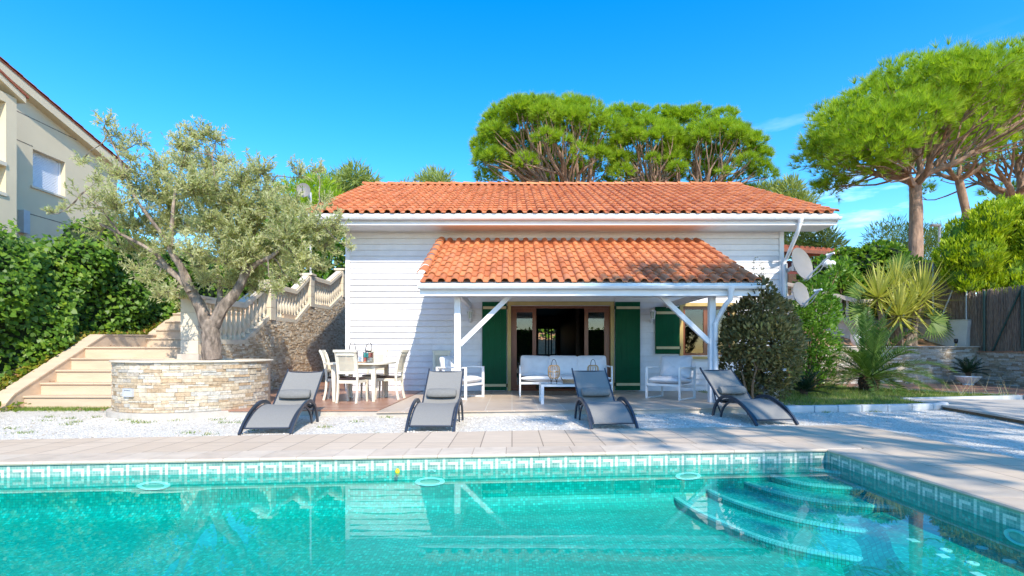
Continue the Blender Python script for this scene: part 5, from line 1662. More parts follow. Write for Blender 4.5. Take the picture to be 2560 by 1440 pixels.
# right stair balustrade
rb = empty('balustrade', (11.6, 18.6, 2), 0, 'short weathered balustrade climbing away behind the yucca and the glossy shrub', 'balustrade')
balustrade(rb, [(12.35, 18.05, 2.06), (11.85, 18.0, 2.06), (10.65, 19.4, 2.75), (9.8, 20.4, 3.1)], [(9.75, 20.45, 2.95, 4.0, .3)], M['balu_grey'], .2, .66)
mb = MB()
wp_ = [(12.4, 18.08), (11.85, 18.02), (10.65, 19.42), (9.6, 20.5)]
zt = [1.96, 1.96, 2.65, 3.0]
for i in range(3):
    (xa, ya), (xb, yb) = wp_[i], wp_[i + 1]
    v = [(xa, ya, .8), (xb, yb, .8), (xb, yb, zt[i + 1]), (xa, ya, zt[i]), (xa + .2, ya + .25, .8), (xb + .2, yb + .25, .8), (xb + .2, yb + .25, zt[i + 1]), (xa + .2, ya + .25, zt[i])]
    mb.mesh(v, [(0, 1, 2, 3), (7, 6, 5, 4), (3, 2, 6, 7), (0, 4, 5, 1), (0, 3, 7, 4), (1, 5, 6, 2)])
mb.build('stair_wall', M['whitewash'], rb)
# pots on the raised ground
bw2 = empty('white_pot', (11.3, 17.4, 1.3), 0, 'white glazed pot half hidden behind the upright palm fronds', 'pot')
mb = MB(); mb.lathe([(.11, 0), (.17, .1), (.21, .25), (.2, .34), (.22, .37), (.19, .37), (.15, .2)], 18, (11.25, 17.1, 1.25)); mb.build('bowl', M['globe'], bw2, smooth=True)
mb = MB(); mb.lathe([(.18, 0), (.17, .01)], 14, (11.25, 17.1, 1.58)); mb.build('soil', M['soil'], bw2)

# planter bowl
px_, py_ = 1140.5 / F * 15.75, 15.75
pbw = empty('planter_bowl', (px_, py_, .06), 0, 'fluted white stone bowl on the terracotta walk before the ledge stone wall', 'planter')
mb = MB(); mb.lathe([(.13, 0), (.14, .02), (.12, .035), (.17, .08), (.24, .15), (.295, .225)], 48, (px_, py_, .061), flute=.025, nf=24); mb.build('bowl', M['globe'], pbw)
mb = MB(); mb.lathe([(.296, .225), (.32, .235), (.325, .26), (.31, .275), (.27, .275), (.26, .24)], 32, (px_, py_, .061)); mb.build('rim', M['globe'], pbw, smooth=True)
mb = MB(); mb.lathe([(.262, 0), (.2, .02), (.002, .03)], 20, (px_, py_, .295)); mb.build('soil', M['soil'], pbw)

# satellite dishes
def dish(loc, rad, nrmv, mast, label, grp, arm=1.0):
    c = Vector(loc); n = Vector(nrmv).normalized()
    t = empty('satellite_dish', c, 0, label, 'satellite dish', grp)
    u = n.cross(Vector((0, 0, 1))).normalized(); w = u.cross(n).normalized()
    if w.z < 0: w = -w
    nn, rr = 28, 8
    vs, fs = [c - n * rad * .20], []
    for i in range(1, rr + 1):
        q = i / rr
        for k in range(nn):
            a = 2 * PI * k / nn
            vs.append(c + (u * math.cos(a) * .92 + w * math.sin(a)) * rad * q - n * rad * .20 * (1 - q * q))
    for k in range(nn): fs.append((0, 1 + k, 1 + (k + 1) % nn))
    for i in range(rr - 1):
        for k in range(nn):
            a, b_ = 1 + i * nn + k, 1 + i * nn + (k + 1) % nn
            fs.append((a, a + nn, b_ + nn, b_))
    o_ = len(vs); vs += [p - n * .012 for p in vs]
    fs += [tuple(o_ + i for i in f[::-1]) for f in fs]
    e = 1 + (rr - 1) * nn
    fs += [(e + (k + 1) % nn, e + k, o_ + e + k, o_ + e + (k + 1) % nn) for k in range(nn)]
    mb = MB(); mb.mesh(vs, fs); mb.build('reflector', M['dish'], t, smooth=True)
    low = c - w * rad
    tip = c + n * rad * 1.15 * arm - w * rad * .15
    mb = MB(); mb.bar(low - n * .05, tip, .03, .03); mb.tube([low - w * .03, (low + tip) / 2 - w * .14 * rad - Vector((0, 0, .05)), tip - w * .02], .007, 6); mb.bar(low - n * .05, low - n * .28 * rad + w * rad * .8, .03, .03)
    mb.build('arm', M['galv'], t)
    mb = MB(); d_ = (c - tip).normalized(); mb.tube([tip - d_ * .06, tip + d_ * .06], .022, 10); mb.tube([tip + d_ * .06, tip + d_ * .11], [.024, .036], 10); mb.build('receiver', M['globe'], t, smooth=True)
    bk = c - n * rad * .50
    mb = MB(); mb.bar(bk, Vector(mast) + Vector((0, 0, 0)), .05, .08); mb.box(bk.x - .05, bk.x + .05, bk.y - .05, bk.y + .05, bk.z - .1, bk.z + .1); mb.build('bracket', M['galv'], t)
    return t
d1 = dish((6.86, 12.40, 3.15), .40, (.45, -.85, .25), (6.78, 12.95, 3.05), 'large grey satellite dish by the white downpipe at the house corner', None, 1.5)
mb = MB(); mb.tube([(6.78, 13.0, 1.9), (6.78, 13.0, 3.25)], .035, 10); mb.bar((6.70, 13.06, 2.1), (6.78, 13.0, 2.1), .04, .04); mb.bar((6.70, 13.06, 2.9), (6.78, 13.0, 2.9), .04, .04); mb.build('mast', M['galv'], d1)
d2 = dish((6.69, 12.15, 2.40), .29, (.42, -.87, .2), (6.69, 12.9, 2.36), 'smaller satellite dish mounted below the large grey one, facing the glossy shrub', None, 1.3)
d3 = dish((-6.9 * 18.5 / 17.0, 18.9, 6.88), .26, (.25, -.95, .1), (-7.4, 19.3, 6.7), 'white satellite dish showing through the olive leaves beside the roof end', None)
mb = MB(); mb.tube([(-7.4, 19.3, 3.0), (-7.4, 19.3, 6.9)], .04, 8); mb.build('mast', M['galv'], d3)

# globe lamp
gx, gy = (2079 - CX) / F * 19.6, 19.6
gp = empty('globe_lamp', (gx, gy, 2.6), 0, 'lamp post with two white globes beside the stair balustrade', 'lamp post')
mb = MB(); mb.tube([(gx, gy, 2.4), (gx, gy, 4.35)], .045, 10); mb.bar((gx - .2, gy, 4.2), (gx + .2, gy, 4.2), .03, .03); mb.build('post', M['white'], gp)
for s in (-1, 1):
    mb = MB(); mb.lathe([(.02, -.15), (.09, -.12), (.14, -.06), (.155, 0), (.14, .07), (.09, .125), (.02, .155)], 16, (gx + s * .2, gy + (.0 if s < 0 else .3), 4.36)); mb.build('globe', M['globe'], gp, smooth=True)
# street lamp
sx_, sy_ = (2343 - CX) / F * 28, 28
slp = empty('street_lamp', (sx_, sy_, 3), 0, 'grey street lamp with flat head rising behind the bright conifer', 'street lamp')
mb = MB(); mb.tube([(sx_ + .12, sy_, 2.6), (sx_ + .12, sy_, 7.8)], [.09, .06], 10); mb.build('pole', M['galv'], slp)
mb = MB(); mb.bar((sx_ + .15, sy_, 7.78), (sx_ - .35, sy_, 7.82), .24, .09); mb.bar((sx_ - .28, sy_, 7.76), (sx_ + .02, sy_, 7.75), .2, .05); mb.build('lamp_head', M['galv'], slp, bevel=.03)
# red hut
hx, hy = 13.0, 24.5
hut = empty('garden_hut', (hx, hy, 2.6), 0, 'dark red timber hut with tiled roof behind the satellite dishes', 'hut')
mb = MB(); mb.box(11.0, 14.2, 24.0, 27, 2.3, 5.2); mb.build('wall', M['red_hut'], hut)
mb = MB(); mb.box(12.6, 13.3, 23.95, 23.99, 2.6, 4.6); mb.build('door', M['bark_palm'], hut)
mb = MB()
v = [(10.6, 23.4, 5.75), (14.9, 23.2, 5.42), (14.9, 27, 5.9), (10.6, 27, 6.5)]
mb.mesh(v + [(a, b_, c_ + .09) for a, b_, c_ in v], [(3, 2, 1, 0), (4, 5, 6, 7), (0, 1, 5, 4), (1, 2, 6, 5), (2, 3, 7, 6), (3, 0, 4, 7)], 0, (.3, .2))
for k in range(18):
    xx = 10.6 + 4.3 * (k + .5) / 18; z0_ = 5.75 - .33 * (k + .5) / 18
    mb.tube([(xx, 23.3, z0_ + .08), (xx, 27, z0_ + .62)], .1, 8, uvc=(random.random(), .3))
mb.build('roof', M['rooffar'], hut)
mb = MB(); mb.bar((10.6, 23.38, 5.68), (14.9, 23.18, 5.35), .04, .14); mb.build('eave_board', M['redwood'], hut)
# rock
rk = MB()
vs, fs = [], []
nu, nv = 14, 9
for i in range(nv + 1):
    ph = -PI / 2 + PI * i / nv
    for k in range(nu):
        th = 2 * PI * k / nu
        rr = 1 + .18 * math.sin(3 * th + 2 * ph) + random.uniform(-.09, .09)
        vs.append((4.87 + .25 * rr * math.cos(ph) * math.cos(th), 10.05 + .2 * rr * math.cos(ph) * math.sin(th), .22 + .26 * rr * math.sin(ph)))
for i in range(nv):
    for k in range(nu): fs.append((i * nu + k, i * nu + (k + 1) % nu, (i + 1) * nu + (k + 1) % nu, (i + 1) * nu + k))
rk.mesh(vs, fs)
tag(rk.build('boulder', M['rock'], smooth=True), 'pale grey boulder at the foot of the round bronze bush', 'boulder')
# ------------------------------------------------------------------ plant builders
def cloud(centers, radii, n, shell=0.35, squash=1.0):
    """n points in balls weighted to their shells; returns points and outward directions"""
    centers = np.array(centers, float); radii = np.array(radii, float)
    w = radii ** 2; w = w / w.sum()
    idx = RNG.choice(len(centers), n, p=w)
    d = rvec(n)
    r = (shell + (1 - shell) * RNG.random(n)) ** 0.6
    p = centers[idx] + d * (r * radii[idx])[:, None] * np.array([1, 1, squash])
    return p, d, idx

def foliage(name, parent, mat, pts, outd, L, W, shape=LEAF, up=0.3, droop=0.0, jit=0.8, face_jit=0.6, fold=0.0, uvbias=None, Lvar=0.35):
    n = len(pts)
    ax = unit(outd + rvec(n) * jit + np.array([0, 0, up]) - np.array([0, 0, droop]))
    fc = unit(outd * 0.6 + np.array([0, -.2, .7]) + rvec(n) * face_jit)
    Ls = L * (1 + Lvar * (RNG.random(n) * 2 - 1)); Ws = W * (Ls / L)
    uv = RNG.random((n, 2))
    if uvbias is not None: uv[:, 0] = np.clip(uv[:, 0] * .6 + uvbias * .4, 0.01, .99)
    return soup(name, leaf_verts(pts, ax, fc, Ls, Ws, shape, fold), len(shape), mat, parent, uv)

def limb(mb, a, c, r0, r1, bend=.12, n=6, seg=7, wob=.06):
    a, c = Vector(a), Vector(c); L = (c - a).length
    pts, rs = [], []
    o1 = Vector((random.uniform(-1, 1), random.uniform(-1, 1), random.uniform(-1, .6))) * L * bend
    o2 = Vector((random.uniform(-1, 1), random.uniform(-1, 1), random.uniform(-.6, 1))) * L * bend
    for i in range(n + 1):
        t = i / n
        pts.append(a.lerp(c, t) + o1 * (math.sin(PI * t)) + o2 * .5 * math.sin(2 * PI * t)); rs.append(r0 + (r1 - r0) * t)
    mb.tube(pts, rs, seg, wob=wob)
    return pts

def stone_pine(label, base, fork, trunk_r, cc, rx, ry, rz, nclump, ntuft, nb, mat=None, tuft=.42, seed=1, grp=None, name='umbrella_pine', mains=7, low=0.25, fill=0, rim=(-PI, PI), base_h=.30, extra=None):
    """umbrella pine: cc crown centre (of the flat base), rx ry half widths, rz height"""
    random.seed(seed)
    rng = np.random.default_rng(seed)
    t = empty(name, base, 0, label, 'tree', grp)
    cl, cr = [], []
    k = 0
    while len(cl) < nclump:
        k += 1
        # sunflower spread over the dome
        q = (len(cl) + .5) / nclump; a = len(cl) * 2.39996 + random.uniform(-.3, .3)
        rho = math.sqrt(q)
        zz = math.sqrt(max(0, 1 - rho ** 2)) 
        p = (cc[0] + rx * rho * .88 * math.cos(a), cc[1] + ry * rho * .88 * math.sin(a), cc[2] + rz * (base_h + (.88 - base_h) * zz) + random.uniform(-.08, .08) * rz)
        cl.append(p); cr.append(random.uniform(.7, 1.2) * rx * .175)
    for k in range(fill):                  # inner and rear masses that close the view through the limbs
        a = random.uniform(-.3, PI + .3); rho = math.sqrt(random.random()) * .9
        cl.append((cc[0] + rx * rho * math.cos(a), cc[1] + ry * rho * math.sin(a), cc[2] + rz * random.uniform(-.08, .5))); cr.append(rx * random.uniform(.10, .16))
    for k in range(int(nclump * .3)):      # lower rim of the dome
        a = rim[0] + (rim[1] - rim[0]) * ((k * .618) % 1); rho = random.uniform(.72, .98)
        cl.append((cc[0] + rx * rho * math.cos(a), cc[1] + ry * rho * math.sin(a), cc[2] + rz * random.uniform(-.05, .28))); cr.append(rx * random.uniform(.10, .17))
    if extra:
        for p, r_ in extra: cl.append(p); cr.append(r_)
    mb = MB()
    tr = [base, tuple(Vector(base).lerp(Vector(fork), .35) + Vector((random.uniform(-.15, .15), 0, 0))), tuple(Vector(base).lerp(Vector(fork), .7) + Vector((random.uniform(-.1, .1), 0, 0))), fork]
    tr = smooth(tr, 4)
    mb.tube(tr, [trunk_r * (1.15 - .35 * i / (len(tr) - 1)) for i in range(len(tr))], 12, wob=.05)
    mb.build('trunk', M['bark_pine'], t, smooth=True)
    # main limbs to sectors, then to clumps
    sect = [[] for _ in range(mains)]
    for p, r_ in zip(cl, cr):
        a = math.atan2(p[1] - fork[1], p[0] - fork[0]); d = math.hypot(p[0] - fork[0], p[1] - fork[1])
        k = 0 if d < rx * .33 else 1 + int(((a + PI) / (2 * PI)) * (mains - 1)) % (mains - 1)
        sect[k].append((p, r_))
    mbr = MB()
    F0 = Vector(fork)
    for sct in sect:
        if not sct: continue
        cen = Vector((sum(p[0] for p, _ in sct) / len(sct), sum(p[1] for p, _ in sct) / len(sct), sum(p[2] for p, _ in sct) / len(sct)))
        mid = F0.lerp(cen, .55) - Vector((0, 0, rz * .10))
        mp = limb(mbr, F0 - Vector((0, 0, .2)), mid, trunk_r * .56, trunk_r * .28, .10, 7, 9)
        for p, r_ in sct:
            tgt = Vector(p) - Vector((0, 0, r_ * .25))
            st = mp[random.choice((3, 4, 5, 6, 7))]
            b2 = limb(mbr, st, tgt, trunk_r * .20, trunk_r * .06, .12, 6, 6)
            for _ in range(nb):
                e = Vector(p) + Vector((random.gauss(0, 1), random.gauss(0, 1), random.gauss(0, .5))) * r_ * .55
                limb(mbr, b2[random.choice((2, 3, 4, 5))], e, trunk_r * .085, trunk_r * .03, .1, 4, 4)
    mbr.build('limbs', M['bark_pine'], t, smooth=True)
    # needle tufts
    cl_, cr_ = np.array(cl), np.array(cr)
    w = cr_ ** 2; w /= w.sum()
    idx = rng.choice(len(cl), ntuft, p=w)
    d = rng.normal(size=(ntuft, 3)); d[:, 2] = np.abs(d[:, 2]) * 1.0 - low * rng.random(ntuft) * 1.6; d = unit(d)
    rr = (0.55 + .45 * rng.random(ntuft))
    tp = cl_[idx] + d * (rr * cr_[idx])[:, None] * np.array([1.05, 1.05, .72])
    NB = 26
    base_ = np.repeat(tp, NB, axis=0)
    od = np.repeat(unit(d + np.array([0, 0, .75])), NB, axis=0)
    v = rng.normal(size=(len(base_), 3))
    ax = unit(od + unit(v) * .62)
    fc = unit(rng.normal(size=(len(base_), 3)))
    L = tuft * (0.7 + .6 * rng.random(len(base_)))
    V_ = leaf_verts(base_, ax, fc, L, L * .05, BLADE)
    tone = np.repeat(np.clip(.5 + .25 * rng.normal(size=ntuft), 0, 1), NB)
    uv = np.stack([np.clip(tone * .7 + .3 * rng.random(len(base_)), .01, .99), rng.random(len(base_))], 1)
    soup('crown', V_, 3, mat or M['l_pine'], t, uv)
    return t

# ---- umbrella pines
def atY(px, py, Y): return P(px, py, Y)
b = P(2283, 668, 24); stone_pine('tall umbrella pine with a single straight trunk behind the yucca', (b[0], b[1], 2.3), P(2288, 452, 24), .29, P(2365, 425, 24), 6.0, 5.0, 4.3, 60, 6600, 1, seed=3, grp=None, tuft=.38, low=.5, rim=(PI * .7, PI * 1.3), base_h=.40,
    extra=[(P(2085, 335, 23.5), 1.2), (P(2120, 305, 22), 1.2), (P(2160, 340, 21.5), 1.3), (P(2065, 375, 23), 1.1), (P(2140, 400, 21.5), 1.0), (P(2220, 310, 21), 1.3), (P(2200, 370, 21), 1.2), (P(2260, 360, 21), 1.0), (P(2300, 280, 21), 1.2), (P(2390, 240, 21), 1.2), (P(2200, 420, 22), .8), (P(2100, 395, 23), .8), (P(2480, 230, 21), 1.2), (P(2440, 290, 21), 1.1)])
b = P(2520, 560, 31); stone_pine('further umbrella pine with leaning limbs at the picture edge behind the bright conifer', (b[0] + .5, b[1], 2.8), P(2535, 500, 31), .36, P(2600, 430, 31), 7.3, 6, 5.2, 46, 4800, 1, seed=9, tuft=.42, low=.4)
b = P(2440, 560, 30); stone_pine('slender leaning pine between the straight-trunked pine and the edge pine', (b[0] + 1.0, b[1], 2.8), P(2395, 440, 30), .24, P(2410, 405, 30), 3.6, 3.6, 2.0, 20, 1100, 1, seed=19, tuft=.42, low=.4)
b = P(1420, 480, 32); stone_pine('broad rounded umbrella pine behind the ridge with many forked limbs', (b[0], b[1], 3), P(1425, 520, 32), .42, P(1370, 452, 32), 4.55, 4.2, 4.65, 56, 9500, 1, seed=5, tuft=.34, low=.5, mains=9, fill=26,
    extra=[(P(1210, 370, 32), .8), (P(1240, 400, 32), .8), (P(1230, 330, 32), .9), (P(1290, 420, 32), .7)])
b = P(1640, 480, 33); stone_pine('middle umbrella pine behind the ridge, lower than the broad rounded one beside it', (b[0], b[1], 3), P(1625, 520, 33), .34, P(1615, 458, 33), 2.7, 3.2, 3.9, 30, 4800, 1, seed=6, tuft=.34, low=.5, mains=7, fill=14, extra=[(P(1560, 350, 33), .8), (P(1555, 400, 33), .7), (P(1690, 350, 33), .8), (P(1695, 400, 33), .7), (P(1570, 310, 33), .8), (P(1545, 290, 33), .8), (P(1590, 290, 33), .8), (P(1655, 292, 33), .75), (P(1685, 298, 33), .8), (P(1665, 320, 33), .7)])
b = P(1760, 480, 33.5); stone_pine('right-leaning umbrella pine behind the ridge ending above the roof gable', (b[0], b[1], 3), P(1740, 530, 33.5), .36, P(1775, 462, 33.5), 3.5, 3.5, 3.8, 36, 5600, 1, seed=7, tuft=.34, low=.5, mains=8, fill=16,
    extra=[(P(1715, 295, 33), .8), (P(1745, 290, 33), .8), (P(1810, 295, 33), .8), (P(1880, 390, 33), .9), (P(1895, 420, 33), .7), (P(1850, 350, 33), .9)])

# ---- ordinary far pines and trees
def bushy_tree(label, base, top_r, cent, rad, n, L, W, mat, name='pine_tree', shape=LEAF, trunk=.2, grp=None, up=.4, seed=2, cat='tree'):
    random.seed(seed)
    t = empty(name, base, 0, label, cat, grp)
    mb = MB()
    c0 = Vector(np.mean(np.array(cent), axis=0))
    mb.tube([base, tuple(Vector(base).lerp(c0, .5)), tuple(c0)], [trunk, trunk * .7, trunk * .35], 8, wob=.08)
    for p in cent[::2]: limb(mb, Vector(base).lerp(c0, random.uniform(.4, .9)), p, trunk * .35, trunk * .08, .1, 4, 5)
    mb.build('trunk', M['bark_pine'], t, smooth=True)
    pts, d, idx = cloud(cent, rad, n, .2)
    tone = RNG.random(len(cent))[idx]
    foliage('crown', t, mat, pts, d, L, W, shape, up, uvbias=tone)
    return t
def blob(pxs, Y, jit=1.0):
    out, rad = [], []
    for px, py, r_ in pxs:
        Yj = Y + random.uniform(-1, 1) * jit
        out.append(P(px, py, Yj)); rad.append(r_ * Yj / F)
    return out, rad
def far(label, pxs, Y, n, mat, seed, L=.5, W=.05, base=None, name='pine_tree', up=.4, shape=LEAF, trunk=.2):
    c, r_ = blob(pxs, Y)
    bx = base if base else (c[0][0], Y, terrain_z(c[0][0], Y))
    return bushy_tree(label, bx, 0, c, r_, n, L, W, mat, name, shape, trunk, None, up, seed)
far('small round pine top showing over the roof ridge on its own', [(1085, 455, 32), (1060, 460, 24), (1110, 462, 26), (1085, 480, 40), (1010, 468, 14)], 36, 2600, M['l_pinefar'], 11)
far('pine behind the roof end with three rounded heads', [(890, 445, 32), (860, 460, 30), (915, 462, 28), (885, 480, 45), (840, 500, 45), (800, 480, 45), (930, 475, 20)], 30, 5200, M['l_pinefar'], 12)
far('bright green tree behind the olive and the white dish', [(800, 470, 40), (760, 490, 45), (720, 500, 50), (830, 520, 45), (780, 540, 60), (700, 560, 60), (820, 580, 50)], 27, 6500, M['l_pine'], 13, .35, .06)
far('dark leafy tree closing the view behind the stair balustrade', [(720, 600, 60), (780, 620, 55), (840, 600, 50), (830, 660, 50), (760, 680, 55), (690, 660, 55), (850, 700, 40), (640, 640, 60)], 24, 8000, M['l_bush'], 14, .28, .13, name='leafy_tree')
far('feathery pine behind the roof corner rising to a pointed head', [(1970, 490, 36), (1975, 470, 24), (1930, 490, 34), (1900, 480, 22), (1990, 520, 38), (2020, 505, 20), (1950, 530, 40)], 34, 5200, M['l_pinefar'], 15)
far('airy olive-green pine below the gutter end behind the hut', [(1990, 600, 40), (2030, 600, 42), (2070, 605, 30), (2000, 640, 40), (2050, 640, 40), (1975, 580, 30), (2090, 620, 18)], 31, 4600, M['l_pinefar'], 16)
far('pale grey-green pine behind the straight pine trunk', [(2240, 590, 46), (2200, 600, 40), (2290, 600, 46), (2320, 610, 46), (2350, 620, 44), (2240, 640, 50), (2300, 650, 50), (2170, 640, 30), (2360, 590, 30)], 40, 6200, M['l_pinefar'], 17)

random.seed(22)
bk = empty('back_hedge', (1.5, 26, 1.5), 0, 'green hedge beyond the house, glimpsed through the dark room and its rear window', 'hedge')
cent = [(x_ * .9 - 3, 26.2 + random.uniform(-.4, .4), z_) for x_ in range(12) for z_ in (1.2, 2.2, 3.0)]; rad = [.8] * 36
mb = MB(); mb.box(-4, 8.5, 26.2, 27, .5, 3); mb.build('stems', M['hedgecore'], bk)  # solid dark block behind the leaves, no separate stems
pts, d, idx = cloud(cent, rad, 3200, .6); foliage('foliage', bk, M['l_bush'], pts, d, .22, .14, IVY, -.2)
# ---- bright conifer on the right
random.seed(21)
cn = empty('conifer', (16.2, 17.6, 2.0), 0, 'bright yellow-green conifer bulging over the brushwood fence', 'tree')
cent, rad = [], []
for px, py, r_ in [(2480, 560, 52), (2420, 590, 48), (2540, 560, 60), (2390, 640, 40), (2440, 640, 55), (2500, 620, 60), (2560, 620, 60), (2400, 690, 36), (2460, 690, 44), (2530, 680, 50), (2600, 600, 70), (2590, 680, 60), (2500, 530, 30), (2550, 520, 26), (2370, 665, 22), (2420, 712, 24), (2480, 722, 26), (2540, 715, 34), (2590, 715, 40)]:
    Yj = 17.4 + random.uniform(-.6, .6); cent.append(P(px, py, Yj)); rad.append(r_ * Yj / F)
mb = MB(); mb.tube([(16.2, 17.6, 1.5), (16.2, 17.6, 5)], [.2, .08], 8)
for p in cent: limb(mb, (16.2, 17.6, random.uniform(2, 4)), p, .05, .02, .1, 4, 5)
mb.build('trunk', M['bark_pine'], cn, smooth=True)
mb = MB()
for c, r_ in zip(cent, rad): mb.superbox(c, r_ * .7, r_ * .7, r_ * .75, .8, nu=10, nv=6)
mb.build('inner_foliage', M['thuja_core'], cn)
nt_ = 2300
tp, d, idx = cloud(cent, rad, nt_, .75)
base_ = np.repeat(tp, 16, axis=0); od = np.repeat(unit(d * .55 + np.array([0, 0, .8])), 16, axis=0)
base_ = base_ + RNG.normal(size=base_.shape) * .05
ax = unit(od + rvec(len(base_)) * .45)
L = .16 * (.6 + .7 * RNG.random(len(base_)))
tone = np.repeat(np.clip(.45 + .3 * RNG.normal(size=nt_), 0, 1), 16)
soup('crown', leaf_verts(base_, ax, rvec(len(base_)), L, L * .28, LEAF), 4, M['l_thuja'], cn, np.stack([np.clip(tone * .75 + .25 * RNG.random(len(base_)), .01, .99), RNG.random(len(base_))], 1))

# ---- olive
random.seed(31)
OY = 9.60
ol = empty('olive_tree', P(530, 894, OY), 0, 'old olive tree with forked grey trunk growing in the round stone planter', 'tree')
mb = MB()
def opath(pp, r0, r1, yo=0.0, y1=None, seg=10):
    n = len(pp)
    pts = [P(px, py, OY + (yo + ((y1 if y1 is not None else yo) - yo) * i / (n - 1))) for i, (px, py) in enumerate(pp)]
    pts = smooth(pts, 4)
    mb.tube(pts, [r0 + (r1 - r0) * i / (len(pts) - 1) for i in range(len(pts))], seg, wob=.09)
    return pts
tk = opath([(531, 900), (528, 870), (527, 835), (524, 800)], .165, .145, 0, 0, 16)
main = []
main.append(opath([(518, 815), (500, 765), (478, 728), (455, 700), (425, 676), (393, 655)], .115, .045, 0, .15))
main.append(opath([(478, 728), (462, 690), (448, 660), (428, 631), (418, 600)], .085, .035, 0, -.2))
main.append(opath([(530, 812), (547, 770), (550, 730), (545, 690)], .085, .03, 0, .25))
main.append(opath([(533, 815), (558, 768), (587, 735), (607, 697), (614, 655), (608, 610)], .115, .042, 0, -.1))
main.append(opath([(607, 697), (640, 660), (680, 640), (720, 600)], .06, .025, 0, -.4))
main.append(opath([(425, 676), (395, 640), (360, 615), (300, 585), (250, 560)], .045, .018, .1, -.2, 7))
main.append(opath([(428, 631), (430, 560), (435, 500), (450, 430), (470, 370)], .04, .014, -.1, .2, 7))
main.append(opath([(418, 600), (370, 540), (330, 480), (300, 400), (262, 320)], .035, .010, -.1, 0, 6))
main.append(opath([(614, 655), (640, 570), (660, 500), (690, 440)], .045, .012, 0, .2, 6))
main.append(opath([(608, 610), (570, 540), (540, 460), (530, 390)], .045, .012, 0, -.2, 6))
main.append(opath([(720, 600), (770, 560), (800, 500)], .025, .01, -.3, -.2, 6))
main.append(opath([(300, 585), (250, 520), (210, 480)], .02, .008, -.2, -.3, 6))
mbo = mb
OC = [(262, 300, 26, .5), (285, 330, 28, .5), (300, 360, 34, .6), (345, 345, 30, .5), (330, 390, 30, .5), (240, 440, 40, .35), (205, 400, 24, .4), (220, 500, 45, .4), (250, 560, 50, .55), (300, 430, 45, .8), (290, 500, 55, 1.2), (350, 470, 55, 1.3), (330, 550, 60, 1.3), (400, 420, 48, 1.0), (455, 360, 40, .8), (500, 335, 36, .7), (540, 340, 34, .55), (470, 400, 48, 1.1), (420, 490, 60, 1.6), (480, 460, 60, 1.7), (390, 560, 60, 1.5), (450, 550, 62, 1.7), (530, 420, 40, .8), (560, 400, 26, .5), (540, 480, 60, 1.6), (600, 440, 45, 1.0), (650, 420, 42, .9), (600, 500, 60, 1.6), (660, 480, 55, 1.4), (520, 550, 60, 1.7), (580, 570, 62, 1.7), (640, 550, 60, 1.6), (700, 520, 55, 1.3), (745, 430, 30, .4), (740, 510, 40, .7), (795, 425, 24, .3), (815, 500, 26, .3), (720, 580, 58, 1.5), (780, 560, 50, 1.2), (810, 600, 45, 1.0), (840, 560, 32, .6), (690, 630, 55, 1.4), (750, 640, 50, 1.1), (620, 620, 50, 1.3), (560, 640, 44, 1.0), (480, 620, 44, .9), (420, 610, 40, .8), (360, 620, 45, .9), (310, 610, 42, .7), (800, 660, 35, .5), (700, 680, 34, .5), (640, 680, 34, .5), (380, 690, 34, .5), (420, 720, 26, .35), (350, 660, 36, .5), (590, 690, 26, .35), (160, 520, 16, .12), (130, 530, 14, .10), (870, 610, 18, .2), (450, 735, 30, .5), (400, 730, 28, .45), (515, 690, 38, .6), (575, 705, 36, .6), (640, 715, 34, .55), (690, 715, 30, .45), (500, 650, 40, .7), (560, 600, 45, .8), (600, 660, 36, .6), (730, 690, 30, .4)]
cent, rad, wt = [], [], []
for px, py, r_, w_ in OC:
    Yj = OY + random.uniform(-1.0, 1.0) * (.9 if r_ > 40 else .4); cent.append(Vector(P(px, py, Yj))); rad.append(r_ * Yj / F * 1.05); wt.append(w_)
mbt = mbo
allp = [p for m_ in main[2:] for p in m_] + [p for p in main[0][10:]] + [p for p in main[1][6:]]
tw_p, tw_d, tw_k = [], [], []
for k, (c, r_, w_) in enumerate(zip(cent, rad, wt)):
    if c.x < -6.75: w_ *= .68
    near = sorted(allp, key=lambda p: (Vector(p) - c).length)[:3]
    hub = c - Vector((0, 0, r_ * .4))
    limb(mbt, near[0], hub, .012, .005, .08, 5, 5)
    for _ in range(max(8, int(60 * w_ / 1.2))):
        d = Vector((random.gauss(0, 1), random.gauss(0, 1), random.gauss(.25, .8))).normalized()
        e = c + d * r_ * random.uniform(.55, 1.25)
        pts = limb(mbt, hub + (e - hub) * random.uniform(0, .35), e, .0055, .0022, .10, 5, 3, 0)
        for j in range(1, len(pts)):
            a_, b_ = Vector(pts[j - 1]), Vector(pts[j])
            for q in range(int(max(3, (b_ - a_).length / .0095))):
                tw_p.append(tuple(a_.lerp(b_, random.random()))); tw_d.append(tuple((b_ - a_).normalized())); tw_k.append(k)
mbt.build('trunk', M['bark_olive'], ol, smooth=True)
tp, td, tk_ = np.array(tw_p), np.array(tw_d), np.array(tw_k)
n = len(tp)
ax = unit(td * .75 + rvec(n) * .85)
fc = unit(rvec(n) * .75 + np.array([.3, -.95, .8]))
L = .072 * (.65 + .7 * RNG.random(n))
tone = np.clip(.45 + .22 * RNG.normal(size=len(cent)), 0, 1)[tk_]
uv = np.stack([np.clip(tone * .5 + .52 * RNG.random(n), .01, .99), RNG.random(n)], 1)
soup('crown', leaf_verts(tp, ax, fc, L, L * .24, LEAF), 4, M['l_olive'], ol, uv)
print('olive leaves', n)

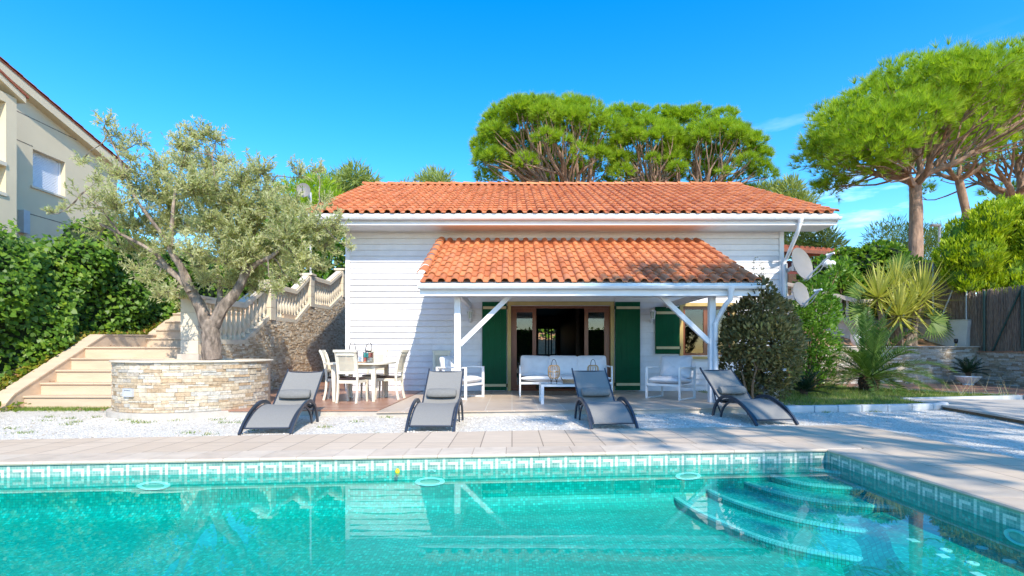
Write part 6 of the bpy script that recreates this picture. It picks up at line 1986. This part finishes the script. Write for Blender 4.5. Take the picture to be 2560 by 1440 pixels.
# ---- ivy hedge on the left
random.seed(41)
hd = empty('ivy_hedge', (-10.0, 12, .5), 0, 'tall glossy ivy hedge filling the bank between stairs and cream villa', 'hedge')
def hx_(y, z):   # face of the hedge: bulges
    return -9.95 + .06 * (y - 10) * .3 + .20 * math.sin(y * 1.7 + z * 1.3) + .14 * math.sin(y * 3.9 - z * 2.7) + .35 * math.sin(z * .8) * .3
def htop(y): return float(np.interp(y, [6, 10, 11.5, 12.2, 13.0, 13.6, 14.2, 15, 17, 20, 26], [3.0, 3.42, 3.35, 3.7, 4.25, 4.35, 4.1, 4.0, 4.2, 4.6, 5.0])) + .10 * math.sin(y * 5) + .06 * math.sin(y * 11)
mb = MB()
ysH = np.linspace(6.5, 27, 60)
sec = []
for y in ysH:
    zb = terrain_z(-9.8, y) - .1; zt = htop(y) - .15; ring_ = []
    for k in range(8):
        z = zb + (zt - zb) * k / 7; ring_.append((hx_(y, z) - .22, y, z))
    ring_ += [(hx_(y, zt) - 1.2, y, zt), (hx_(y, zt) - 1.6, y, zb)]
    sec.append(ring_)
vs = [p for r_ in sec for p in r_]; m_ = 10
fs = [(i * m_ + k, (i + 1) * m_ + k, (i + 1) * m_ + (k + 1) % m_, i * m_ + (k + 1) % m_) for i in range(len(sec) - 1) for k in range(m_)]
fs += [tuple(range(m_))[::-1], tuple((len(sec) - 1) * m_ + k for k in range(m_))]
mb.mesh(vs, fs); mb.build('stems', M['hedgecore'], hd)  # closed dark volume filling the hedge, stems are not modelled
pts, od = [], []
def hedge_pts(y0, y1, n):
    for _ in range(n):
        y = random.uniform(y0, y1); zt = htop(y); zb = terrain_z(-9.8, y) - .05
        if random.random() < .16:
            dx = random.uniform(0, 1.3); pts.append((hx_(y, zt) - dx, y, zt + random.uniform(-.18, .12))); od.append((.2, -.1, 1))
        else:
            z = zb + (zt - zb) * random.random() ** .92; pts.append((hx_(y, z) + random.uniform(-.24, .16), y, z)); od.append((.8, -.55, .35))
hedge_pts(6.6, 12, 9000); hedge_pts(12, 16, 6800); hedge_pts(16, 27, 4500)
for _ in range(700):   # end of the hedge seen from the pool
    z = random.uniform(0, 3); pts.append((hx_(6.5, z) - random.uniform(0, 1.4), 6.45, z)); od.append((0, -1, .3))
for _ in range(46):    # stray shoots above and in front of the clipped face
    y = random.uniform(7, 17); z0 = htop(y) - .1; x0 = hx_(y, z0) - random.uniform(-.1, .9); dx, dy = random.gauss(.1, .2), random.gauss(0, .2); hh = random.uniform(.15, .5)
    for q in range(9): pts.append((x0 + dx * q / 9 + random.gauss(0, .03), y + dy * q / 9 + random.gauss(0, .03), z0 + hh * q / 9)); od.append((.4, -.3, .8))
pts, od = np.array(pts), np.array(od)
n = len(pts)
ax = unit(np.array([.25, -.15, -.75]) + rvec(n) * .55 + od * .25); fc = unit(od + rvec(n) * .55)
L = .094 * (.45 + .9 * RNG.random(n))
clus = .5 + .5 * np.sin(pts[:, 1] * 2.3 + 1.7 * np.sin(pts[:, 2] * 2.1)) * np.sin(pts[:, 2] * 2.9 + pts[:, 1])
uv = np.stack([np.clip(clus * .35 + .65 * RNG.random(n), .01, .99), RNG.random(n)], 1)
soup('foliage', leaf_verts(pts, ax, fc, L, L * .86, IVY, -.18), 6, M['l_ivy'], hd, uv)
# low yellow ivy and dry leaves along the kerb
pts = []
for _ in range(2600):
    y = random.uniform(7.6, 15.2); x = -9.44 - abs(random.gauss(0, .22)); pts.append((x, y, max(terrain_z(x, y), float(np.interp(y, [a for a, _ in kz], [c for _, c in kz])) - .02) + random.uniform(-.02, .10)))
for _ in range(500):
    y = random.uniform(7.6, 9.7); x = -9.2 + random.gauss(-.15, .22); pts.append((x, y, .02 + random.uniform(0, .12)))
pts = np.array(pts); n = len(pts)
L = .075 * (.6 + .8 * RNG.random(n))
o = soup('ground_ivy', leaf_verts(pts, unit(rvec(n) + np.array([.5, -.3, 0])), unit(np.array([.3, -.3, 1]) + rvec(n) * .5), L, L * .85, IVY, -.15), 6, M['l_ivylow'])
tag(o, kind='stuff')

# ---- hedge on the right, behind the stairs and the yucca
random.seed(43)
h2 = empty('creeper_hedge', (12.5, 21, 2.5), 0, 'dark creeper-covered hedge behind the balustrade, hut and yucca', 'hedge')
cent, rad = [], []
for px, py, r_ in [(2060, 690, 50), (2110, 670, 50), (2110, 720, 50), (2160, 670, 50), (2160, 730, 55), (2210, 650, 48), (2230, 690, 55), (2220, 740, 55), (2270, 690, 48), (2280, 740, 50), (2310, 700, 45), (2330, 750, 45), (2340, 710, 40), (2120, 655, 34), (2190, 636, 32), (2230, 640, 30), (2370, 740, 36), (2030, 720, 45), (2090, 760, 50), (2360, 690, 36), (2390, 700, 34)]:
    Yj = 21.0 + random.uniform(-.5, .5); cent.append(P(px, py, Yj)); rad.append(r_ * Yj / F)
mb = MB()
for c, r_ in zip(cent, rad): mb.superbox(c, r_ * .72, r_ * .6, r_ * .72, .8, nu=10, nv=6)
mb.build('stems', M['hedgecore'], h2)  # rounded dark filler inside the leaves, without modelled stems
pts, d, idx = cloud(cent, rad, 11000, .75)
foliage('foliage', h2, M['l_ivy'], pts, d, .15, .12, IVY, -.3, 0, .7, .6, -.15)

# ---- round bronze bush and its neighbours
random.seed(51)
bb = empty('bronze_bush', P(1885, 1000, 9.9), 0, 'round bronze-leaved bush on short stems next to the porch downpipe', 'bush')
BX, BY, BZ = 4.72, 9.95, 1.33
cent, rad = [], []
for px, py, r_ in [(1905, 850, 70), (1860, 850, 55), (1945, 860, 60), (1900, 780, 55), (1905, 745, 38), (1860, 800, 45), (1935, 790, 45), (1840, 860, 40), (1850, 920, 48), (1900, 930, 58), (1950, 920, 50), (1970, 860, 36), (1900, 970, 34), (1945, 965, 30), (1870, 960, 32), (1905, 715, 18), (1965, 820, 32), (1835, 820, 28)]:
    Yj = 9.95 + random.uniform(-.3, .3); cent.append(P(px, py, Yj)); rad.append(r_ * Yj / F)
mb = MB(); b0 = P(1885, 1003, 9.95)
for k in range(6):
    a = PI * 2 * k / 6
    mbp = limb(mb, (b0[0] + .05 * math.cos(a), b0[1] + .05 * math.sin(a), .05), (b0[0] + .35 * math.cos(a) + .1, b0[1] + .3 * math.sin(a), .75), .03, .016, .08, 5, 6)
    for c in cent[k::6]: limb(mb, mbp[-1], c, .014, .005, .1, 4, 4)
mb.build('stems', M['twig'], bb, smooth=True)
pts, d, idx = cloud(cent, rad, 12500, .55)
foliage('foliage', bb, M['l_brown'], pts, d, .095, .042, LEAF, .35, 0, .75, .7, 0, RNG.random(len(cent))[idx])
sh_ = empty('flowering_shoots', (5.0, 10.6, .4), 0, 'thin bare shoots with small buds standing above the bronze bush against the boards', 'plant')
mb = MB(); pts = []
for px, py in [(1884, 650), (1902, 660), (1908, 668), (1916, 690), (1893, 690), (1875, 700)]:
    e = P(px, py, 10.5); s0 = P(1898 + random.uniform(-10, 10), 790, 10.4)
    mp = limb(mb, s0, e, .010, .004, .04, 6, 4)
    for q in mp[2:]:
        for _ in range(9): pts.append((q[0] + random.gauss(0, .03), q[1] + random.gauss(0, .03), q[2] + random.gauss(0, .04)))
mb.build('stem', M['twig'], sh_)
pts = np.array(pts); foliage('foliage', sh_, M['l_brown'], pts, rvec(len(pts)), .045, .02, LEAF, .5)  # small buds along the shoots, shaped as short leaves
gb = empty('green_shrub', (7.25, 13.0, .08), 0, 'glossy green shrub behind the bronze bush under the satellite dishes', 'shrub')
cent, rad = [], []
for px, py, r_ in [(2040, 740, 40), (2055, 780, 42), (2030, 800, 45), (2045, 840, 50), (2010, 850, 50), (2060, 870, 36), (2030, 900, 45), (1995, 900, 40), (2020, 940, 34), (2070, 790, 28), (2055, 720, 28), (2030, 710, 26), (2080, 760, 18), (2020, 760, 34), (2075, 690, 14), (2095, 680, 12), (1990, 790, 40), (2060, 920, 24)]:
    Yj = 13.0 + random.uniform(-.35, .35); cent.append(P(px, py, Yj)); rad.append(r_ * Yj / F)
mb = MB()
for c in cent: limb(mb, (7.25 + random.uniform(-.2, .2), 13.0, .05), c, .022, .007, .06, 5, 5)
mb.build('stems', M['twig'], gb, smooth=True)
pts, d, idx = cloud(cent, rad, 7800, .55)
foliage('foliage', gb, M['l_bush'], pts, d, .095, .042, LEAF, .45, 0, .7, .6, 0, RNG.random(len(cent))[idx])
ws = empty('wispy_bush', (8.0, 13.6, .08), 0, 'wispy half-bare shrub with dry twigs between glossy shrub and palm', 'shrub')
mb = MB(); pts = []
for k in range(26):
    e = (8.0 + random.gauss(.1, .4), 13.6 + random.gauss(0, .3), random.uniform(.5, 1.3))
    mp = limb(mb, (8.0 + random.gauss(0, .12), 13.6, .06), e, .008, .003, .15, 5, 4)
    for q in mp[2:]:
        for _ in range(10): pts.append((q[0] + random.gauss(0, .08), q[1] + random.gauss(0, .08), q[2] + random.gauss(0, .07)))
mb.build('stems', M['twig'], ws)
pts = np.array(pts); foliage('foliage', ws, M['l_olive'], pts, rvec(len(pts)), .05, .022)
ut = empty('upper_shrub', (13.2, 19.2, 2.4), 0, 'light green upright shrub behind the stair handrail beside the globe lamp', 'shrub')
cent = [P(px, py, 19.2) for px, py in ((2095, 690), (2110, 670), (2100, 720), (2120, 700))]
mb = MB()
for c in cent: limb(mb, (12.1, 19.2, 2.3), c, .03, .01)
mb.build('stems', M['twig'], ut)
pts, d, idx = cloud(cent, [.38, .3, .4, .3], 900, .4); foliage('foliage', ut, M['l_bush'], pts, d, .2, .07, LEAF, .6)

# ---- spiky plants
def strap_rosette(V_, uvl, c, n, L, W, lo=-35, hi=88, tone=.5):
    c = np.array(c)
    for i in range(n):
        el = math.radians(lo + (hi - lo) * ((i + .5) / n) ** .8 + random.uniform(-6, 6)); az = i * 2.39996 + random.uniform(-.2, .2)
        d = np.array([math.cos(el) * math.cos(az), math.cos(el) * math.sin(az), math.sin(el)])
        s = np.cross(d, [0, 0, 1]); s /= max(np.linalg.norm(s), 1e-6)
        l = L * random.uniform(.8, 1.1)
        droop = np.array([0, 0, -1]) * l * .10 * max(0.1, math.cos(el))
        a0, a1, a2 = c + d * .03, c + d * l * .5 - droop * .15, c + d * l - droop
        w = W * random.uniform(.85, 1.15)
        up = np.cross(s, d) * w * .25
        V_.append([a0 - s * w * .35, a0 + s * w * .35, a1 + s * w * .5, a1 - s * w * .5]); V_.append([a1 - s * w * .5, a1 + s * w * .5, a2 + s * .002, a2 - s * .002])
        t_ = min(.99, max(.01, tone + random.uniform(-.3, .3))); uvl += [(t_, .5), (t_, .5)]
random.seed(61)
yc = empty('yucca', (P(2255, 850, 17.6)[0], 17.6, 1.35), 0, 'large yellow-green yucca with several spiky heads on bare stems in the raised bed', 'plant')
mb = MB()
heads = [(2196, 745, 17.2, 1.15, 95), (2248, 790, 16.95, 1.2, 105), (2306, 745, 17.4, 1.25, 110), (2238, 720, 18.0, 1.1, 85), (2285, 775, 17.3, 1.1, 80)]
feet = [(2215, 845), (2250, 850), (2270, 850), (2240, 840), (2285, 850)]
for (hx1, hy1, Y, L, n), (fx, fy) in zip(heads, feet):
    V_, uvl = [], []
    c = P(hx1, hy1, Y)
    limb(mb, P(fx, fy + 15, 17.4), c, .11, .085, .05, 6, 9)
    strap_rosette(V_, uvl, c, n, L, .062, -55, 88, .68)
    V_ = np.array(V_); soup('leaf_head', V_, 4, M['l_yucca'], yc, np.array(uvl))
mb.build('stem', M['bark_olive'], yc, smooth=True)
V_, uvl = [], []
sy = empty('small_yucca', (12.6, 19.6, 2.5), 0, 'small spiky yucca behind the stair handrail below the globe lamp', 'plant')
strap_rosette(V_, uvl, P(2105, 715, 19.4), 46, .75, .05, -30, 85, .4); soup('leaf_head', np.array(V_), 4, M['l_yucca'], sy, np.array(uvl))
mb = MB(); c = P(2105, 715, 19.4); mb.tube([(c[0], c[1], 2.3), c], [.09, .07], 8); mb.build('stem', M['bark_palm'], sy)
# fan palm behind the yucca
fp = empty('fan_palm', (P(2330, 800, 18.6)[0], 18.6, 1.6), 0, 'fan palm with split green fans behind the yucca against the brushwood fence', 'palm')
mb = MB(); V_, uvl = [], []
bs = Vector((P(2310, 830, 18.4)[0], 18.4, 1.6))
for (px, py, Y, r_, rot) in [(2330, 805, 17.4, .85, -.2), (2350, 740, 18.4, .9, .3), (2380, 760, 18.3, .8, .1), (2300, 690, 18.8, .8, .6), (2250, 670, 18.9, .75, 1.0), (2375, 790, 17.9, .7, -.35), (2160, 790, 17.5, .8, 2.8), (2150, 740, 18.8, .7, 2.6)]:
    c = Vector(P(px, py, Y)); mp = limb(mb, bs, c, .02, .012, .06, 5, 5)
    out_ = (c - bs).normalized()
    d0 = Vector((math.cos(rot), -.15, math.sin(rot))).normalized(); s0 = d0.cross(Vector((.2, -1, .3))).normalized()
    for k in range(26):
        a = math.radians(-115 + 230 * k / 25)
        d = (d0 * math.cos(a) + s0 * math.sin(a)).normalized(); w_ = d.cross(Vector((0, -1, .2))).normalized()
        l = r_ * (1 - .25 * abs(a) / 2)
        a0, a1, a2 = c, c + d * l * .55, c + d * l - Vector((0, 0, .08 * l))
        V_.append([tuple(a0 - w_ * .006), tuple(a0 + w_ * .006), tuple(a1 + w_ * .03), tuple(a1 - w_ * .03)]); V_.append([tuple(a1 - w_ * .03), tuple(a1 + w_ * .03), tuple(a2 + w_ * .002), tuple(a2 - w_ * .002)])
        t_ = random.random(); uvl += [(t_, .5)] * 2
mb.build('stem', M['l_palm'], fp)
soup('fronds', np.array(V_), 4, M['l_palm'], fp, np.array(uvl))

def frond(V_, uvl, mbs, c, az, el, L, nl, ll, lw, curve, vee=.6, r0=.012):
    """feather frond: arched rachis with leaflets both sides"""
    d = Vector((math.cos(az) * math.cos(el), math.sin(az) * math.cos(el), math.sin(el)))
    pts = []; p = Vector(c); ns = 10
    for i in range(ns + 1):
        pts.append(p.copy()); t = i / ns
        p = p + d * L / ns; d = (d - Vector((0, 0, curve / ns * (0.5 + t)))).normalized()
    mbs.tube(pts, [r0 * (1 - .85 * i / ns) for i in range(ns + 1)], 5)
    for k in range(nl):
        t = .12 + .88 * (k + .5) / nl; f = t * ns; i = min(ns - 1, int(f)); q = pts[i].lerp(pts[i + 1], f - i); dd = (pts[i + 1] - pts[i]).normalized()
        side = dd.cross(Vector((0, 0, 1))).normalized(); up = side.cross(dd).normalized()
        l = ll * (math.sin(PI * min(1, .12 + t * .88)) ** .6 * .85 + .15) * random.uniform(.85, 1.1)
        for s in (-1, 1):
            e = (dd * .75 + side * s * .75 + up * vee * .6 + Vector((random.gauss(0, .06), random.gauss(0, .06), random.gauss(0, .06)))).normalized()
            w_ = e.cross(up).normalized() * lw / 2
            m1 = q + e * l * .45; m2 = q + e * l - Vector((0, 0, .06 * l))
            V_.append([tuple(q - w_ * .4), tuple(m1 - w_), tuple(m2), tuple(m1 + w_)]); uvl.append((min(.99, max(.01, random.gauss(.5, .22))), .5))
def feather_plant(name, label, cat, c, n, L, nl, ll, lw, mat, stub, seed, els=(-5, 85), curve=.9, grp=None):
    random.seed(seed)
    t = empty(name, (c[0], c[1], c[2] - stub), 0, label, cat, grp)
    mb = MB()
    if stub > .02:
        for k in range(60):
            a = k * 2.4; z = stub * (k / 60); rr = stub * .62 * (1 - .35 * abs(z / stub - .45))
            mb.tube([(c[0] + rr * .6 * math.cos(a), c[1] + rr * .6 * math.sin(a), c[2] - stub + z), (c[0] + rr * 1.15 * math.cos(a), c[1] + rr * 1.15 * math.sin(a), c[2] - stub + z + .07)], [.045, .02], 5)
        mb.lathe([(stub * .35, 0), (stub * .6, stub * .4), (stub * .45, stub)], 12, (c[0], c[1], c[2] - stub))
        mb.build('trunk', M['bark_palm'], t)
    ms = MB(); V_, uvl = [], []
    for k in range(n):
        q = (k + .5) / n
        el = math.radians(els[0] + (els[1] - els[0]) * q ** 1.1 + random.uniform(-6, 6)); az = k * 2.39996 + random.uniform(-.25, .25)
        frond(V_, uvl, ms, c, az, el, L * random.uniform(.82, 1.08), nl, ll, lw, curve * random.uniform(.8, 1.2) * (1.15 - .5 * q))
    ms.build('rachis', mat, t)
    soup('fronds', np.array(V_), 4, mat, t, np.array(uvl))
    return t
c = G(2172, 978, .08); feather_plant('phoenix_palm', 'young feather palm with arching fronds and stubby brown trunk on the lawn', 'palm', (c[0], c[1], .42), 40, 1.75, 46, .32, .022, M['l_palm'], .34, 71, (-4, 84), 1.35)
c = G(2022, 990, .08); feather_plant('cycad', 'dark stiff cycad on the lawn between bronze bush and feather palm', 'cycad', (c[0], c[1] + .2, .16), 24, .74, 40, .13, .012, M['l_cycas'], .10, 72, (8, 70), .7, 'cycads')
feather_plant('cycad', 'small dark cycad growing in the fluted white bowl', 'cycad', (px_, py_, .40), 24, .58, 34, .13, .014, M['l_cycas'], .07, 73, (15, 75), .8, 'cycads')

# ---- grass
def grass(name, fn, n, h, w, mat):
    pts = np.array([fn() for _ in range(n)])
    ax = unit(np.array([0, 0, 1.0]) + rvec(n) * .55); ax[:, 2] = np.abs(ax[:, 2])
    L = h * (.5 + RNG.random(n))
    o = soup(name, leaf_verts(pts, ax, rvec(n), L, w, BLADE), 3, mat)
    return tag(o, kind='stuff')
random.seed(81)
def lawn_pt():
    while True:
        x, y = random.uniform(4.5, 11.2), random.uniform(9.3, 15.5)
        k = 9.27 + .11 * (x - 4.45) + .05
        inA = y > k and x < 8.1 + .33 * (y - 11) + .0 and not (x < 5.2 and y > 12.9)
        inB = x > 8.1 and (11.05 + .18 * (x - 8.1)) < y < 14.5 - 1.58 * (x - 9.4)
        if (inA or inB) and (math.sin(x * 2.1) * math.sin(y * 2.7 + x) + random.random() > -.1): return (x, y, .07)
grass('lawn_grass', lawn_pt, 26000, .07, .008, M['l_grass'])
def stair_pt():
    x = random.uniform(-9.6, -6.0); y = 9.72 - abs(random.gauss(0, .16)) - (.0 if x < -7.2 else (x + 7.2) * .95)
    return (x, y, .0)
def weed_pt():
    c = random.choice(WEEDS); return (c[0] + random.gauss(0, .06), c[1] + random.gauss(0, .05), 0)
WEEDS = [(random.uniform(-9.5, -1.5), random.uniform(6.6, 8.6)) for _ in range(26)] + [(-7.2, 8.1), (-6.6, 7.95), (-5.6, 7.85), (-4.6, 8.2), (-2.0, 8.5), (2.0, 8.9), (5.5, 9.2), (6.4, 9.3)]
grass('verge_grass', stair_pt, 5200, .06, .009, M['l_grass'])
# loose stones lying on the gravel
n = 5200
c = np.stack([RNG.uniform(-9.5, 8.5, n), RNG.uniform(5.9, 9.2, n), np.full(n, .004)], 1)
keep = (c[:, 1] > 6.95 + .115 * c[:, 0]) & (c[:, 1] < 8.7 + .1 * np.maximum(c[:, 0], -2.5)) & (np.hypot(c[:, 0] - PCX, c[:, 1] - PCY) > PR + .12)
c = c[keep]; n = len(c)
s_ = RNG.uniform(.008, .02, n)
tri = []
for (i_, j_) in ((0, 1), (1, 2), (2, 3), (3, 0)):
    ang = [0.3, 1.9, 3.5, 4.9]
    r_ = RNG.uniform(.7, 1.2, (4, n))
    A = c + np.stack([np.cos(ang[i_]) * s_, np.sin(ang[i_]) * s_ * .8, np.zeros(n)], 1); B = c + np.stack([np.cos(ang[j_]) * s_, np.sin(ang[j_]) * s_ * .8, np.zeros(n)], 1); T = c + np.stack([s_ * .15, s_ * .1, s_ * .75], 1)
    tri.append(np.stack([A, B, T], 1))
uv = np.tile(RNG.random((n, 2)), (4, 1))
M['stones'] = pieces('loose_gravel_stones', [(0, (.45, .38, .29)), (.3, (.72, .66, .57)), (1, (.85, .81, .74))], .9, 0)
tag(soup('loose_stones', np.concatenate(tri), 3, M['stones'], None, uv), kind='stuff')
grass('gravel_weeds', weed_pt, 1500, .035, .008, M['l_grass'])
def dry_pt():
    c = random.choice([(9.6, 12.6), (10.2, 12.2), (10.9, 11.9), (9.0, 13.2), (10.5, 12.0)]); return (c[0] + random.gauss(0, .2), c[1] + random.gauss(0, .15), .06)
M['l_dry'] = leafmat('dry_stalks', [(0, (.4, .33, .18)), (1, (.55, .48, .3))], .8, .2)
grass('dry_grass', dry_pt, 70, .45, .012, M['l_dry'])
# dead leaves on the steps
for k, (px, py, z) in enumerate([(130, 947, .48), (56, 985, .25), (195, 1026, .02), (252, 1028, .02), (300, 882, 1.17)]):
    x, y, _ = G(px, py, z) if k < 4 else (-8.6, 11.3, 1.17)
    if k < 2: y = yk[k + 0] + .2 if k else yk[1] + .18; x = (px - CX) / F * y; z = zk[1] if k == 0 else zk[0]
    mb = MB(); s = .06
    mb.mesh([(x - s, y, z + .012), (x - .2 * s, y - .7 * s, z + .03), (x + s, y, z + .006), (x + .2 * s, y + .8 * s, z + .035), (x, y, z + .02)], [(0, 1, 4), (1, 2, 4), (2, 3, 4), (3, 0, 4)])
    tag(mb.build('dead_leaf', M['soil']), 'curled brown dead leaf lying by the limestone steps', 'leaf', 'dead leaves by the steps')
# ------------------------------------------------------------------ trees behind the camera that throw the dappled shade
stone_pine('tall umbrella pine standing behind the pool, seen only by its shade on deck and loungers', (9.0, -5.5, 0), (8.4, -2.6, 7.0), .3, (7.5, 0.3, 7.4), 4.5, 4.7, 2.4, 46, 1050, 1, seed=101, tuft=.62, low=.5, name='shade_pine')
stone_pine('umbrella pine behind the pool further from the house, shading the garden path', (18.5, -1.0, 0), (18.2, 1.4, 8.0), .3, (17.8, 3.4, 8.4), 4.4, 4.8, 2.4, 36, 800, 1, seed=102, tuft=.62, low=.5, name='shade_pine')
bh = empty('boundary_hedge', (0, -9, 0), 0, 'clipped green hedge behind the pool, seen only mirrored in the patio door panes', 'hedge')
pts = np.stack([RNG.uniform(-9, 7, 5200), RNG.uniform(-9.5, -8.7, 5200), RNG.uniform(0, 2.6, 5200)], 1)
mb = MB(); mb.box(-9, 7, -9.6, -8.95, 0, 2.5); mb.build('stems', M['hedgecore'], bh)  # plain dark box within the leaves instead of single stems
foliage('foliage', bh, M['l_ivy'], pts, np.tile([0, 1.0, .3], (5200, 1)), .2, .16, IVY, -.2)
# ------------------------------------------------------------------ sun, sky, camera
sdir = Vector((0.336, -1.0, 0.925)).normalized()
sun = bpy.data.lights.new('sun', 'SUN')
sun.energy = 2.5
sun.angle = math.radians(0.6)
sun.color = (1.0, 0.91, 0.77)
so_ = bpy.data.objects.new('sun', sun)
so_.rotation_euler = sdir.to_track_quat('Z', 'Y').to_euler()
COL.objects.link(so_)
w = bpy.data.worlds.new('World'); scene.world = w
w.use_nodes = True
nt = w.node_tree; nt.nodes.clear(); nd, lk = nt.nodes, nt.links
out = nd.new('ShaderNodeOutputWorld'); bg = nd.new('ShaderNodeBackground'); bg.inputs['Strength'].default_value = 0.15
sky = nd.new('ShaderNodeTexSky'); sky.sky_type = 'NISHITA'; sky.sun_disc = False
sky.sun_elevation = math.asin(sdir.z); sky.sun_rotation = math.atan2(sdir.x, sdir.y)
sky.altitude = 0; sky.air_density = 1.0; sky.dust_density = 0.3; sky.ozone_density = 2.5
hs = nd.new('ShaderNodeHueSaturation'); hs.inputs['Saturation'].default_value = 1.45; hs.inputs['Hue'].default_value = 0.500
lk.new(sky.outputs[0], hs.inputs['Color'])
# thin cirrus wisps in the sky itself
tc = nd.new('ShaderNodeTexCoord'); mp = nd.new('ShaderNodeMapping')
mp.inputs['Rotation'].default_value = (0, math.radians(28), 0); mp.inputs['Scale'].default_value = (3.0, 3.0, 13.0); mp.inputs['Location'].default_value = (.35, 0, 2.1)
lk.new(tc.outputs['Generated'], mp.inputs[0])
nz = nd.new('ShaderNodeTexNoise'); nz.inputs['Scale'].default_value = 1.5; nz.inputs['Detail'].default_value = 7; nz.inputs['Roughness'].default_value = .55
lk.new(mp.outputs[0], nz.inputs['Vector'])
r = ramp(nt, [(0.57, (0, 0, 0)), (0.80, (.8, .8, .8))]); lk.new(nz.outputs['Fac'], r.inputs[0])
sp = nd.new('ShaderNodeSeparateXYZ'); lk.new(tc.outputs['Generated'], sp.inputs[0])
# more cloud towards the low right of the view
mr = nd.new('ShaderNodeMapRange'); mr.inputs['From Min'].default_value = .12; mr.inputs['From Max'].default_value = .48; lk.new(sp.outputs[0], mr.inputs[0])
mz = nd.new('ShaderNodeMapRange'); mz.inputs['From Min'].default_value = .42; mz.inputs['From Max'].default_value = .22; lk.new(sp.outputs[2], mz.inputs[0])
m1 = nd.new('ShaderNodeMath'); m1.operation = 'MULTIPLY'; lk.new(mr.outputs[0], m1.inputs[0]); lk.new(mz.outputs[0], m1.inputs[1])
m2 = nd.new('ShaderNodeMath'); m2.operation = 'MULTIPLY'; ma_ = nd.new('ShaderNodeMath'); ma_.operation = 'MAXIMUM'; ma_.inputs[1].default_value = .0; lk.new(m1.outputs[0], ma_.inputs[0]); lk.new(ma_.outputs[0], m2.inputs[0]); lk.new(r.outputs[0], m2.inputs[1])
mx = nd.new('ShaderNodeMix'); mx.data_type = 'RGBA'; lk.new(m2.outputs[0], mx.inputs[0]); lk.new(hs.outputs[0], mx.inputs[6]); mx.inputs[7].default_value = (6.5, 6.8, 7.2, 1)
lk.new(mx.outputs[2], bg.inputs[0]); lk.new(bg.outputs[0], out.inputs[0])

cam = bpy.data.cameras.new('camera')
cam.sensor_width = 36.0
cam.lens = F / 2560 * 36.0
cam.shift_y = (HY - 720) / 2560
cam.clip_end = 1500
co = bpy.data.objects.new('camera', cam)
co.location = (0, 0, HC); co.rotation_euler = (PI / 2, 0, 0)
COL.objects.link(co)
scene.camera = co
scene.view_settings.view_transform = 'Standard'
scene.view_settings.look = 'None'
scene.view_settings.exposure = 1.30
scene.view_settings.gamma = 1.0
scene.view_settings.use_curve_mapping = False
cy = scene.cycles
cy.use_denoising = True
try: cy.denoiser = 'OPENIMAGEDENOISE'
except Exception: pass
cy.max_bounces = 8; cy.transparent_max_bounces = 16; cy.glossy_bounces = 4; cy.diffuse_bounces = 3
cy.sample_clamp_indirect = 6
cy.caustics_reflective = False; cy.caustics_refractive = False
